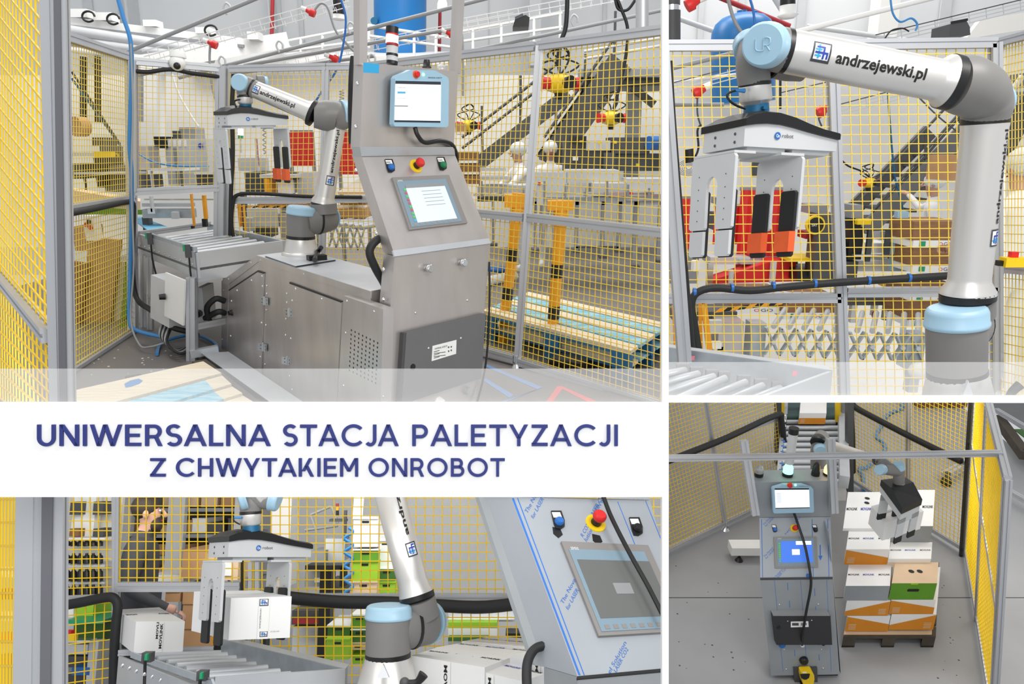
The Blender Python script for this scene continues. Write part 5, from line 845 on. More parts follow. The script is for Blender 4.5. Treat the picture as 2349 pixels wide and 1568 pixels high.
for p, q_ in (((1500, 862), (1570, 849)), ((1490, 884), (1601, 857)), ((1490, 907), (1637, 863)), ((1540, 920), (1663, 867)), ((1590, 925), (1710, 876)), ((1640, 930), (1749, 884)), ((1690, 930), (1789, 890))): t.part('roller', MB().cyl(P(*p, 2.75), P(*q_, 2.95), .0145, None, 14), 'steel_light'); e_ = P(*q_, 2.96); t.part('roller_slot', MB().box(e_.x-.03, e_.x+.02, e_.y, e_.y+.02, e_.z-.02, e_.z+.025), 'mid_grey')
for u, v in ((1606, 817), (1838, 853)): c = lerp(a, b, (u-1500)/410)+V((0, -.002, -.028)); t.part('pink_marker', MB().box(c.x-.011, c.x+.011, c.y-.006, c.y-.004, c.z-.01, c.z+.01), 'pink')
# ---- overhead
t = Thing('storage_tank', 'blue tank with domed top rising behind the robot wrist', 'tank'); c0, c1 = G(1704, 235, 8.6), G(1704, 30, 8.6); r_ = B.r(c0, 71); t.part('shell', MB().lathe(c0, c1, [(0, r_), (.68, r_), (.8, r_*.97), (.9, r_*.85), (.96, r_*.65), (1, r_*.3)], 40), 'tank_blue'); t.part('lifting_eye', MB().sweep([G(1733, 38, 8.5), G(1730, 28, 8.5), G(1736, 27, 8.5), G(1737, 38, 8.5)], .012), 'tank_blue'); t.part('nozzle', MB().cyl(G(1702, 34, 8.6), G(1702, 24, 8.6), .05), 'tank_blue')
t = Thing('roof_fan', 'black roof fan with white impeller above the forearm', 'fan'); t.part('housing', MB().cyl(G(1807, -30, 8), G(1807, 12, 8), B.r(G(1807, 0, 8), 17), None, 22), 'black'); t.part('impeller', MB().lathe(G(1807, 12, 8), G(1807, 43, 8), [(0, .075), (.6, .075), (.75, .1), (1, .06)], 22), 'white')
t = Thing('dark_duct', 'dark round duct at the top left of the close-up', 'duct'); t.part('tube', MB().cyl(G(1540, 95, 8), G(1540, 25, 8), B.r(G(1540, 50, 8), 21), None, 22), 'dark_grey'); t.part('joint', MB().cyl(G(1540, 27, 8), G(1540, 12, 8), B.r(G(1540, 50, 8), 18), None, 22), 'chrome'); t.part('tube', MB().cyl(G(1540, 12, 8), G(1540, -30, 8), B.r(G(1540, 50, 8), 20), None, 22), 'dark_grey')
def pipeB(a, b, y, r, m, lab, name='conduit', cat='pipe'): return solo(name, MB().cyl(G(*a, y), G(*b, y), r, None, 10), m, lab, cat)
pipeB((1640, -10), (1812, 60), 9.8, .03, 'red_dark', 'red sprinkler pipe behind the roof fan', 'sprinkler_pipe'); pipeB((1820, 75), (2150, -8), 7, .022, 'white', 'white conduit rising above the forearm'); pipeB((1535, 158), (1690, 120), 7.2, .02, 'cable_grey', 'grey conduit left of the wrist'); pipeB((1535, 190), (1730, 165), 7.4, .012, 'white', 'thin white conduit behind the wrist'); pipeB((1535, 240), (1660, 240), 7.6, .02, 'cable_grey', 'short grey conduit left of the tool flange'); pipeB((1550, 40), (1640, 72), 9.5, .03, 'light_grey', 'pale beam edge at the top left of the close-up', 'roof_beam', 'beam'); pipeB((1850, 60), (2100, 95), 10, .03, 'light_grey', 'pale beam edge above the forearm', 'roof_beam', 'beam'); pipeB((1775, -10), (1800, 30), 9.6, .04, 'light_grey', 'pale roof truss bar left of the fan', 'roof_beam', 'beam')
def trayB(a, b, y, lab, w=.09):
    t = Thing('wire_tray', lab, 'cable tray'); A_, B_ = G(*a, y), G(*b, y); d = (B_-A_); n = d.cross(V((0, 1, 0))).normalized()*w/2
    for k in (-1, -.3, .4, 1): t.part('side_wire', MB().bar(A_+n*k, B_+n*k, .009), 'light_grey' if k < 1 else 'dark_grey')
    mb = MB(); m_ = int(d.length/.14)
    for i in range(m_): q_ = A_+d*(i+.5)/m_; mb.bar(q_-n, q_+n, .006)
    t.part('cross_wires', mb, 'light_grey', kind='stuff')
trayB((2010, 92), (2400, -2), 7.5, 'wire tray with dark cables above the upper fence rail'); trayB((1535, 205), (1690, 165), 7, 'white wire tray seen left of the wrist'); trayB((1930, 250), (2160, 190), 7.6, 'pale wire tray below the forearm'); trayB((1790, 225), (1920, 195), 7.3, 'white wire tray right of the tool flange')
t = Thing('speaker_box', 'dark wedge-shaped box above the fence rail in the close-up', 'speaker'); t.part('case', MB().prism([G(2177, 84, 7), G(2226, 80, 7), G(2225, 62, 7), G(2217, 47, 7), G(2180, 55, 7)], (0, .3, 0)), 'dark_grey'); t.part('bracket', MB().bar(G(2182, 52, 7), G(2219, 45, 7), .02), 'black')
for i, (pts, m, r, lab) in enumerate((([(2042, -10), (2048, 30), (2065, 50), (2090, 42), (2104, 55), (2100, 70)], 'cable_blue', .008, 'blue hose looping below the tray at the top right'), ([(2030, 88), (2045, 70), (2070, 65), (2085, 72)], 'black', .006, 'thin black cable loop above the rail'), ([(1668, -10), (1682, 40), (1698, 70), (1716, 90)], 'mid_grey', .014, 'grey hose hanging in front of the blue tank'), ([(1718, -10), (1728, 25), (1732, 65)], 'blue', .01, 'blue hose hanging in front of the blue tank'), ([(2036, 200), (2042, 290), (2052, 400), (2062, 440), (2085, 540), (2102, 620)], 'teal_blue', .008, 'long teal cable hanging behind the fence mesh'), ([(2100, 215), (2150, 265), (2200, 305)], 'dark_grey', .006, 'thin dark cable slanting towards the stair'), ([(1790, 155), (1790, 250)], 'black', .01, 'short black cable hanging right of the tool flange'))):
    cable('hanging_hose', [G(*p, 6.5) for p in pts], r, m, lab, 'hose')
def plugB(u, v, y, lab, pts):
    t = Thing('power_socket', lab, 'socket'); c = G(u, v, y); t.part('body', MB().lathe(c+V((.03, 0, .02)), c+V((-.05, 0, -.03)), [(0, .03), (.4, .035), (.5, .05), (1, .045)], 14), 'red'); t.part('cap', MB().lathe(c+V((.08, 0, .04)), c+V((.02, 0, .015)), [(0, .03), (1, .03)], 10), 'white'); t.part('lead', MB().sweep([G(*p, y) for p in pts], .007, 6), 'dark_grey')
plugB(1592, 5, 6, 'red power socket at the very top left of the close-up', [(1585, 8), (1578, -20)]); plugB(1607, 207, 6.5, 'red power socket beside the tool cable', [(1600, 212), (1600, 260), (1608, 290)]); plugB(1890, 252, 6.8, 'red power socket near the gripper end', [(1884, 256), (1878, 270), (1885, 290)])
# ---- stairs, people, machines behind the fence
t = Thing('steel_stair', 'dark steel stair with double handrail behind the upper arm', 'stairs'); y = 8.2; A_, B_ = G(1985, 530, y), G(2215, 298, y)
for k in (0, .7): t.part('stringer', MB().bar(A_+V((0, k, 0)), B_+V((0, k, 0)), .05, .17, (0, 0, 1)), 'panel_grey')
for i in range(9): q_ = lerp(A_, B_, (i+.5)/9); t.part('tread', MB().box(q_.x-.02, q_.x+.26, y, y+.7, q_.z-.09, q_.z-.06), 'dark_grey')
for a, b in (((1970, 462), (2168, 248)), ((2000, 486), (2202, 258)), ((2006, 490), (2206, 264))): t.part('handrail', MB().cyl(G(*a, y), G(*b, y), .014, None, 8), 'dark_grey')
for u, v0, v1 in ((2123, 298, 392), (2178, 312, 335), (2202, 255, 322), (2107, 380, 410)): t.part('baluster', MB().cyl(G(u, v1, y), G(u, v0, y), .014, None, 8), 'dark_grey')
t = Thing('steel_stair', 'dark stair flank at the right edge above the hairnet', 'stairs'); t.part('stringer', MB().prism([G(2298, 350, 8), G(2320, 360, 8), G(2400, 210, 8), G(2400, 160, 8), G(2318, 255, 8)], (0, .6, 0)), 'dark_grey'); t.part('beam', bx(2305, 235, 2400, 258, 8.1, .3), 'mid_grey'); t.part('handrail', MB().cyl(G(2310, 210, 7.9), G(2400, 200, 7.9), .02, None, 8), 'light_grey'); t.part('handrail', MB().cyl(G(2316, 215, 7.9), G(2345, 175, 7.9), .03, None, 8), 'light_grey')
curtain('red curtain panel behind the left gripper plate', 1540, 1592, 456, 590, 7); curtain('wide red curtain behind the black pads', 1700, 1822, 436, 640, 7); curtain('narrow red curtain strip right of the first panel', 1640, 1700, 475, 560, 7.1)
solo('red_cover', MB().prism([G(1632, 650, 6.6), G(1828, 645, 6.6), G(1825, 600, 6.6), G(1780, 596, 6.6), G(1690, 625, 6.6), G(1640, 640, 6.6)], (0, .2, 0)), 'red', 'low red machine cover above the middle rail', 'cover')
clutter('grey packing line with clear cover and rods behind the gripper tips', 'packing_line', 'machine', [('cover', 1630, 590, 1720, 606, 6.8, .3, 'light_grey'), ('frame', 1530, 575, 1600, 650, 6.9, .3, 'mid_grey'), ('post', 1625, 605, 1632, 690, 6.5, .05, 'chrome'), ('post', 1676, 620, 1682, 650, 6.5, .05, 'light_grey'), ('box', 1592, 600, 1605, 622, 6.5, .1, 'white'), ('bed', 1700, 598, 1830, 606, 6.7, .3, 'galv'), ('post', 1772, 600, 1778, 650, 6.5, .05, 'light_grey'), ('unit', 1645, 490, 1680, 530, 7.2, .3, 'dark_grey'), ('unit', 1650, 455, 1680, 470, 7.2, .3, 'mid_grey')])
clutter('dark green carton sealer column with yellow guard right of the orange tips', 'carton_sealer', 'machine', [('column', 1879, 490, 1906, 640, 6.3, .2, 'dark_grey'), ('base', 1830, 620, 1905, 645, 6.4, .4, 'black'), ('arm', 1850, 532, 1885, 548, 6.4, .2, 'red_dark'), ('table', 1812, 592, 1880, 600, 6.4, .3, 'yellow'), ('unit', 1860, 470, 1900, 490, 6.6, .3, 'mid_grey'), ('unit', 1906, 555, 1925, 640, 6.5, .3, 'dark_grey')])
t = Thing('sealer_guard', 'yellow round guard reading SIAT on the carton sealer', 'guard'); cc = G(1868, 515, 6.28); t.part('disc', MB().cyl(cc, cc+V((0, -.03, 0)), .075, None, 24), 'yellow'); t.part('hub', MB().cyl(cc+V((0, -.03, 0)), cc+V((0, -.04, 0)), .06, None, 24), 'black'); t.part('lettering', text('SIAT', lambda x, y: G(1862+x*13, 519-y*5, 6.23)), 'white')
clutter('grey conveyor machinery with black motor in the middle of the close-up background', 'line_machine', 'machine', [('motor', 1955, 470, 1978, 500, 6.4, .2, 'mid_grey'), ('body', 1930, 500, 1975, 520, 6.4, .3, 'black'), ('tag', 1968, 502, 1998, 515, 6.3, .05, 'yellow'), ('column', 1952, 520, 1975, 595, 6.4, .2, 'black'), ('bed', 1935, 600, 1965, 640, 6.4, .3, 'dark_grey'), ('frame', 1965, 598, 2105, 622, 6.5, .3, 'light_grey'), ('rail', 1960, 584, 2100, 588, 6.3, .05, 'chrome'), ('post', 2060, 485, 2069, 620, 6.3, .06, 'light_blue'), ('unit', 2020, 530, 2060, 550, 6.5, .2, 'light_grey'), ('unit', 2075, 525, 2105, 560, 6.5, .2, 'light_grey'), ('sack', 2000, 560, 2045, 580, 6.6, .3, 'white'), ('rail', 1990, 525, 2060, 529, 6.4, .05, 'dark_steel'), ('post', 1993, 525, 1996, 600, 6.35, .03, 'dark_steel'), ('post', 2035, 525, 2038, 590, 6.35, .03, 'dark_steel'), ('underframe', 1940, 690, 2070, 700, 6.4, .3, 'dark_grey'), ('leg', 1955, 700, 1963, 740, 6.4, .06, 'light_grey'), ('leg', 2005, 700, 2012, 725, 6.4, .06, 'light_grey'), ('leg', 2032, 700, 2040, 735, 6.4, .06, 'mid_grey'), ('sheet', 2040, 655, 2085, 662, 6.3, .2, 'yellow'), ('sheet', 2005, 672, 2060, 680, 6.3, .2, 'yellow_pale')])
for i, u in enumerate((2003, 2072)): c = G(u, 722+i*2, 6.3); solo('castor', MB().lathe(c, c+V((.03, .0, 0)), [(0, .03), (.5, .035), (1, .03)], 14), 'red_dark' if i == 0 else 'dark_grey', ('red castor wheel under the line machine', 'dark castor wheel behind the lattice conveyor')[i], 'castor')
def wood_box(u0, v0, u1, v1, y, lab, sign=None, dy=.4):
    t = Thing('carton', lab, 'box', 'brown cartons on the line'); vm = v1-(v1-v0)*.28
    t.part('body', bx(u0, v0, u1, vm, y, dy), 'card_brown'); t.part('base_strip', bx(u0-2, vm, u1+2, v1, y-.01, dy), 'white')
    if sign:
        w_ = (u1-u0); a, b = (u0+w_*.55, u0+w_*.85); t.part('lettering', text('O', lambda x, y2: G(a+x*(b-a)*.3, v1-(v1-vm)*(.25-.0)-(v1-vm)*.5*y2, y-.013)), 'red'); t.part('lettering', text('GO', lambda x, y2: G(a+(b-a)*(.36+x*.64), v1-(v1-vm)*.25-(v1-vm)*.5*y2, y-.013)), 'dark_grey')
    t.part('green_tag', bx(u0+(u1-u0)*.12, vm+2, u0+(u1-u0)*.24, v1-3, y-.014, .003), 'green')
wood_box(2098, 508, 2200, 568, 6.0, 'brown carton with white base, top of the stack behind the upper arm', True); wood_box(2096, 569, 2200, 625, 6.0, 'brown carton with white base, second in the stack behind the upper arm', True); wood_box(2090, 655, 2200, 690, 5.9, 'brown carton just below the rail behind the upper arm', True); wood_box(2088, 691, 2180, 750, 5.9, 'lowest brown carton of the stack beside the blue base cap', True)
wood_box(1800, 680, 1918, 732, 5.8, 'brown carton with white base on the lattice conveyor', True); wood_box(1650, 670, 1795, 718, 5.9, 'long brown carton with white base left on the lattice conveyor', True)
solo('carton_lid', MB().hexa([G(1770, 672, 5.9), G(1920, 682, 5.7), G(1920, 680, 6.3), G(1770, 665, 6.3)], [G(1770, 668, 5.9), G(1920, 678, 5.7), G(1920, 672, 6.3), G(1770, 660, 6.3)]), 'white', 'white carton lid under the middle rail', 'lid')
t = Thing('barrier_tape', 'twisted yellow and black barrier tape below the middle rail', 'tape')
for i in range(14): k, v = 1640+i*17, 712-i*2.1; t.part('stripe', MB().prism([G(k, v+5, 5.2), G(k+12, v-5, 5.2), G(k+29, v-7, 5.2), G(k+17, v+3, 5.2)], (0, .006, 0)), ('amber', 'black')[i % 2])
t = Thing('yellow_stand', 'yellow angle stand with lettering behind the two hoses', 'stand'); t.part('post', MB().bar(G(1628, 808, 5), G(1612, 678, 5), .035, .035, (0, 1, 0)), 'amber'); t.part('post', MB().bar(G(1608, 800, 5.1), G(1605, 680, 5.1), .02, .02, (0, 1, 0)), 'amber'); t.part('post', MB().bar(G(1550, 800, 5.1), G(1545, 700, 5.1), .02, .02, (0, 1, 0)), 'amber'); t.part('lettering', text('zo', lambda x, y: G(1610+x*9, 697-y*8, 4.98)), 'print_black')
clutter('stainless drive box with bolts below the rail', 'drive_unit', 'machine', [('case', 1650, 738, 1702, 815, 5.3, .2, 'steel'), ('plate', 1628, 735, 1655, 765, 5.25, .05, 'light_grey'), ('plate', 1634, 785, 1655, 800, 5.25, .05, 'white'), ('motor', 1636, 795, 1658, 812, 5.3, .15, 'chrome'), ('support', 1725, 742, 1752, 830, 5.25, .15, 'galv'), ('top', 1545, 715, 1690, 735, 5.5, .3, 'dark_grey'), ('cable_box', 1560, 720, 1600, 760, 5.6, .2, 'mid_grey'), ('support', 2084, 765, 2115, 845, 5.2, .12, 'galv'), ('post', 2090, 845, 2105, 900, 5.2, .08, 'light_grey')])
lattice('grey scissor lattice of the roller conveyor below the rail, left part', (1752, 812), (1925, 822), .19, 5, 5.2, .02); lattice('grey scissor lattice of the roller conveyor below the rail, right part', (1942, 822), (2115, 828), .19, 5, 5.2, .02)
spider(1993, 419, 6.5, .06, 'yellow hanging socket cluster in the close-up background'); cable('cluster_lead', [G(1926, 362, 6.5), G(1945, 380, 6.5), G(1975, 392, 6.5), G(1993, 405, 6.5)], .007, 'black', 'black lead running to the hanging socket cluster')
t = Thing('wall_fan', 'black wall fan with wire cage left of the gripper', 'fan'); t.part('motor', MB().cyl(G(1583, 372, 6), G(1580, 342, 6), .035, None, 14), 'black'); mb = MB()
for k in range(6): r_ = .02+.015*k; mb.sweep([G(1580, 385, 6)+V((r_*cos(a), 0, r_*.6*sin(a))) for a in [i*pi/6 for i in range(13)]], .002, 5, 1)
t.part('cage', mb, 'dark_grey', kind='stuff'); cable('fan_lead', [G(1592, 365, 6), G(1602, 340, 6), G(1600, 300, 6), G(1608, 285, 6)], .008, 'black', 'black lead looping above the wall fan')
solo('slatted_grille', bx(1728, 365, 1748, 406, 8.5, .05), 'dark_grey', 'small dark grille between the gripper plates', 'grille')
t = Thing('stop_box', 'yellow stop button box with red button in front of the white coat', 'switch box'); t.part('case', bx(2310, 592, 2400, 613, 3.75, .06), 'yellow'); t.part('button', bx(2322, 578, 2336, 592, 3.77, .03), 'red'); t.part('plug', bx(2292, 598, 2311, 610, 3.77, .03), 'black')
pb = P(2338, 480, 4.9); person('person in white coat and hairnet at the right edge, seen from behind', V((pb.x, 4.9, 0)), 1.6, 12, dict(el=(-.27, .12, 1.15), wl=(-.2, .32, 1.1), pl=(-.19, .38, 1.1)))
pb = P(2165, 500, 7.2); person('second worker reaching over the brown cartons behind the upper arm', V((pb.x, 7.4, 0)), 1.38, 60, dict(er=(.3, .15, 1.35), wr=(.45, .3, 1.5), pr=(.5, .35, 1.53)))
solo('carton', ybox(P(2175, 412, 6.6), .22, .25, .2, 20), 'cardboard', 'brown carton held up in the hands of the second worker', 'box')
solo('white_bag', MB().ball(G(2108, 850, 5.1), .06, (1.2, 1, 1)), 'white', 'white bag beside the conveyor support at the bottom', 'bag')
t = Thing('clamp_lever', 'dark clamp lever at the bottom right corner of the close-up', 'lever'); t.part('lever', MB().sweep([P(2310, 915, 2.4), P(2325, 895, 2.4), P(2340, 882, 2.4)], [.01, .014, .016], 12), 'black'); t.part('pivot', MB().ball(P(2310, 915, 2.4), .015), 'dark_grey')
# ================================================================ bay D, lower left: the arm lifting a white carton off the rollers
B = BD; P = B.y; Z = B.z; G = P
struct('wall_back', bx(-300, 1000, 700, 1700, 11, .1), 'hall_white'); struct('wall_right', bx(640, 1000, 1600, 1700, 8.5, .1), 'light_grey')
struct('floor', MB().box(-6, 2, 3.6, 11, -.6, -.55), 'concrete_light')
# near post and fences
t = Thing('safety_fence_panel', 'near yellow mesh panel with broad post at the lower left edge', 'fence'); t.part('post', MB().bar(P(92, 1700, 1.5), P(98, 1000, 1.5), .088, .02, (0, 1, 0), True), 'alu'); q = fplane(1.488); t.part('groove_stripe', slab(q, [(98, 1040), (122, 1040), (116, 1620), (92, 1620)], .002), 'alu_groove')  # dark stripe over the post groove, its darkness put into the colour
t.part('wire_mesh', wires(P(-80, 1040, 1.75), P(48, 1040, 1.55), P(42, 1640, 1.55), P(-80, 1640, 1.75), .017, .0018, None, .045), 'yellow', kind='stuff')
q = lambda u, v: P(u, v, 4.5)
def dfence(lab, tl, tr, br, bl, **k): return fence(lab, q(*tl), q(*tr), q(*br), q(*bl), **k)
dfence('yellow mesh fence panel between near post and corner post, upper part', (130, 1000), (262, 1010), (265, 1366), (130, 1372), w=.025, cell=.05, r=.0026, posts='r', col='yellow', top=False); dfence('yellow mesh fence panel below the hose at the lower left', (130, 1392), (262, 1380), (252, 1640), (130, 1660), w=.02, cell=.05, r=.0026, posts='', col='yellow', top=False, bottom=False)
t = Thing('fence_post', 'aluminium corner post left of the bearded man', 'post'); rail(t, 'shaft', q(264, 1640), q(270, 1000), .032); t.part('edge_strip', MB().bar(q(256, 1640)+V((0, .02, 0)), q(262, 1000)+V((0, .02, 0)), .012), 'black')
dfence('yellow mesh fence panel in front of the bearded man', (278, 1000), (552, 1000), (552, 1345), (274, 1345), w=.05, cell=.048, r=.0026, posts='', col='yellow', top=False); t = Thing('fence_post', 'slim dark-edged post behind the gripper', 'post'); t.part('edge_strip', MB().bar(q(555, 1600), q(557, 1000), .014), 'black'); rail(t, 'shaft', q(580, 1600)+V((0, .03, 0)), q(582, 1000)+V((0, .03, 0)), .06)
dfence('yellow mesh fence panel behind the gripper and arm', (560, 1000), (932, 1000), (930, 1660), (560, 1660), mids=[.578], w=.05, cell=.05, r=.0026, posts='', col='yellow', top=False, bottom=False); dfence('yellow mesh fence panel between arm and film-covered control panel', (934, 1000), (1540, 1000), (1540, 1660), (934, 1660), mids=[.578], w=.05, cell=.05, r=.0026, posts='', col='yellow', top=False, bottom=False)
cable('rail_hose', [P(120, 1392, 4.4), P(180, 1382, 4.4), P(240, 1370, 4.4), P(262, 1372, 4.4), P(270, 1390, 4.4), P(266, 1430, 4.4), P(262, 1500, 4.4), P(260, 1620, 4.4)], .026, 'rubber', 'black hose bending down at the lower left corner post', 'hose')
cable('rail_hose', [P(640, 1366, 4.4), P(680, 1372, 4.4), P(780, 1380, 4.4), P(900, 1382, 4.4), P(1000, 1388, 4.4), P(1100, 1392, 4.4), P(1180, 1385, 4.4), P(1225, 1378, 4.4)], .034, 'rubber', 'thick black hose along the rail behind the robot cap', 'hose')
# robot
RY = 3.4; J = lambda u, v, dy=0: P(u, v, RY+dy); RB = J(890, 1400); R = lambda px: B.r(RB, px)
t = Thing('robot_arm', 'robot arm in the lower left view, upper arm leaning over a white carton stack', 'robot')
t.part('foot', MB().lathe(J(886, 1640), J(890, 1506), [(0, R(92)), (.3, R(86)), (.4, R(72)), (1, R(51))], 40), 'silver'); t.part('foot_rib', MB().prism([J(866, 1552, -.14), J(880, 1520, -.12), J(894, 1552, -.14)], (0, -.015, 0)), 'steel_light'); ring(t, J(890, 1508), J(890, 1497), R(51.5))
t.part('base_joint', MB().sweep([J(890, 1498), J(891, 1440), J(892, 1410)], [R(50.5), R(51), R(51)], 44), 'grey_plastic'); cap(t, J(891, 1418), J(892, 1387), R(53), 44)
t.part('shoulder', MB().sweep([J(900, 1445, .02), J(938, 1434, .08), J(972, 1427, .16)], [R(45), R(52), R(52)], 40), 'grey_plastic'); ring(t, J(940, 1434, .082), J(946, 1433, .09), R(53.5)); cap(t, J(974, 1427, .16), J(985, 1425, .2), R(51))
t.part('arm_collar', MB().sweep([J(968, 1415, .1), J(958, 1372, .08)], [R(42), R(41)], 32), 'grey_plastic'); ring(t, J(958, 1374, .08), J(955, 1362, .08), R(41.5))
u0, u1 = J(955, 1364, .08), J(858, 1000, .08); t.part('upper_arm', MB().lathe(u0, u1, [(0, R(41)), (.015, R(40)), (.07, R(36)), (.1, R(35.5)), (1, R(37))], 40), 'silver')
vu = (B.C-u0).normalized()+V((.62, 0, 0)); tube_text(t, 'andrzejewski.pl', u0, u1, R(35.5), R(37), .36, 1.02, vu, .2); fn = tube_text(t, None, u0, u1, R(35.5), R(37), .23, .315, vu, .36); emblem(t, fn)
t.part('forearm', MB().sweep([J(604, 1128), J(596, 1138), J(590, 1142)], [R(34), R(30), R(16)], 30), 'silver'); t.part('wrist', MB().sweep([J(600, 1090, .02), J(590, 1120, .02), J(578, 1150), J(575, 1175)], [R(38), R(36), R(27), R(24)], 30), 'grey_plastic')
cap(t, J(562, 1140, -.05), J(546, 1146, -.06), R(27)); cap(t, J(622, 1142, .0), J(641, 1147, .0), R(28)); t.part('wrist', MB().sweep([J(560, 1140), J(625, 1142)], [R(26), R(26)], 28), 'grey_plastic')
ring(t, J(575, 1172), J(575, 1179), R(25)); t.part('tool_flange', MB().lathe(J(575, 1179), J(576, 1205), [(0, R(24.5)), (.85, R(24.5)), (1, R(19))], 30), 'silver'); t.part('quick_changer', MB().lathe(J(576, 1203), J(577, 1219), [(0, R(19)), (1, R(19.5))], 26), 'teal_blue'); t.part('tool_cable', MB().sweep([J(555, 1187, -.04), J(538, 1186, -.04), J(537, 1194, -.04), J(550, 1202, -.03)], R(1.8), 7), 'black'); t.part('cable_plug', MB().cyl(J(555, 1187, -.04), J(538, 1186, -.04), R(2.6)), 'cable_blue')
g0 = J(523, 1277, -.1); gripper('gripper clamping a white carton above the rollers', g0, J(713, 1277, .22), J(478, 1278, .06), B.r(g0, 38), -.06, .72, 'dark')
# carton in the gripper
def wbox(lab, tops, h, tape=None, th=.0, grp=None, word=None, emb=False, m='box_white', name='carton'):
    """tops: four 3-D corners of the lid, front-left, front-right, back-right, back-left; h its height"""
    dz = V((0, 0, -h)); t = Thing(name, lab, 'box', grp); a, b, c, d = tops; t.part('body', MB().hexa([p+dz for p in tops], tops), m)
    up = V((0, 0, .002)); t.part('lid_seam', MB().hexa([lerp(a, d, .49), lerp(b, c, .49), lerp(b, c, .51), lerp(a, d, .51)], [p+up*.3 for p in (lerp(a, d, .49), lerp(b, c, .49), lerp(b, c, .51), lerp(a, d, .51))]), 'light_grey')
    if word:
        for k in (.04, .38, .72): t.part('lettering', text(word, lambda x, y: lerp(lerp(a, d, .46+.08*y), lerp(b, c, .46+.08*y), k+.25*x)+up, None, .03), 'print_black' if k != .38 else 'logo_blue')
    return t, dz
hb = [J(530, 1371, .0), J(669, 1367, .06), J(590, 1353, .38), J(445, 1356, .24)]
t, dz = wbox('white carton held in the gripper, emblem tape down its front', hb, .0, None); 
hh = B.r(hb[0], 92); a, b = hb[0], hb[1]; nrm = ((b-a).cross(V((0, 0, 1)))).normalized()*.003; nrm = nrm if nrm.y < 0 else -nrm
for o_ in [o for o in t.e.children if o.name.startswith('body')]: bpy.data.objects.remove(o_)
t.part('body', MB().hexa([p+V((0, 0, -hh)) for p in hb], hb), 'box_white'); fF = lambda x, y, e=0: lerp(a, b, x)+V((0, 0, -hh*(1-y)))+nrm*(1+e*.3)
t.part('tape', MB().hexa([fF(.46, 0), fF(.64, 0), fF(.64, 1), fF(.46, 1)], [fF(.46, 0)+nrm*.2, fF(.64, 0)+nrm*.2, fF(.64, 1)+nrm*.2, fF(.46, 1)+nrm*.2]), 'white')
emblem(t, lambda x, y, e=0: fF(.47+.15*x, .79+.17*y, 1+e)); emblem(t, lambda x, y, e=0: fF(.5+.13*x, .05+.13*y, 1+e)); t.part('lettering', text('ANDRZEJEWSKI', lambda x, y: fF(.48+.03*y, .25+.48*x, 2)), 'dark_grey'); t.part('lettering', text('EC 25017-440', lambda x, y: fF(.68+.14*x, .16+.025*y, 2)), 'dark_grey')
# carton waiting on the conveyor
wb = [P(312, 1425, 4.0), P(424, 1424, 4.1), P(365, 1392, 4.9), P(262, 1398, 4.8)]; t, dz = wbox('white carton waiting at the far end of the rollers', wb, .147, word='MOVLINK')
fl_ = lambda x, y, e=0: lerp(wb[0], wb[1], x)+V((0, -.003, -.147*(1-y))); t.part('tape', MB().hexa([fl_(.42, 0), fl_(.58, 0), fl_(.58, 1), fl_(.42, 1)], [fl_(.42, 0)+V((0, -.001, 0)), fl_(.58, 0)+V((0, -.001, 0)), fl_(.58, 1)+V((0, -.001, 0)), fl_(.42, 1)+V((0, -.001, 0))]), 'white'); t.part('lettering', text('MOVLINK', lambda x, y: fl_(.565-.06*y, .14+.8*x)+V((0, -.003, 0)), None, .03), 'print_black'); t.part('lettering', text('MOVLI', lambda x, y: fl_(.48-.05*y, .45+.53*x)+V((0, -.003, 0)), None, .03), 'print_black')
# conveyor
t = Thing('roller_conveyor', 'roller conveyor with galvanised guide and two green sensors, lower left view', 'conveyor')
a, b, c, d = P(272, 1498, 4.3), P(500, 1590, 3.1), P(792, 1535, 3.5), P(508, 1466, 4.5); dn = V((0, 0, -.22))
t.part('side_plate', MB().hexa([P(272, 1503, 4.3), P(500, 1595, 3.1), P(504, 1593, 3.12), P(276, 1502, 4.3)], [P(272, 1503, 4.3)+dn, P(500, 1595, 3.1)+dn, P(504, 1593, 3.12)+dn, P(276, 1502, 4.3)+dn]), 'steel_light')
t.part('end_plate', MB().hexa([P(494, 1553, 3.05), c, c+V((-.01, .02, 0)), P(494, 1552, 3.08)], [P(494, 1553, 3.05)+dn, c+dn, c+V((-.01, .02, -.22)), P(494, 1552, 3.08)+dn]), 'steel_light'); t.part('far_side', MB().hexa([d, c, c+V((0, .05, 0)), d+V((0, .05, 0))], [d+dn*.9, c+dn*.9, c+V((0, .05, -.2)), d+V((0, .05, -.2))]), 'galv'); t.part('far_flange', MB().hexa([d, c, c+V((0, .08, 0)), d+V((0, .08, 0))], [p+V((0, 0, .004)) for p in (d, c, c+V((0, .08, 0)), d+V((0, .08, 0)))]), 'steel_light')
t.part('guide_strip', slab(Pl(P(300, 1500, 4.0), (P(490, 1560, 3.2)-P(300, 1500, 4.0)).cross(V((0, 0, 1)))), [(304, 1494), (490, 1556), (497, 1575), (304, 1507)], .01), 'galv'); t.part('cross_bar', MB().bar(P(272, 1496, 4.4), P(490, 1488, 4.5), .03, groove=True), 'alu')
for i, (p0, p1) in enumerate((((340, 1505), (505, 1498)), ((362, 1513), (520, 1503)), ((384, 1520), (540, 1510)), ((404, 1528), (562, 1517)), ((425, 1536), (585, 1525)), ((448, 1545), (612, 1532)), ((470, 1553), (640, 1541)), ((492, 1562), (665, 1548)))): t.part('roller', MB().cyl(P(*p0, 4.0-.11*i), P(*p1, 4.2-.11*i), .017, None, 14), 'steel_light')
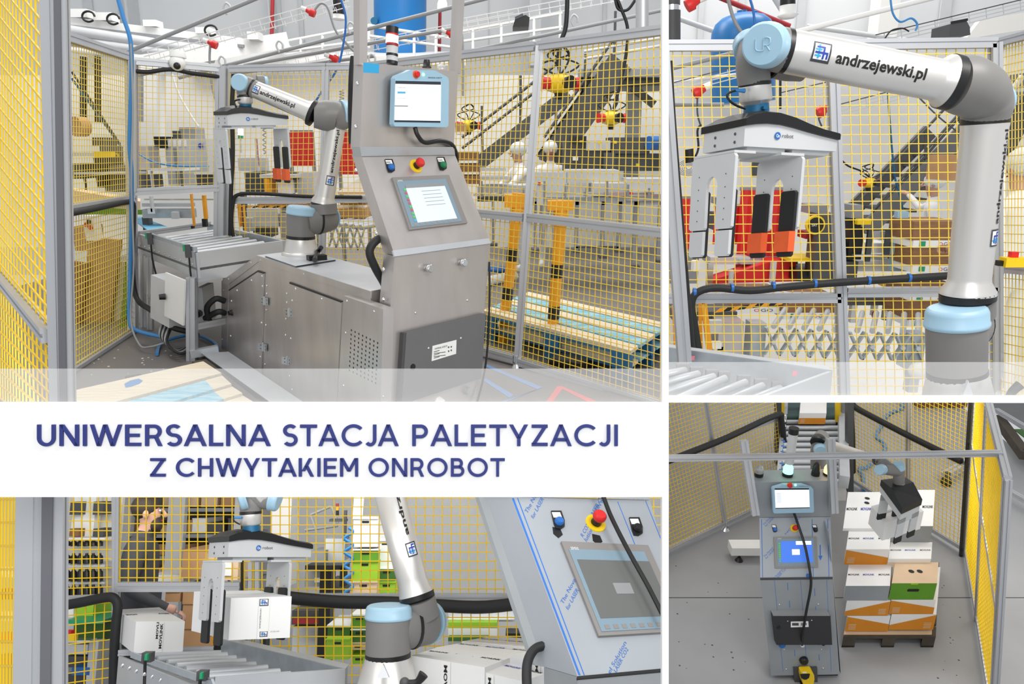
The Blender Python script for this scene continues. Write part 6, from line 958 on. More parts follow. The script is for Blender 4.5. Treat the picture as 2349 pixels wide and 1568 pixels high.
t.part('bed', MB().hexa([P(300, 1512, 4.2), P(498, 1590, 3.2), P(700, 1560, 3.5), P(510, 1500, 4.4)], [p+V((0, 0, -.01)) for p in (P(300, 1512, 4.2), P(498, 1590, 3.2), P(700, 1560, 3.5), P(510, 1500, 4.4))]), 'mid_grey')
for u, v in ((333, 1507), (459, 1550)): o = t.part('sensor', bx(u-8, v-10, u+12, v+12, 3.6 if u < 400 else 3.2, .04), 'dark_grey'); t.part('sensor_window', bx(u-1, v-7, u+4, v+8, 3.58 if u < 400 else 3.18, .02), 'green', parent=o); t.part('sensor_cable', MB().sweep([P(u, v+8, 3.56 if u < 400 else 3.16), P(u-1, v+40, 3.56 if u < 400 else 3.16), P(u-3, v+90, 3.5 if u < 400 else 3.1)], .007, 6), 'black', parent=o)
for u, v in ((281, 1526), (297, 1532), (313, 1539), (331, 1546), (349, 1552), (368, 1560)): cc = P(u, v, 3.5); t.part('bolt', MB().lathe(cc, cc+V((0, -.01, 0)), [(0, .008), (1, .004)], 8), 'chrome')
t = Thing('light_curtain', 'amber light curtain foot below the held carton', 'sensor'); t.part('post', bx(489, 1400, 508, 1478, 4.55, .04), 'amber'); t.part('end', bx(489, 1478, 509, 1500, 4.55, .04), 'black')
# control panel under its protective film
fl, fr = P(1325, 1551, 2.6), P(1560, 1530, 2.75); tp = P(1172, 1138, 3.02); SL = Pl(fl, (fr-fl).cross(tp-fl)); t = Thing('control_column', 'sloping control panel still covered in printed blue protective film', 'control station')
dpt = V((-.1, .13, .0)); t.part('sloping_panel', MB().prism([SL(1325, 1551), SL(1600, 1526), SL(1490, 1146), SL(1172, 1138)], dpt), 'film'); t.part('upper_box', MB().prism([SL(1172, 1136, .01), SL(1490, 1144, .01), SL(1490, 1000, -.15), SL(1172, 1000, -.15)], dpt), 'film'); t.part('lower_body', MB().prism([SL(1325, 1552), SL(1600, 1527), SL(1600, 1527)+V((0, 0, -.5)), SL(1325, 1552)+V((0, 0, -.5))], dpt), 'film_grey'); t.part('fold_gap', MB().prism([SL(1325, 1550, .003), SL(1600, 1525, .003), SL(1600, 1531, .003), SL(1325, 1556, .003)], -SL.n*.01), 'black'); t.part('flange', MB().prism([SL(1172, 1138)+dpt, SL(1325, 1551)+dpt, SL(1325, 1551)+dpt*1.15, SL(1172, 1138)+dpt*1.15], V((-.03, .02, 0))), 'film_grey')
for k0, k1 in ((0, .012), (.03, .036)): t.part('film_stripe', slab(SL, [(1174+k0*400, 1142), (1174+k1*400, 1142), (1327+k1*400, 1548), (1327+k0*400, 1548)], .0006), 'print_blue')
for u, v in ((1416, 1150), (1480, 1148)): t.part('film_stripe', slab(SL, [(u, v), (u+1.5, v), (u+42, v+100), (u+40, v+100)], .0006), 'print_blue')
def film(s, u, v, L_, H_, a=-62): k = radians(a); dx, dy = cos(k), sin(k); t.part('film_print', text(s, lambda x, y: SL(u+dx*L_*x+sin(k)*H_*y*1.0*0+dy*0-(-sin(k))*0+(sin(k))*H_*y*0+H_*y*dy*.55*1.0, v+dy*L_*x-H_*y*.5*1.0, .0012)), 'print_blue')
for s, u, v, L_ in (('The Novacel', 1210, 1178, 75), ('for LASER FIBER', 1224, 1190, 85), ('The Novacel', 1292, 1386, 80), ('for LASER FIBER', 1304, 1399, 85), ('LASER CO', 1358, 1190, 60), ('NON ou', 1368, 1180, 40), ('el Solution', 1400, 1545, 80), ('LASER CO2', 1414, 1542, 60), ('R CO2', 1338, 1232, 30), ('lution', 1346, 1242, 32)): film(s, u, v, L_, 14)
pushbutton(t, SL, 1281, 1199, 11, 'blue'); stop_button(t, SL, 1366, 1200, 14); pushbutton(t, SL, 1460, 1214, 11, 'black')
for u, v in ((1277, 1222), (1368, 1238)): t.part('cut_out', slab(SL, [(u-10, v-14), (u+8, v-10), (u+14, v+4), (u+4, v+12), (u-8, v+2)], .001), 'black')
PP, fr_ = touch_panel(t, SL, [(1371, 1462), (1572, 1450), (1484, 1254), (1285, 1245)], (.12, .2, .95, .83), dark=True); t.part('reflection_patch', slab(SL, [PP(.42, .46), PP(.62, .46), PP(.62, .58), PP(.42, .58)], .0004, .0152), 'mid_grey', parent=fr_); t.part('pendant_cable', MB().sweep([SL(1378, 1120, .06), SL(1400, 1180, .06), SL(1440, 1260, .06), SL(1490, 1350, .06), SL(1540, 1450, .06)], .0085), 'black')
for u, v in ((1174, 1211), (1270, 1463)): c = SL(u, v, -.06); t.part('screw', MB().lathe(c, c+V((-.004, -.006, 0)), [(0, .009), (1, .005)], 10), 'chrome')
cable('column_hose', [SL(1252, 1480, -.1), SL(1228, 1487, -.1), SL(1212, 1512, -.1), SL(1208, 1550, -.1), SL(1212, 1620, -.1)], .016, 'rubber', 'thick black hose curving beside the film-covered panel', 'hose')
# carton stack behind the robot foot
hz = .0
for i, (pts, lab) in enumerate((([(944, 1503), (1112, 1530), (1190, 1500), (1010, 1482)], 'white carton nearest the robot in the stack behind it'), ([(1056, 1528), (1200, 1562), (1290, 1530), (1150, 1503)], 'white carton in the stack with tape reading across its side'), ([(1000, 1484), (1180, 1503), (1270, 1485), (1090, 1468)], 'white carton in the middle of the stack behind the robot'), ([(1170, 1502), (1300, 1530), (1380, 1505), (1250, 1484)], 'white carton in the stack beside the column hose'), ([(1060, 1470), (1230, 1485), (1300, 1470), (1130, 1458)], 'rearmost white carton in the stack behind the robot'))):
    ys = (3.5, 3.45, 4.0, 3.7, 4.4)[i]; tops = [P(pts[0][0], pts[0][1], ys), P(pts[1][0], pts[1][1], ys-.1), P(pts[2][0], pts[2][1], ys+.45), P(pts[3][0], pts[3][1], ys+.5)]; t, dz = wbox(lab, tops, .3, word='MOVLINK'); ff = lambda x, y: lerp(tops[0], tops[1], x)+V((0, -.003, -.3*(1-y)))
    t.part('tape', MB().hexa([ff(.42, 0), ff(.54, 0), ff(.54, 1), ff(.42, 1)], [ff(.42, 0)+V((0, -.001, 0)), ff(.54, 0)+V((0, -.001, 0)), ff(.54, 1)+V((0, -.001, 0)), ff(.42, 1)+V((0, -.001, 0))]), 'white'); t.part('lettering', text('MOVLINK', lambda x, y: ff(.45+.05*y, .95-.6*x)+V((0, -.003, 0)), None, .03), 'print_black')
t = Thing('clamp_lever', 'black clamp lever at the foot of the lower left robot', 'lever'); t.part('lever', MB().sweep([P(928, 1565, 3.2), P(955, 1565, 3.2), P(972, 1545, 3.2)], [.012, .014, .02], 12), 'black'); t.part('pivot', MB().ball(P(928, 1565, 3.2), .02), 'dark_grey')
# ---- man and shelving behind the fence
pm = P(338, 1175, 6.2); person('bearded man in dark grey shirt walking past behind the fence', V((pm.x-.02, 6.2, pm.z-1.665*1.02)), 1.785, -78, dict(er=(.27, -.02, 1.14), wr=(.21, .24, 1.0), pr=(.2, .31, .97), el=(-.26, -.1, 1.14), wl=(-.24, .0, .92), pl=(-.23, .04, .86)), top='shirt', bottom='trouser', head='hair', beard=True, bulk=1.22)
t = Thing('storage_rack', 'tall grey storage rack behind the bearded man', 'shelf')
for v in (1168, 1228, 1278, 1340): t.part('shelf_beam', bx(270, v-3, 560, v+5, 8.2, .8), 'mid_grey')
for u in (278, 402, 552): t.part('upright', bx(u-4, 1000, u+4, 1420, 8.15, .08), 'light_grey')
t.part('back_panel', bx(270, 1000, 560, 1400, 9.1, .03), 'panel_grey'); k = 0; words = ('first', 'second', 'third', 'fourth', 'fifth', 'sixth', 'seventh', 'eighth')
for row, (vb, nm) in enumerate(((1165, 'top'), (1225, 'second'), (1275, 'third'), (1337, 'bottom'))):
    u = 282; n = 0
    while u < 545 and n < 8:
        w_ = random.choice((24, 30, 36, 44)); h_ = random.choice((18, 24, 30, 34)); m = random.choice(('cardboard', 'card_brown', 'cardboard', 'card_pale', 'white', 'dark_grey')); t2 = Thing('storage_box', '%s storage box, %s from the left on the %s rack shelf' % ({'cardboard': 'brown', 'card_brown': 'dark brown', 'card_pale': 'pale', 'white': 'white', 'dark_grey': 'dark grey'}[m], words[n], nm), 'box', 'boxes on the storage rack'); t2.part('body', bx(u, vb-h_, u+w_, vb-3, 8.3, .5), m); t2.part('lid', bx(u-1, vb-h_-3, u+w_+1, vb-h_, 8.29, .52), m); u += w_+random.choice((3, 6, 10)); n += 1
for i, (u0, v0, u1, v1, m, lab) in enumerate(((420, 1262, 475, 1325, 'cardboard', 'large brown carton on the table behind the gripper'), (476, 1262, 545, 1330, 'card_pale', 'pale carton with a white label behind the gripper'), (420, 1355, 450, 1385, 'cardboard', 'brown carton standing behind the held carton'), (420, 1385, 470, 1440, 'cardboard', 'lower brown carton behind the held carton'), (420, 1442, 466, 1485, 'cardboard', 'lowest brown carton beside the rollers'), (468, 1455, 490, 1485, 'cardboard', 'small brown carton beside the light curtain'), (380, 1358, 412, 1380, 'cardboard', 'small brown carton in the distance beside the fist'))):
    t = Thing('carton', lab, 'box'); t.part('body', bx(u0, v0, u1, v1, 6.6, .5), m); t.part('flap', bx(u0, v0-2, u1, v0, 6.59, .5), m)
    if i == 1: t.part('paper_label', bx(510, 1290, 530, 1320, 6.58, .01), 'white')
solo('white_table', bx(345, 1318, 420, 1340, 6.8, .6), 'white', 'white table top behind the fence rail', 'table')
# left clutter seen through the left fence
clutter('white and black bottle rack behind the left fence of the lower view', 'bottle_rack', 'rack', [('back', 150, 1000, 262, 1370, 7.4, .05, 'cream'), ('post', 183, 1000, 212, 1240, 7.2, .1, 'white'), ('shelf', 150, 1233, 240, 1238, 7, .3, 'white'), ('shelf', 150, 1294, 240, 1300, 7, .3, 'light_grey'), ('shelf', 150, 1334, 240, 1338, 7, .3, 'light_grey'), ('tub', 162, 1150, 182, 1180, 7.1, .2, 'dark_grey'), ('tub', 215, 1150, 235, 1180, 7.1, .2, 'dark_grey'), ('tub', 160, 1212, 180, 1230, 7.1, .2, 'card_brown'), ('tub', 214, 1212, 236, 1230, 7.1, .2, 'dark_grey')])
k = 0
for row, (v0, v1, y) in enumerate(((1238, 1252, 7.0), (1268, 1292, 7.0), (1302, 1332, 7.0), (1340, 1366, 7.0))):
    for i in range(6): u = 154+i*15; c0 = G(u, v1, y); solo('bottle', MB().lathe(c0, G(u, v0, y), [(0, .026), (.7, .026), (.85, .012), (1, .012)], 12), 'black', 'small black bottle, %s from the left on the %s shelf of the bottle rack' % (words[i], ('upper', 'second', 'third', 'lowest')[row]), 'bottle', 'black bottles on the rack')
for i in range(5):
    for j in range(3): solo('cup', MB().lathe(G(6+j*14, 1300+i*50+22, 4), G(6+j*14, 1300+i*50, 4), [(0, .03), (.3, .032), (.35, .026), (1, .026)], 12), ('white', 'red_dark', 'white', 'red', 'red_dark')[i], '%s cap in the %s row, %s of three behind the near mesh' % (('white', 'dark red', 'white', 'red', 'dark red')[i], words[i], ('first', 'second', 'third')[j]), 'cap', 'caps behind the near mesh')
clutter('green and white crates on a table behind the left fence', 'crate_table', 'table', [('crate', 170, 1385, 212, 1425, 6.5, .3, 'lime'), ('crate', 150, 1395, 170, 1415, 6.5, .3, 'white'), ('top', 150, 1422, 236, 1430, 6.3, .5, 'green'), ('side', 170, 1430, 236, 1470, 6.4, .4, 'dark_green'), ('rail', 150, 1468, 206, 1473, 6.2, .1, 'chrome'), ('box', 150, 1478, 200, 1500, 6.4, .2, 'light_grey'), ('box', 150, 1505, 200, 1530, 6.4, .2, 'dark_grey'), ('blue_bin', 165, 1530, 205, 1548, 6.3, .2, 'blue'), ('leg', 205, 1470, 215, 1600, 6.3, .1, 'light_grey'), ('box', 150, 1545, 190, 1600, 6.4, .2, 'dark_grey')])
t = Thing('stop_box', 'small yellow stop box with red button behind the left fence', 'switch box'); t.part('case', bx(146, 1456, 170, 1470, 6.1, .05), 'yellow'); t.part('button', bx(150, 1446, 162, 1456, 6.1, .05), 'red')
solo('lane_beam', bx(270, 1336, 560, 1337, 7, .05), 'light_grey', 'thin pale beam behind the fence rail', 'beam')
# middle and right clutter
def crate(lab, u0, v0, u1, v1, y, m, lid=None): t = Thing('crate', lab, 'crate'); t.part('body', bx(u0, v0, u1, v1, y, .4), m); t.part('rim', bx(u0-2, v0-3, u1+2, v0, y-.01, .42), lid or m); t.part('handle', bx((u0+u1)/2-8, v0+4, (u0+u1)/2+8, v0+9, y-.003, .006), 'black')
for a in (('lime crate stacked behind the upper arm', 807, 1288, 866, 1334, 6, 'lime'), ('pale green crate on the lime crate', 811, 1262, 866, 1287, 6, 'box_green', 'white'), ('white carton on top of the green crates', 811, 1190, 866, 1254, 6, 'box_white'), ('dark green crate right of the lime crate', 868, 1305, 905, 1334, 6.1, 'dark_green', 'white'), ('white carton above the dark green crate', 868, 1240, 900, 1302, 6.1, 'box_white'), ('lime crate below the dark green crate', 866, 1336, 906, 1364, 6.1, 'lime'), ('brown and white carton below the lime crate', 803, 1336, 864, 1362, 6, 'card_pale'), ('dark green crate under the rail hose', 752, 1436, 802, 1464, 5.8, 'dark_green', 'white'), ('lime crate with brown label under the dark green crate', 748, 1468, 800, 1512, 5.7, 'lime'), ('pale green carton under the rail hose', 806, 1412, 842, 1440, 5.8, 'box_green', 'white'), ('dark green carton left of the robot base', 806, 1445, 842, 1472, 5.8, 'dark_green', 'white'), ('brown carton left of the robot base', 803, 1476, 840, 1490, 5.8, 'card_pale'), ('lime carton low beside the robot base', 806, 1505, 840, 1522, 5.8, 'lime')): crate(*a)
clutter('black and grey packing machine seen between gripper and arm', 'packing_machine', 'machine', [('frame', 735, 1300, 752, 1530, 6.2, .15, 'black'), ('head', 700, 1296, 790, 1306, 6.1, .2, 'black'), ('side', 780, 1300, 790, 1345, 6.1, .1, 'black'), ('unit', 700, 1308, 735, 1345, 6.3, .3, 'mid_grey'), ('panel', 745, 1235, 790, 1285, 6.5, .2, 'light_grey'), ('arm', 755, 1190, 792, 1196, 6.4, .1, 'dark_grey'), ('post', 788, 1170, 792, 1240, 6.4, .04, 'dark_grey'), ('unit', 715, 1262, 745, 1290, 6.4, .3, 'mid_grey'), ('screen', 722, 1325, 735, 1335, 6.25, .03, 'white'), ('cabinet', 755, 1330, 802, 1362, 6.5, .3, 'panel_grey'), ('base', 670, 1400, 735, 1432, 6.4, .3, 'dark_grey'), ('red_rail', 672, 1420, 735, 1430, 6.3, .05, 'red_dark'), ('cover', 672, 1436, 738, 1520, 6.4, .3, 'light_grey'), ('leg', 590, 1460, 608, 1500, 6.0, .1, 'black')])
t = Thing('stack_light', 'small dark stack light on the packing machine', 'signal lamp')
for v0, v1, m in ((1154, 1162, 'red_dark'), (1162, 1170, 'amber'), (1170, 1182, 'black')): t.part('segment', MB().cyl(G(774, v1, 6.4), G(774, v0, 6.4), .012, None, 12), m)
for i, (a, b) in enumerate((((712, 1180), (760, 1160)), ((712, 1180), (725, 1215)), ((760, 1160), (775, 1200)), ((700, 1215), (775, 1205)), ((770, 1250), (800, 1230)), ((760, 1280), (790, 1240)))): solo('machine_rod', MB().cyl(G(*a, 6.6), G(*b, 6.6), .012, None, 8), 'mid_grey', 'thin grey machine rod, %s above the packing machine' % words[i], 'rod', 'rods of the packing machine')
cable('spiral_hose', [G(800+9*sin(i*.8), 1210+i*4, 6.0) for i in range(46)], .012, 'cable_blue', 'blue spiral air hose hanging left of the arm', 'hose')
solo('white_cylinder', MB().cyl(G(820, 1190, 6.3), G(824, 1136, 6.3), .04, None, 14), 'white', 'white post with red top left of the arm', 'post'); solo('grey_column', bx(632, 1000, 660, 1345, 7.5, .3), 'hall_white', 'wide pale column behind the right gripper plate', 'column')
clutter('low shelf with white trays and lime lids right of the shoulder', 'tray_shelf', 'shelf', [('beam', 1028, 1395, 1210, 1425, 6.2, .2, 'light_grey'), ('beam', 1028, 1418, 1180, 1421, 6.1, .1, 'white'), ('lid', 1028, 1427, 1140, 1440, 6, .3, 'lime'), ('tray', 1028, 1440, 1100, 1462, 6, .3, 'white'), ('tray', 1102, 1438, 1140, 1458, 6, .3, 'white'), ('mat', 1028, 1462, 1120, 1470, 5.9, .3, 'dark_green'), ('drill_case', 1160, 1452, 1240, 1466, 5.8, .2, 'black'), ('drill', 1190, 1440, 1215, 1452, 5.8, .15, 'dark_grey'), ('back', 1028, 1466, 1260, 1480, 6.4, .1, 'light_grey')])
# ================================================================ bay C, lower right: the whole cell from above
B = BC; P = B.y; Z = B.z; G = P
a, b = Z(1400, 1640), Z(2520, 1640); struct('floor', MB().hexa([V((-1, 3.6, -.05)), V((7, 3.6, -.05)), V((7, 14, -.05)), V((-1, 14, -.05))], [V((-1, 3.6, 0)), V((7, 3.6, 0)), V((7, 14, 0)), V((-1, 14, 0))]), 'concrete_light')
struct('floor_joint', MB().hexa([Z(1500, 1371), Z(2500, 1371), Z(2500, 1369.4), Z(1500, 1369.4)], [p+V((0, 0, .002)) for p in (Z(1500, 1371), Z(2500, 1371), Z(2500, 1369.4), Z(1500, 1369.4))]), 'dark_grey')
HT = 2.3
def top_of(u, v): return Z(u, v)+V((0, 0, HT))
# ---- fences
def vz(u, y, z):                                         # image row where height z is seen at distance y
    lo, hi = -2000.0, 4000.0
    for _ in range(50):
        m = (lo+hi)/2
        if P(u, m, y).z > z: lo = m
        else: hi = m
    return lo
def post(ub, vb, k): b_ = Z(ub, vb); vt = vz(ub, b_.y, HT); return b_, P(ub-k*(vb-vt), vt, b_.y)   # foot and head of a post
def cfence(lab, p, q_, posts, mid=.47, r=.0028): k = .035; return fence(lab, p[1], q_[1], lerp(q_[0], q_[1], k), lerp(p[0], p[1], k), [1-mid], .045, .05, .0024, posts, 'yellow')
La, Lb, Lc = post(1440, 1322, .26), post(1665, 1212, .16), post(1800, 1148, .09)
cfence('yellow mesh fence panel at the left edge of the view from above', La, Lb, ''); cfence('yellow mesh fence panel left of the roller conveyor, seen from above', Lb, Lc, 'l')
c = Z(1664, 1214); t = Thing('levelling_foot', 'bright levelling foot of the left fence post', 'foot'); t.part('disc', MB().lathe(c, c+V((0, 0, .03)), [(0, .05), (1, .03)], 14), 'chrome'); t.part('spindle', MB().cyl(c, c+V((0, 0, .1)), .015), 'chrome')
R0, Rm, Rn = post(2214, 1275, -.065), post(2084, 1194, -.005), post(1958, 1114, .02)
cfence('yellow mesh fence panel right of the carried carton, seen from above', Rm, R0, 'l'); cfence('yellow mesh fence panel right of the conveyor, seen from above', Rn, Rm, '')
M_ = post(2240, 1425, -.05); s2 = Z(2311, 1098, HT); vb = vz(2283, s2.y, 0); S2 = (P(2311-.06*(vb-1098), vb, s2.y), s2); t = Thing('safety_fence_panel', 'yellow mesh fence panels seen edge-on at the right, thick aluminium top rail', 'fence')
t.part('top_rail', MB().bar(R0[1]+(R0[1]-S2[1])*.2, S2[1], .055, .05, groove=True), 'alu')
for p, w_ in ((S2, .05), (M_, .035), (R0, .05)): t.part('post', MB().bar(p[0], p[1], w_, w_, (0, 1, 0), True), 'alu')
t.part('edge_strip', MB().bar(R0[0]+V((-.05, .0, 0)), R0[1]+V((-.05, 0, 0)), .025), 'black')
for p, q_ in ((R0, M_), (M_, S2)):
    k = .03; t.part('wire_mesh', wires(p[1], q_[1], lerp(q_[0], q_[1], k), lerp(p[0], p[1], k), .055, .003, None, .05), 'yellow', kind='stuff'); t.part('bottom_rail', MB().bar(lerp(p[0], p[1], k), lerp(q_[0], q_[1], k), .03), 'alu')
t.part('brace', MB().bar(lerp(*R0, .6), lerp(*S2, .45), .03), 'alu')
t = Thing('cross_beam', 'long aluminium cross beam spanning the cell in front', 'beam'); a, b = Z(1490, 1051, 2.32), Z(2296, 1039, 2.32); t.part('beam', MB().bar(a, b, .052, .035, groove=True), 'alu')
hl = [lerp(*La, .5), lerp(*Lb, .5), lerp(lerp(*Lb, .5), lerp(*Lc, .53), .9), lerp(*Lc, .48), lerp(*Lc, .25), lerp(*Lc, .05)]; cable('rail_hose', [p+V((.03, -.06, 0)) for p in hl], .036, 'rubber', 'thick black hose along the left fence, seen from above', 'hose')
hr = [lerp(lerp(*Rm, .5), lerp(*R0, .5), .85), lerp(*Rm, .5), lerp(lerp(*Rn, .5), lerp(*Rm, .5), .15), lerp(*Rn, .5), lerp(*Rn, .3), lerp(*Rn, .1)]; cable('rail_hose', [p+V((-.03, -.06, 0)) for p in hr], .036, 'rubber', 'thick black hose along the right fence, seen from above', 'hose')
# ---- column
yF = Z(1845, 1560).y; Lp = fplane(yF); Up = fplane(yF+.33); fl, fr = Lp(1744, 1327), Lp(1910, 1325); tl, tr = Up(1742, 1187), Up(1905, 1185); SL = Pl(fl, (fr-fl).cross(tl-fl))
t = Thing('control_column', 'film-covered control column of the cell seen from above', 'control station'); dp = V((.105, .3, 0))
t.part('lower_body', MB().prism([Lp(1744, 1327), Lp(1910, 1325), Lp(1926, 1546), Lp(1769, 1549)], dp), 'film_grey'); t.part('dark_opening', MB().prism([Lp(1773, 1546, -.06), Lp(1922, 1545, -.06), Lp(1926, 1600, -.06), Lp(1775, 1600, -.06)], dp), 'black'); t.part('sloping_panel', MB().prism([fl, fr, tr, tl], dp), 'film'); t.part('upper_box', MB().prism([Up(1741, 1186), Up(1905, 1184), Up(1903, 1102), Up(1729, 1106)], V((.07, .2, 0))), 'film_grey')  # black block stands in for the dark opening below the body
t.part('fold_gap', MB().prism([Lp(1744, 1325, .002), Lp(1910, 1323, .002), Lp(1910, 1328, .002), Lp(1744, 1330, .002)], (0, .004, 0)), 'dark_grey'); t.part('side_panel', MB().prism([Lp(1910, 1240)+V((.01, .1, 0)), Lp(1928, 1245)+V((.01, .5, 0)), Lp(1930, 1530)+V((.01, .5, 0)), Lp(1926, 1545)+V((.01, .0, 0))], (.01, .02, 0)), 'film')
for a, b, w_ in (((1733, 1180), (1706, 1010), .06), ((1913, 1175), (1905, 1005), .06)): t.part('upright', MB().bar(P(*a, yF+.25), P(*b, yF+.4), w_, w_, (0, 1, 0), True), 'alu')
body = pendant(t, Up, [(1771, 1172), (1864, 1170), (1862, 1107), (1768, 1107)], rows=False); pushbutton(t, SL, 1777, 1214, 4.6, 'blue'); stop_button(t, SL, 1822, 1211, 5.2); pushbutton(t, SL, 1870, 1214, 4.6, 'black')
PP, fr_ = touch_panel(t, SL, [(1777, 1303), (1876, 1301), (1872, 1230), (1774, 1231)], (.17, .18, .9, .86), scr='scr_blue'); t.part('screen_field', slab(SL, [PP(.52, .74), PP(.88, .74), PP(.88, .86), PP(.52, .86)], .0008, .0152), 'scr_white', parent=fr_); t.part('screen_picture', slab(SL, [PP(.42, .42), PP(.6, .42), PP(.6, .6), PP(.42, .6)], .0008, .0152), 'scr_white', parent=fr_)
for i in range(9): t.part('screen_key', slab(SL, [PP(.115, .2+i*.07), PP(.155, .2+i*.07), PP(.155, .25+i*.07), PP(.115, .25+i*.07)], .0008, .0152), 'scr_green' if i > 1 else 'scr_sky', parent=fr_)
d = t.part('cabinet_door', slab(Lp, [(1776, 1467), (1903, 1467), (1899, 1401), (1768, 1401)], .06), 'grey_door'); t.part('door_edge', slab(Lp, [(1769, 1403), (1898, 1402), (1897, 1398), (1768, 1399)], .06), 'mid_grey', parent=d); t.part('rating_plate', slab(Lp, [(1814, 1438), (1855, 1437), (1854, 1424), (1814, 1425)], .001, .061), 'white', parent=d); t.part('plate_rows', slab(Lp, [(1817, 1434), (1832, 1434), (1832, 1428), (1817, 1428)], .001, .062), 'dark_grey', parent=d); t.part('plate_rows', slab(Lp, [(1837, 1434), (1851, 1433), (1851, 1428), (1837, 1428)], .001, .062), 'mid_grey', parent=d); c = Lp(1786, 1438, .06); t.part('door_lock', MB().lathe(c, c+Lp.n*.006, [(0, .016), (1, .014)], 16), 'black', parent=d); screws(t, Lp, [(1807, 1424), (1862, 1422)], 1.6, parent=d, off=.06)
for u, v, r, m in ((1793, 1476, 8, 'blue'), (1840, 1478, 5, 'white'), (1888, 1475, 4.5, 'black'), (1843, 1512, 10, 'black')): c = Lp(u, v); rr = B.r(c, r); t.part('socket', MB().lathe(c, c+Lp.n*rr, [(0, rr), (.7, rr*.95), (1, rr*.7)], 16), m)
screws(t, Lp, [(1788, 1386), (1877, 1385), (1799, 1489), (1884, 1488), (1804, 1534), (1888, 1532)], 2.2)
for u, v, n_ in ((1806, 1336, 17), (1868, 1349, 17), (1810, 1377, 16), (1870, 1390, 10), (1822, 1490, 14), (1878, 1500, 14), (1877, 1468, 12)): t.part('film_arrow', slab(Lp, [(u, v), (u+1.2, v), (u+2.2, v+n_), (u+.8, v+n_)], .0006), 'print_blue')
for u in (1776, 1836, 1896): t.part('film_stripe', slab(Lp, [(u, 1330), (u+.8, 1330), (u+20.8-(u-1776)*.08, 1540), (u+20-(u-1776)*.08, 1540)], .0005), 'print_blue')
for u in (1748, 1864, 1900): t.part('film_stripe', slab(SL, [(u-2, 1190), (u-.5, 1190), (u+2.2, 1324), (u+.8, 1324)], .0005), 'print_blue')
t.part('film_arrow', slab(SL, [(1880, 1249), (1882.6, 1249), (1883, 1274), (1887, 1274), (1882, 1285), (1877, 1274), (1880.6, 1274)], .0006), 'print_blue'); c = SL(1854, 1320, .001); t.part('film_star', MB().lathe(c, c+SL.n*.001, [(0, .02), (1, .02)], 8), 'print_blue')
for s, u, v in (('The Novacel', 1752, 1205), ('for LASER', 1757, 1208), ('The Novacel', 1754, 1278), ('for LASER', 1758, 1282), ('el Solution', 1776, 1328), ('LASER CO', 1783, 1328), ('LASER', 1826, 1198), ('NON', 1803, 1226)): t.part('film_print', text(s, lambda x, y: SL(u+20*x-3*y, v-22*x-3*y, .001)), 'print_blue')
t.part('pendant_cable', MB().sweep([Up(1820, 1172, .05), SL(1830, 1200, .06), SL(1846, 1250, .07), SL(1858, 1310, .06), Lp(1860, 1345, .06), Lp(1850, 1400, .1), Lp(1842, 1450, .1), Lp(1840, 1478, .03)], .011), 'black')
t = Thing('laser_scanner', 'yellow and black laser scanner on a dark plate at the column foot', 'scanner'); t.part('plate', slab(Lp, [(1822, 1566), (1874, 1565), (1873, 1527), (1819, 1528)], .02), 'dark_grey'); t.part('body', MB().prism([Lp(u, v, .02) for u, v in ((1832, 1540), (1832, 1530), (1835, 1528), (1856, 1527), (1859, 1530), (1860, 1540), (1857, 1552), (1850, 1559), (1842, 1559), (1835, 1553))], Lp.n*.09), 'yellow'); t.part('window', MB().prism([Lp(u, v, .11) for u, v in ((1835, 1545), (1857, 1544), (1855, 1552), (1849, 1556), (1843, 1556), (1837, 1552))], Lp.n*.01), 'black'); t.part('paper_label', slab(Lp, [(1841, 1543), (1850, 1543), (1850, 1540), (1841, 1540)], .001, .11), 'white'); t.part('base', slab(Lp, [(1834, 1575), (1860, 1575), (1860, 1560), (1834, 1560)], .1, .02), 'black')
zt = Up(1820, 1104).z
for i, (u, v, m, h_, r_, lab) in enumerate(((1738, 1086, 'clear', .07, .036, 'clear dome lamp at the left end of the column top seen from above'), (1801, 1082, 'lamp_green', .09, .042, 'green lit signal lamp on the column top'), (1865, 1083, 'black', .1, .034, 'black cone-shaped sounder on the column top'), (1893, 1081, 'lamp_amber', .08, .042, 'amber lit dome lamp at the right end of the column top'))):
    t = Thing('signal_lamp', lab, 'signal lamp'); c = Z(u, v, zt); c = V((c.x, yF+.43, zt)); t.part('base', MB().cyl(c, c+V((0, 0, .03)), r_*1.05, None, 18), 'black'); t.part('head', MB().lathe(c+V((0, 0, .03)), c+V((0, 0, .03+h_)), [(0, r_), (.5, r_*.97), (.8, r_*.7), (1, r_*.25)], 18), m)
    if i == 1: t.part('upper_tube', MB().cyl(c+V((0, 0, .12)), c+V((0, 0, .2)), r_*.9, None, 18), 'light_grey'); t.part('cap', MB().cyl(c+V((0, 0, .4)), c+V((0, 0, .45)), r_, None, 18), 'black'); t.part('upper_tube', MB().cyl(c+V((0, 0, .2)), c+V((0, 0, .4)), r_*.9, None, 18), 'light_grey')
t = Thing('machine_foot', 'white box beam with black levelling foot left of the column', 'frame'); c = Z(1712, 1284, .02); z0 = P(1678, 1256, c.y).z; t.part('beam', MB().box(P(1678, 1270, c.y).x, P(1752, 1270, c.y).x, c.y, c.y+.16, P(1678, 1274, c.y).z, P(1678, 1257, c.y).z), 'white'); c = Z(1695, 1285); t.part('foot', MB().lathe(c, c+V((0, 0, .04)), [(0, .045), (1, .02)], 14), 'black'); t.part('spindle', MB().cyl(c, c+V((0, 0, .12)), .012), 'black')
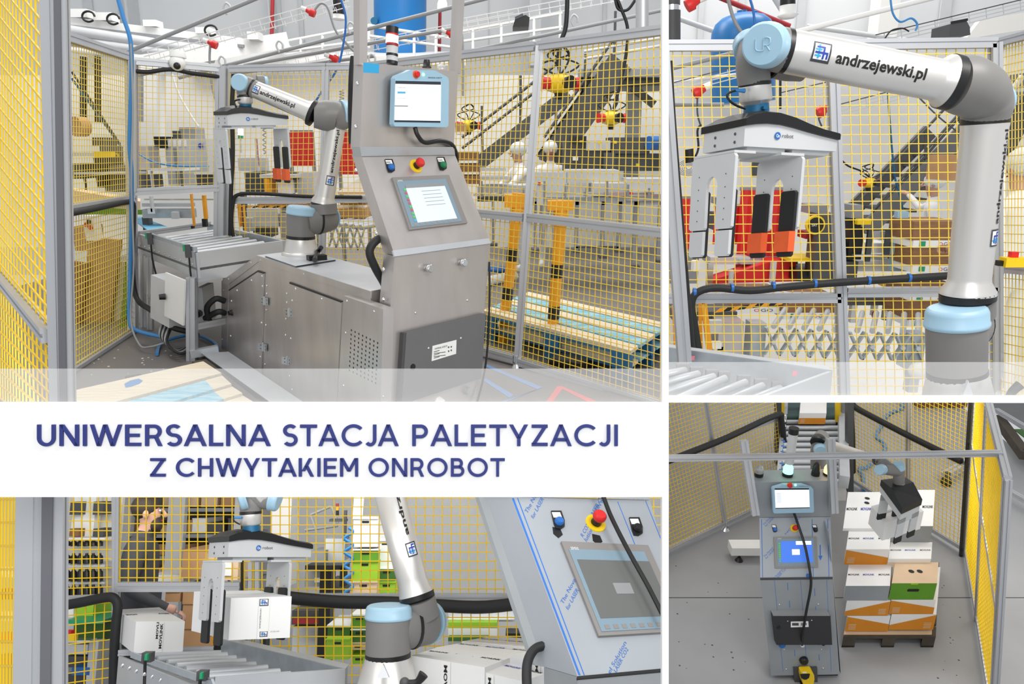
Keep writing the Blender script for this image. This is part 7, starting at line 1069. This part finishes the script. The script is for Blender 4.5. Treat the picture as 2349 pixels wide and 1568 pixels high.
# ---- conveyor with carton
zc = .86; t = Thing('roller_conveyor', 'roller conveyor leading away behind the column, seen from above', 'conveyor'); y0, y1 = Z(1860, 960, zc).y, Z(1860, 1095, zc).y; xl0, xl1, xr0, xr1 = Z(1800, 960, zc).x, Z(1788, 1095, zc).x, Z(1924, 960, zc).x, Z(1928, 1095, zc).x
n = 10
for i in range(n):
    v = 968+i*13.2; t.part('roller', MB().cyl(Z(1800-i*1.1, v, zc), Z(1924, v, zc), .032, None, 14), 'steel_light')
t.part('bed', MB().hexa([Z(1798, 955, zc-.1), Z(1928, 955, zc-.1), Z(1930, 1100, zc-.1), Z(1786, 1100, zc-.1)], [p+V((0, 0, .02)) for p in (Z(1798, 955, zc-.1), Z(1928, 955, zc-.1), Z(1930, 1100, zc-.1), Z(1786, 1100, zc-.1))]), 'dark_grey'); t.part('side_rail', MB().bar(Z(1797, 950, zc), Z(1785, 1100, zc), .04, .1), 'steel_light'); t.part('side_rail', MB().bar(Z(1932, 950, zc+.05), Z(1936, 1105, zc+.05), .1, .14), 'steel_light')  # bed coloured dark to paint the shaded gaps between rollers
for i in range(12): c = lerp(Z(1801, 955, zc+.03), Z(1789, 1095, zc+.03), i/11); t.part('roller_cap', MB().ball(c, .028), 'blue' if i > 2 else 'chrome')
t.part('end_plate', slab(fplane(Z(1925, 1100, zc).y), rect(1912, 1098, 1937, 1142), .05), 'light_grey')
t = Thing('belt_conveyor', 'dark green belt conveyor feeding the rollers', 'conveyor'); t.part('belt', MB().hexa([Z(1806, 956, zc), Z(1922, 956, zc), Z(1916, 880, zc), Z(1810, 880, zc)], [p+V((0, 0, .03)) for p in (Z(1806, 956, zc), Z(1922, 956, zc), Z(1916, 880, zc), Z(1810, 880, zc))]), 'belt_green'); t.part('nose_roller', MB().cyl(Z(1804, 958, zc), Z(1923, 958, zc), .05, None, 14), 'belt_green'); t.part('rail', MB().bar(Z(1802, 962, zc+.03), Z(1805, 880, zc+.03), .03), 'steel_light')
def cbox(lab, u0, u1, vb, vt, vk, y=None, zb=None, m='box_white', front=None, grp='cartons on the pallet', word=True, holes=False, band=None, shrink=0):
    """upright carton: front face from vb up to vt, lid back to vk; returns (top height, back distance)"""
    if y is None: y = Z((u0+u1)/2, vb, zb).y
    pl = fplane(y); a, b = pl(u0, vb), pl(u1, vb); zt_ = pl(u0, vt).z; yk = Z((u0+u1)/2, vk, zt_).y; zb_ = a.z
    t = Thing('carton', lab, 'box', grp); x0, x1 = a.x, b.x; sk = (x0+x1)/2/y*(yk-y)*.9; t.part('body', MB().hexa([(x0, y, zb_), (x1, y, zb_), (x1+sk, yk, zb_), (x0+sk, yk, zb_)], [(x0, y, zt_), (x1, y, zt_), (x1+sk, yk, zt_), (x0+sk, yk, zt_)]), m); f = lambda x, z_, e=.001: V((x0+(x1-x0)*x, y-e, zb_+(zt_-zb_)*z_))
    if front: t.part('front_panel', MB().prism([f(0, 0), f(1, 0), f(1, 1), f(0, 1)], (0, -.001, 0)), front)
    if band:
        pts = {'l': [(0, 0), (1, 0), (1, .45), (0, .95)], 'r': [(0, 0), (1, 0), (1, .95), (0, .3)], 's': [(0, 0), (1, 0), (1, .55), (0, .55)]}[band]; t.part('orange_band', MB().prism([f(x, z_, .002) for x, z_ in pts], (0, -.001, 0)), 'box_orange')
        k = .06 if band != 'r' else .76
        for i in range(4): t.part('print_rows', MB().prism([f(k, .12+i*.1, .004), f(k+.17, .12+i*.1, .004), f(k+.17, .16+i*.1, .004), f(k, .16+i*.1, .004)], (0, -.0005, 0)), 'card_pale')
    g = lambda x, k, e=.002: V((x0+(x1-x0)*x+sk*k, y+(yk-y)*k, zt_+e))
    if word:
        for k in (.02, .36, .72): t.part('lettering', text('MOVLINK', lambda x, y_: g(k+.26*x, .47+.08*y_), None, .02), 'print_black' if k != .36 else 'logo_blue')
    if holes:
        for x in (.4, .59) if holes == 'h' else (.49,):
            for k in ((.55,) if holes == 'h' else (.68, .81)): c = g(x, k); t.part('air_hole', MB().lathe(c, c+V((0, 0, .001)), [(0, .025), (1, .025)], 16), 'black')
    return zt_, yk, t, f
cbox('white carton with orange front on the belt conveyor', 1831, 1892, 972, 947, 905, None, zc+.05, band='s', word=False, grp=None)
for i, (u, w_, lab) in enumerate(((1791, 11, 'amber light curtain post left of the belt, seen from above'), (1920, 10, 'amber light curtain post right of the belt, seen from above'))): t = Thing('light_curtain', lab, 'sensor'); yy = Z(u, 968, zc).y; t.part('post', slab(fplane(yy), rect(u-w_/2, 880, u+w_/2, 964), .05), 'yellow'); t.part('end', slab(fplane(yy), rect(u-w_/2, 964, u+w_/2, 972), .05), 'black')
t = Thing('fence_post', 'dark grey fence post left of the belt conveyor', 'post'); t.part('shaft', slab(fplane(Z(1782, 1050, .4).y), rect(1776, 880, 1788, 1060), .08), 'dark_steel'); t = Thing('fence_post', 'dark grey fence post right of the belt conveyor', 'post'); t.part('shaft', slab(fplane(Z(1945, 1110, .4).y), rect(1938, 880, 1952, 1120), .08), 'dark_steel'); t.part('cover', slab(fplane(Z(1930, 962, zc).y), rect(1927, 880, 1936, 962), .06), 'mid_grey')
# ---- pallet stack
t = Thing('pallet', 'dark wooden pallet under the carton stack', 'pallet'); yp = Z(2035, 1484).y; zp = .15
x0, x1 = Z(1930, 1484).x, Z(2141, 1484).x; sq = lambda y: (x0+x1)/2/yp*(y-yp)*.9
def pbox(a, b, y0_, y1_, z0_, z1_): return MB().hexa([(a+sq(y0_), y0_, z0_), (b+sq(y0_), y0_, z0_), (b+sq(y1_), y1_, z0_), (a+sq(y1_), y1_, z0_)], [(a+sq(y0_), y0_, z1_), (b+sq(y0_), y0_, z1_), (b+sq(y1_), y1_, z1_), (a+sq(y1_), y1_, z1_)])
for k in (0, .43, .86): t.part('block', pbox(x0+(x1-x0)*k, x0+(x1-x0)*(k+.14), yp, yp+.15, 0, .1), 'wood_old'); t.part('skid', pbox(x0+(x1-x0)*k, x0+(x1-x0)*(k+.14), yp, yp+1.15, 0, .02), 'wood_old'); t.part('block', pbox(x0+(x1-x0)*k, x0+(x1-x0)*(k+.14), yp+1.0, yp+1.15, 0, .1), 'wood_old')
for i in range(7): t.part('board', pbox(x0, x1, yp+i*.165, yp+i*.165+.13, .1, .125), 'wood_old')
solo('slip_sheet', pbox(x0+.0, x1-.04, yp+.02, yp+1.1, .127, .132), 'card_pale', 'thin slip sheet between pallet and cartons', 'sheet')
yb = Z(1985, 1447, .14).y; w_ = 'carton on the pallet, '
z1, k1, *_ = cbox('lowest left '+w_+'orange band falling to the right', 1938, 2036, 1446, 1412, 1300, yb, band='l', word=False); cbox('lowest right '+w_+'orange band rising to the right', 2038, 2140, 1443, 1408, 1300, yb, band='r', word=False)
cbox('second left '+w_+'orange band rising to the right', 1937, 2036, 1411, 1377, 1300, yb, band='r', word=False); cbox('second right '+w_+'orange band falling to the right', 2038, 2140, 1407, 1375, 1300, yb, band='l', word=False)
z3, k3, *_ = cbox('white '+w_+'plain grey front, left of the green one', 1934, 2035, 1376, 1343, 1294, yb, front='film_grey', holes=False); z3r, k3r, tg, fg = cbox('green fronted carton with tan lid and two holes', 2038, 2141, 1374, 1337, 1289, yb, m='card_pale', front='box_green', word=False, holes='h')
tg.part('hand_hole', MB().prism([fg(.38, .5, .003), fg(.62, .5, .003), fg(.64, .62, .003), fg(.6, .66, .003), fg(.4, .66, .003), fg(.37, .6, .003)], (0, -.001, 0)), 'black'); tg.part('lime_tab', MB().prism([fg(.42, .93, .003), fg(.58, .93, .003), fg(.58, 1.02, .003), fg(.42, 1.02, .003)], (0, -.003, 0)), 'lime')
z4, k4, *_ = cbox('white '+w_+'orange band, third step on the left', 1935, 2034, 1294, 1259, 1212, None, z3, band='l'); z4r, k4r, *_ = cbox('white '+w_+'step behind the tan lid', 2036, 2134, 1290, 1281, 1243, None, z3r-.0)
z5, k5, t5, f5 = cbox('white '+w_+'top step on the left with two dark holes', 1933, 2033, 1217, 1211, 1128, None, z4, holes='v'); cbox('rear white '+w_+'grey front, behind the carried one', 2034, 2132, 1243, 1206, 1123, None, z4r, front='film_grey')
# ---- robot, gripper and carried carton
RY = Z(1882, 1060, 1.1).y; J = lambda u, v, dy=0: P(u, v, RY+dy); RB = J(1882, 1030); R = lambda px: B.r(RB, px); zg = 2.0; yW = Z(2063, 1112, zg).y; K = lambda u, v, dy=0: P(u, v, yW+dy); RW = lambda px: B.r(K(2062, 1090), px)
t = Thing('robot_arm', 'robot arm reaching across the cell, seen from above', 'robot'); t.part('base_joint', MB().sweep([J(1877, 1110, .1), J(1878, 1040, .0), J(1880, 1012, .05)], [R(17), R(18), R(17)], 28), 'grey_plastic'); cap(t, J(1882, 1030, -.05), J(1883, 1037, -.2), R(15)); t.part('shoulder', MB().sweep([J(1878, 1010, .0), J(1885, 1002, .1)], [R(17), R(17)], 28), 'grey_plastic'); ring(t, J(1877, 1016, -.02), J(1878, 1012, .0), R(18))
f0_, f1_ = J(1905, 1022, -.1), K(2018, 1056, .05); t.part('forearm', MB().lathe(f0_, f1_, [(0, R(15)), (.06, R(12.5)), (.9, RW(10)), (1, RW(11))], 26), 'silver'); fn = tube_text(t, None, f0_, f1_, R(12.5), RW(10), .1, .24, (B.C-f0_).normalized(), .45); emblem(t, fn); ring(t, lerp(f0_, f1_, .97), f1_, RW(13))
t.part('wrist', MB().sweep([f1_, K(2030, 1066, .02), K(2046, 1078)], [RW(13), RW(13.5), RW(13)], 26), 'grey_plastic'); cap(t, K(2024, 1076, -.05), K(2016, 1078, -.11), RW(12)); t.part('wrist', MB().sweep([K(2028, 1076, -.04), K(2062, 1080)], [RW(12), RW(12.5)], 26), 'grey_plastic'); t.part('wrist', MB().sweep([K(2062, 1106), K(2062, 1072)], [RW(12.5), RW(12.5)], 28), 'grey_plastic'); cap(t, K(2062, 1075), K(2062, 1062), RW(13)); t.part('tool_flange', MB().cyl(K(2063, 1112), K(2062, 1100), RW(12), None, 24), 'silver'); t.part('quick_changer', MB().cyl(K(2064, 1119), K(2063, 1110), RW(11), None, 24), 'teal_blue')
t = Thing('box_gripper', 'gripper with glossy black cover seen from above, holding a carton', 'gripper')
tp4 = [Z(2021, 1100, zg), Z(2075, 1093, zg), Z(2116, 1145, zg-.04), Z(2070, 1166, zg-.04)]; lo4 = [p+V((0, 0, -.05)) for p in tp4]; md = [lerp(tp4[0], tp4[3], .45)+V((0, 0, .04)), lerp(tp4[1], tp4[2], .45)+V((0, 0, .04))]
t.part('cover', MB().add(tp4+md+lo4, [(0, 4, 5, 1), (4, 3, 2, 5), (0, 6, 9, 3, 4), (3, 9, 8, 2), (2, 8, 7, 1, 5), (1, 7, 6, 0), (6, 7, 8, 9)]), 'black'); lo5 = [p+V((0, 0, -.06)) for p in lo4]; ct = sum(lo4, V((0, 0, 0)))/4; ins_ = [lerp(p, ct, .06) for p in lo4]; t.part('beam', MB().hexa([p+V((0, 0, -.06)) for p in ins_], ins_), 'light_grey')
for k, nm in ((.9, 'front'), (.1, 'rear')):
    a, b = lerp(lo5[0], lo5[3], k), lerp(lo5[1], lo5[2], k); dn = V((0, 0, -.22)); th = (lo5[3]-lo5[0]).normalized()*.02
    for s0, s1 in ((0, .35), (.65, 1)): p, q_ = lerp(a, b, s0), lerp(a, b, s1); t.part('finger_plate', MB().hexa([p+dn*.75, q_+dn*.75, q_+dn*.75+th, p+dn*.75+th], [p, q_, q_+th, p+th]), 'light_grey'); t.part('pad', MB().hexa([p+dn, q_+dn, q_+dn+th, p+dn+th], [p+dn*.75, q_+dn*.75, q_+dn*.75+th, p+dn*.75+th]), 'rubber')
    t.part('finger_bridge', MB().hexa([a+dn*.2, b+dn*.2, b+dn*.2+th, a+dn*.2+th], [a, b, b+th, a+th]), 'light_grey')
dz = V((0, 0, -.17)); zb_ = zg-.33; tops = [Z(2031, 1198, zb_), Z(2119, 1172, zb_), Z(2083, 1140, zb_), Z(1999, 1160, zb_)]; t = Thing('carton', 'carton carried by the gripper above the stack', 'box'); t.part('body', MB().hexa([p+dz for p in tops], tops), 'box_white'); t.part('tape', MB().hexa([lerp(tops[0], tops[3], .45)+V((0, 0, .001)), lerp(tops[1], tops[2], .45)+V((0, 0, .001)), lerp(tops[1], tops[2], .55)+V((0, 0, .001)), lerp(tops[0], tops[3], .55)+V((0, 0, .001))], [p+V((0, 0, .003)) for p in (lerp(tops[0], tops[3], .45), lerp(tops[1], tops[2], .45), lerp(tops[1], tops[2], .55), lerp(tops[0], tops[3], .55))]), 'light_grey')
# ---- outside the fence
cable('air_hose', [Z(2058, 905, .02), Z(2070, 935, .02), Z(2040, 948, .02), Z(2022, 975, .02), Z(2010, 1000, .02), Z(2026, 1015, .02), Z(2028, 1035, .02), Z(1990, 1070, .02), Z(1972, 1075, .02), Z(1980, 1095, .02), Z(1982, 1130, .02)], .025, 'cable_blue', 'thin blue hose lying on the floor behind the right fence', 'hose')
t = Thing('castor_frame', 'aluminium frame with castor on the floor behind the right fence', 'frame'); t.part('beam', MB().bar(Z(2165, 1092, .12), Z(2232, 1055, .12), .09, .09, groove=True), 'alu'); t.part('beam', MB().bar(Z(2232, 1060, .12), Z(2215, 1045, .12), .09, .09), 'alu'); c = Z(2170, 1105, .05); t.part('castor', MB().cyl(c+V((-.04, 0, 0)), c+V((.04, 0, 0)), .06, None, 18), 'black'); t.part('fork', MB().bar(c, c+V((0, .02, .13)), .06), 'dark_grey')
t = Thing('pallet_box', 'dark wooden crate edge with green sheet at the top right', 'crate'); t.part('edge', MB().bar(Z(2290, 960, .25), Z(2352, 1045, .25), .12, .12), 'wood_old'); t.part('sheet', MB().prism([Z(2325, 985, .22), Z(2420, 1060, .22), Z(2420, 985, .22)], (0, 0, .01)), 'dark_green'); t.part('edge', MB().bar(Z(2352, 1045, .25), Z(2420, 1030, .25), .12, .12), 'wood_old')
solo('dark_mat', MB().prism([Z(2275, 925, .01), Z(2460, 925, .01), Z(2460, 1000, .01), Z(2345, 985, .01), Z(2282, 945, .01)], (0, 0, .005)), 'panel_grey', 'dark grey mat on the floor at the top right corner', 'mat'); t = Thing('low_rail', 'aluminium rail sloping down behind the top right corner', 'rail'); t.part('rail', MB().bar(Z(2285, 940, .4), Z(2420, 1020, .4), .06, .06, groove=True), 'alu'); t.part('rail', MB().bar(Z(2300, 1118, .2), Z(2420, 1185, .2), .06, .06, groove=True), 'alu')
for i, (u0, u1) in enumerate(((2110, 2142), (2145, 2180), (2182, 2218))): solo('storage_carton', bx(u0, 905, u1, 934, Z(2160, 935).y, .4), 'card_brown', ('brown carton on the floor at the top of the view from above', 'middle brown carton of the row at the top of the view', 'brown carton nearest the yellow fence at the top of the view')[i], 'box')
mb = MB()
for i in range(30): c = Z(random.choice((random.uniform(1535, 1720), random.uniform(2150, 2205))), random.uniform(1290, 1560)); mb.ball(c, random.uniform(.004, .011), (1, 1, .3), 6, 4)
solo('floor_specks', mb, 'dark_grey', 'small dark specks scattered over the pale floor', 'debris', kind='stuff')
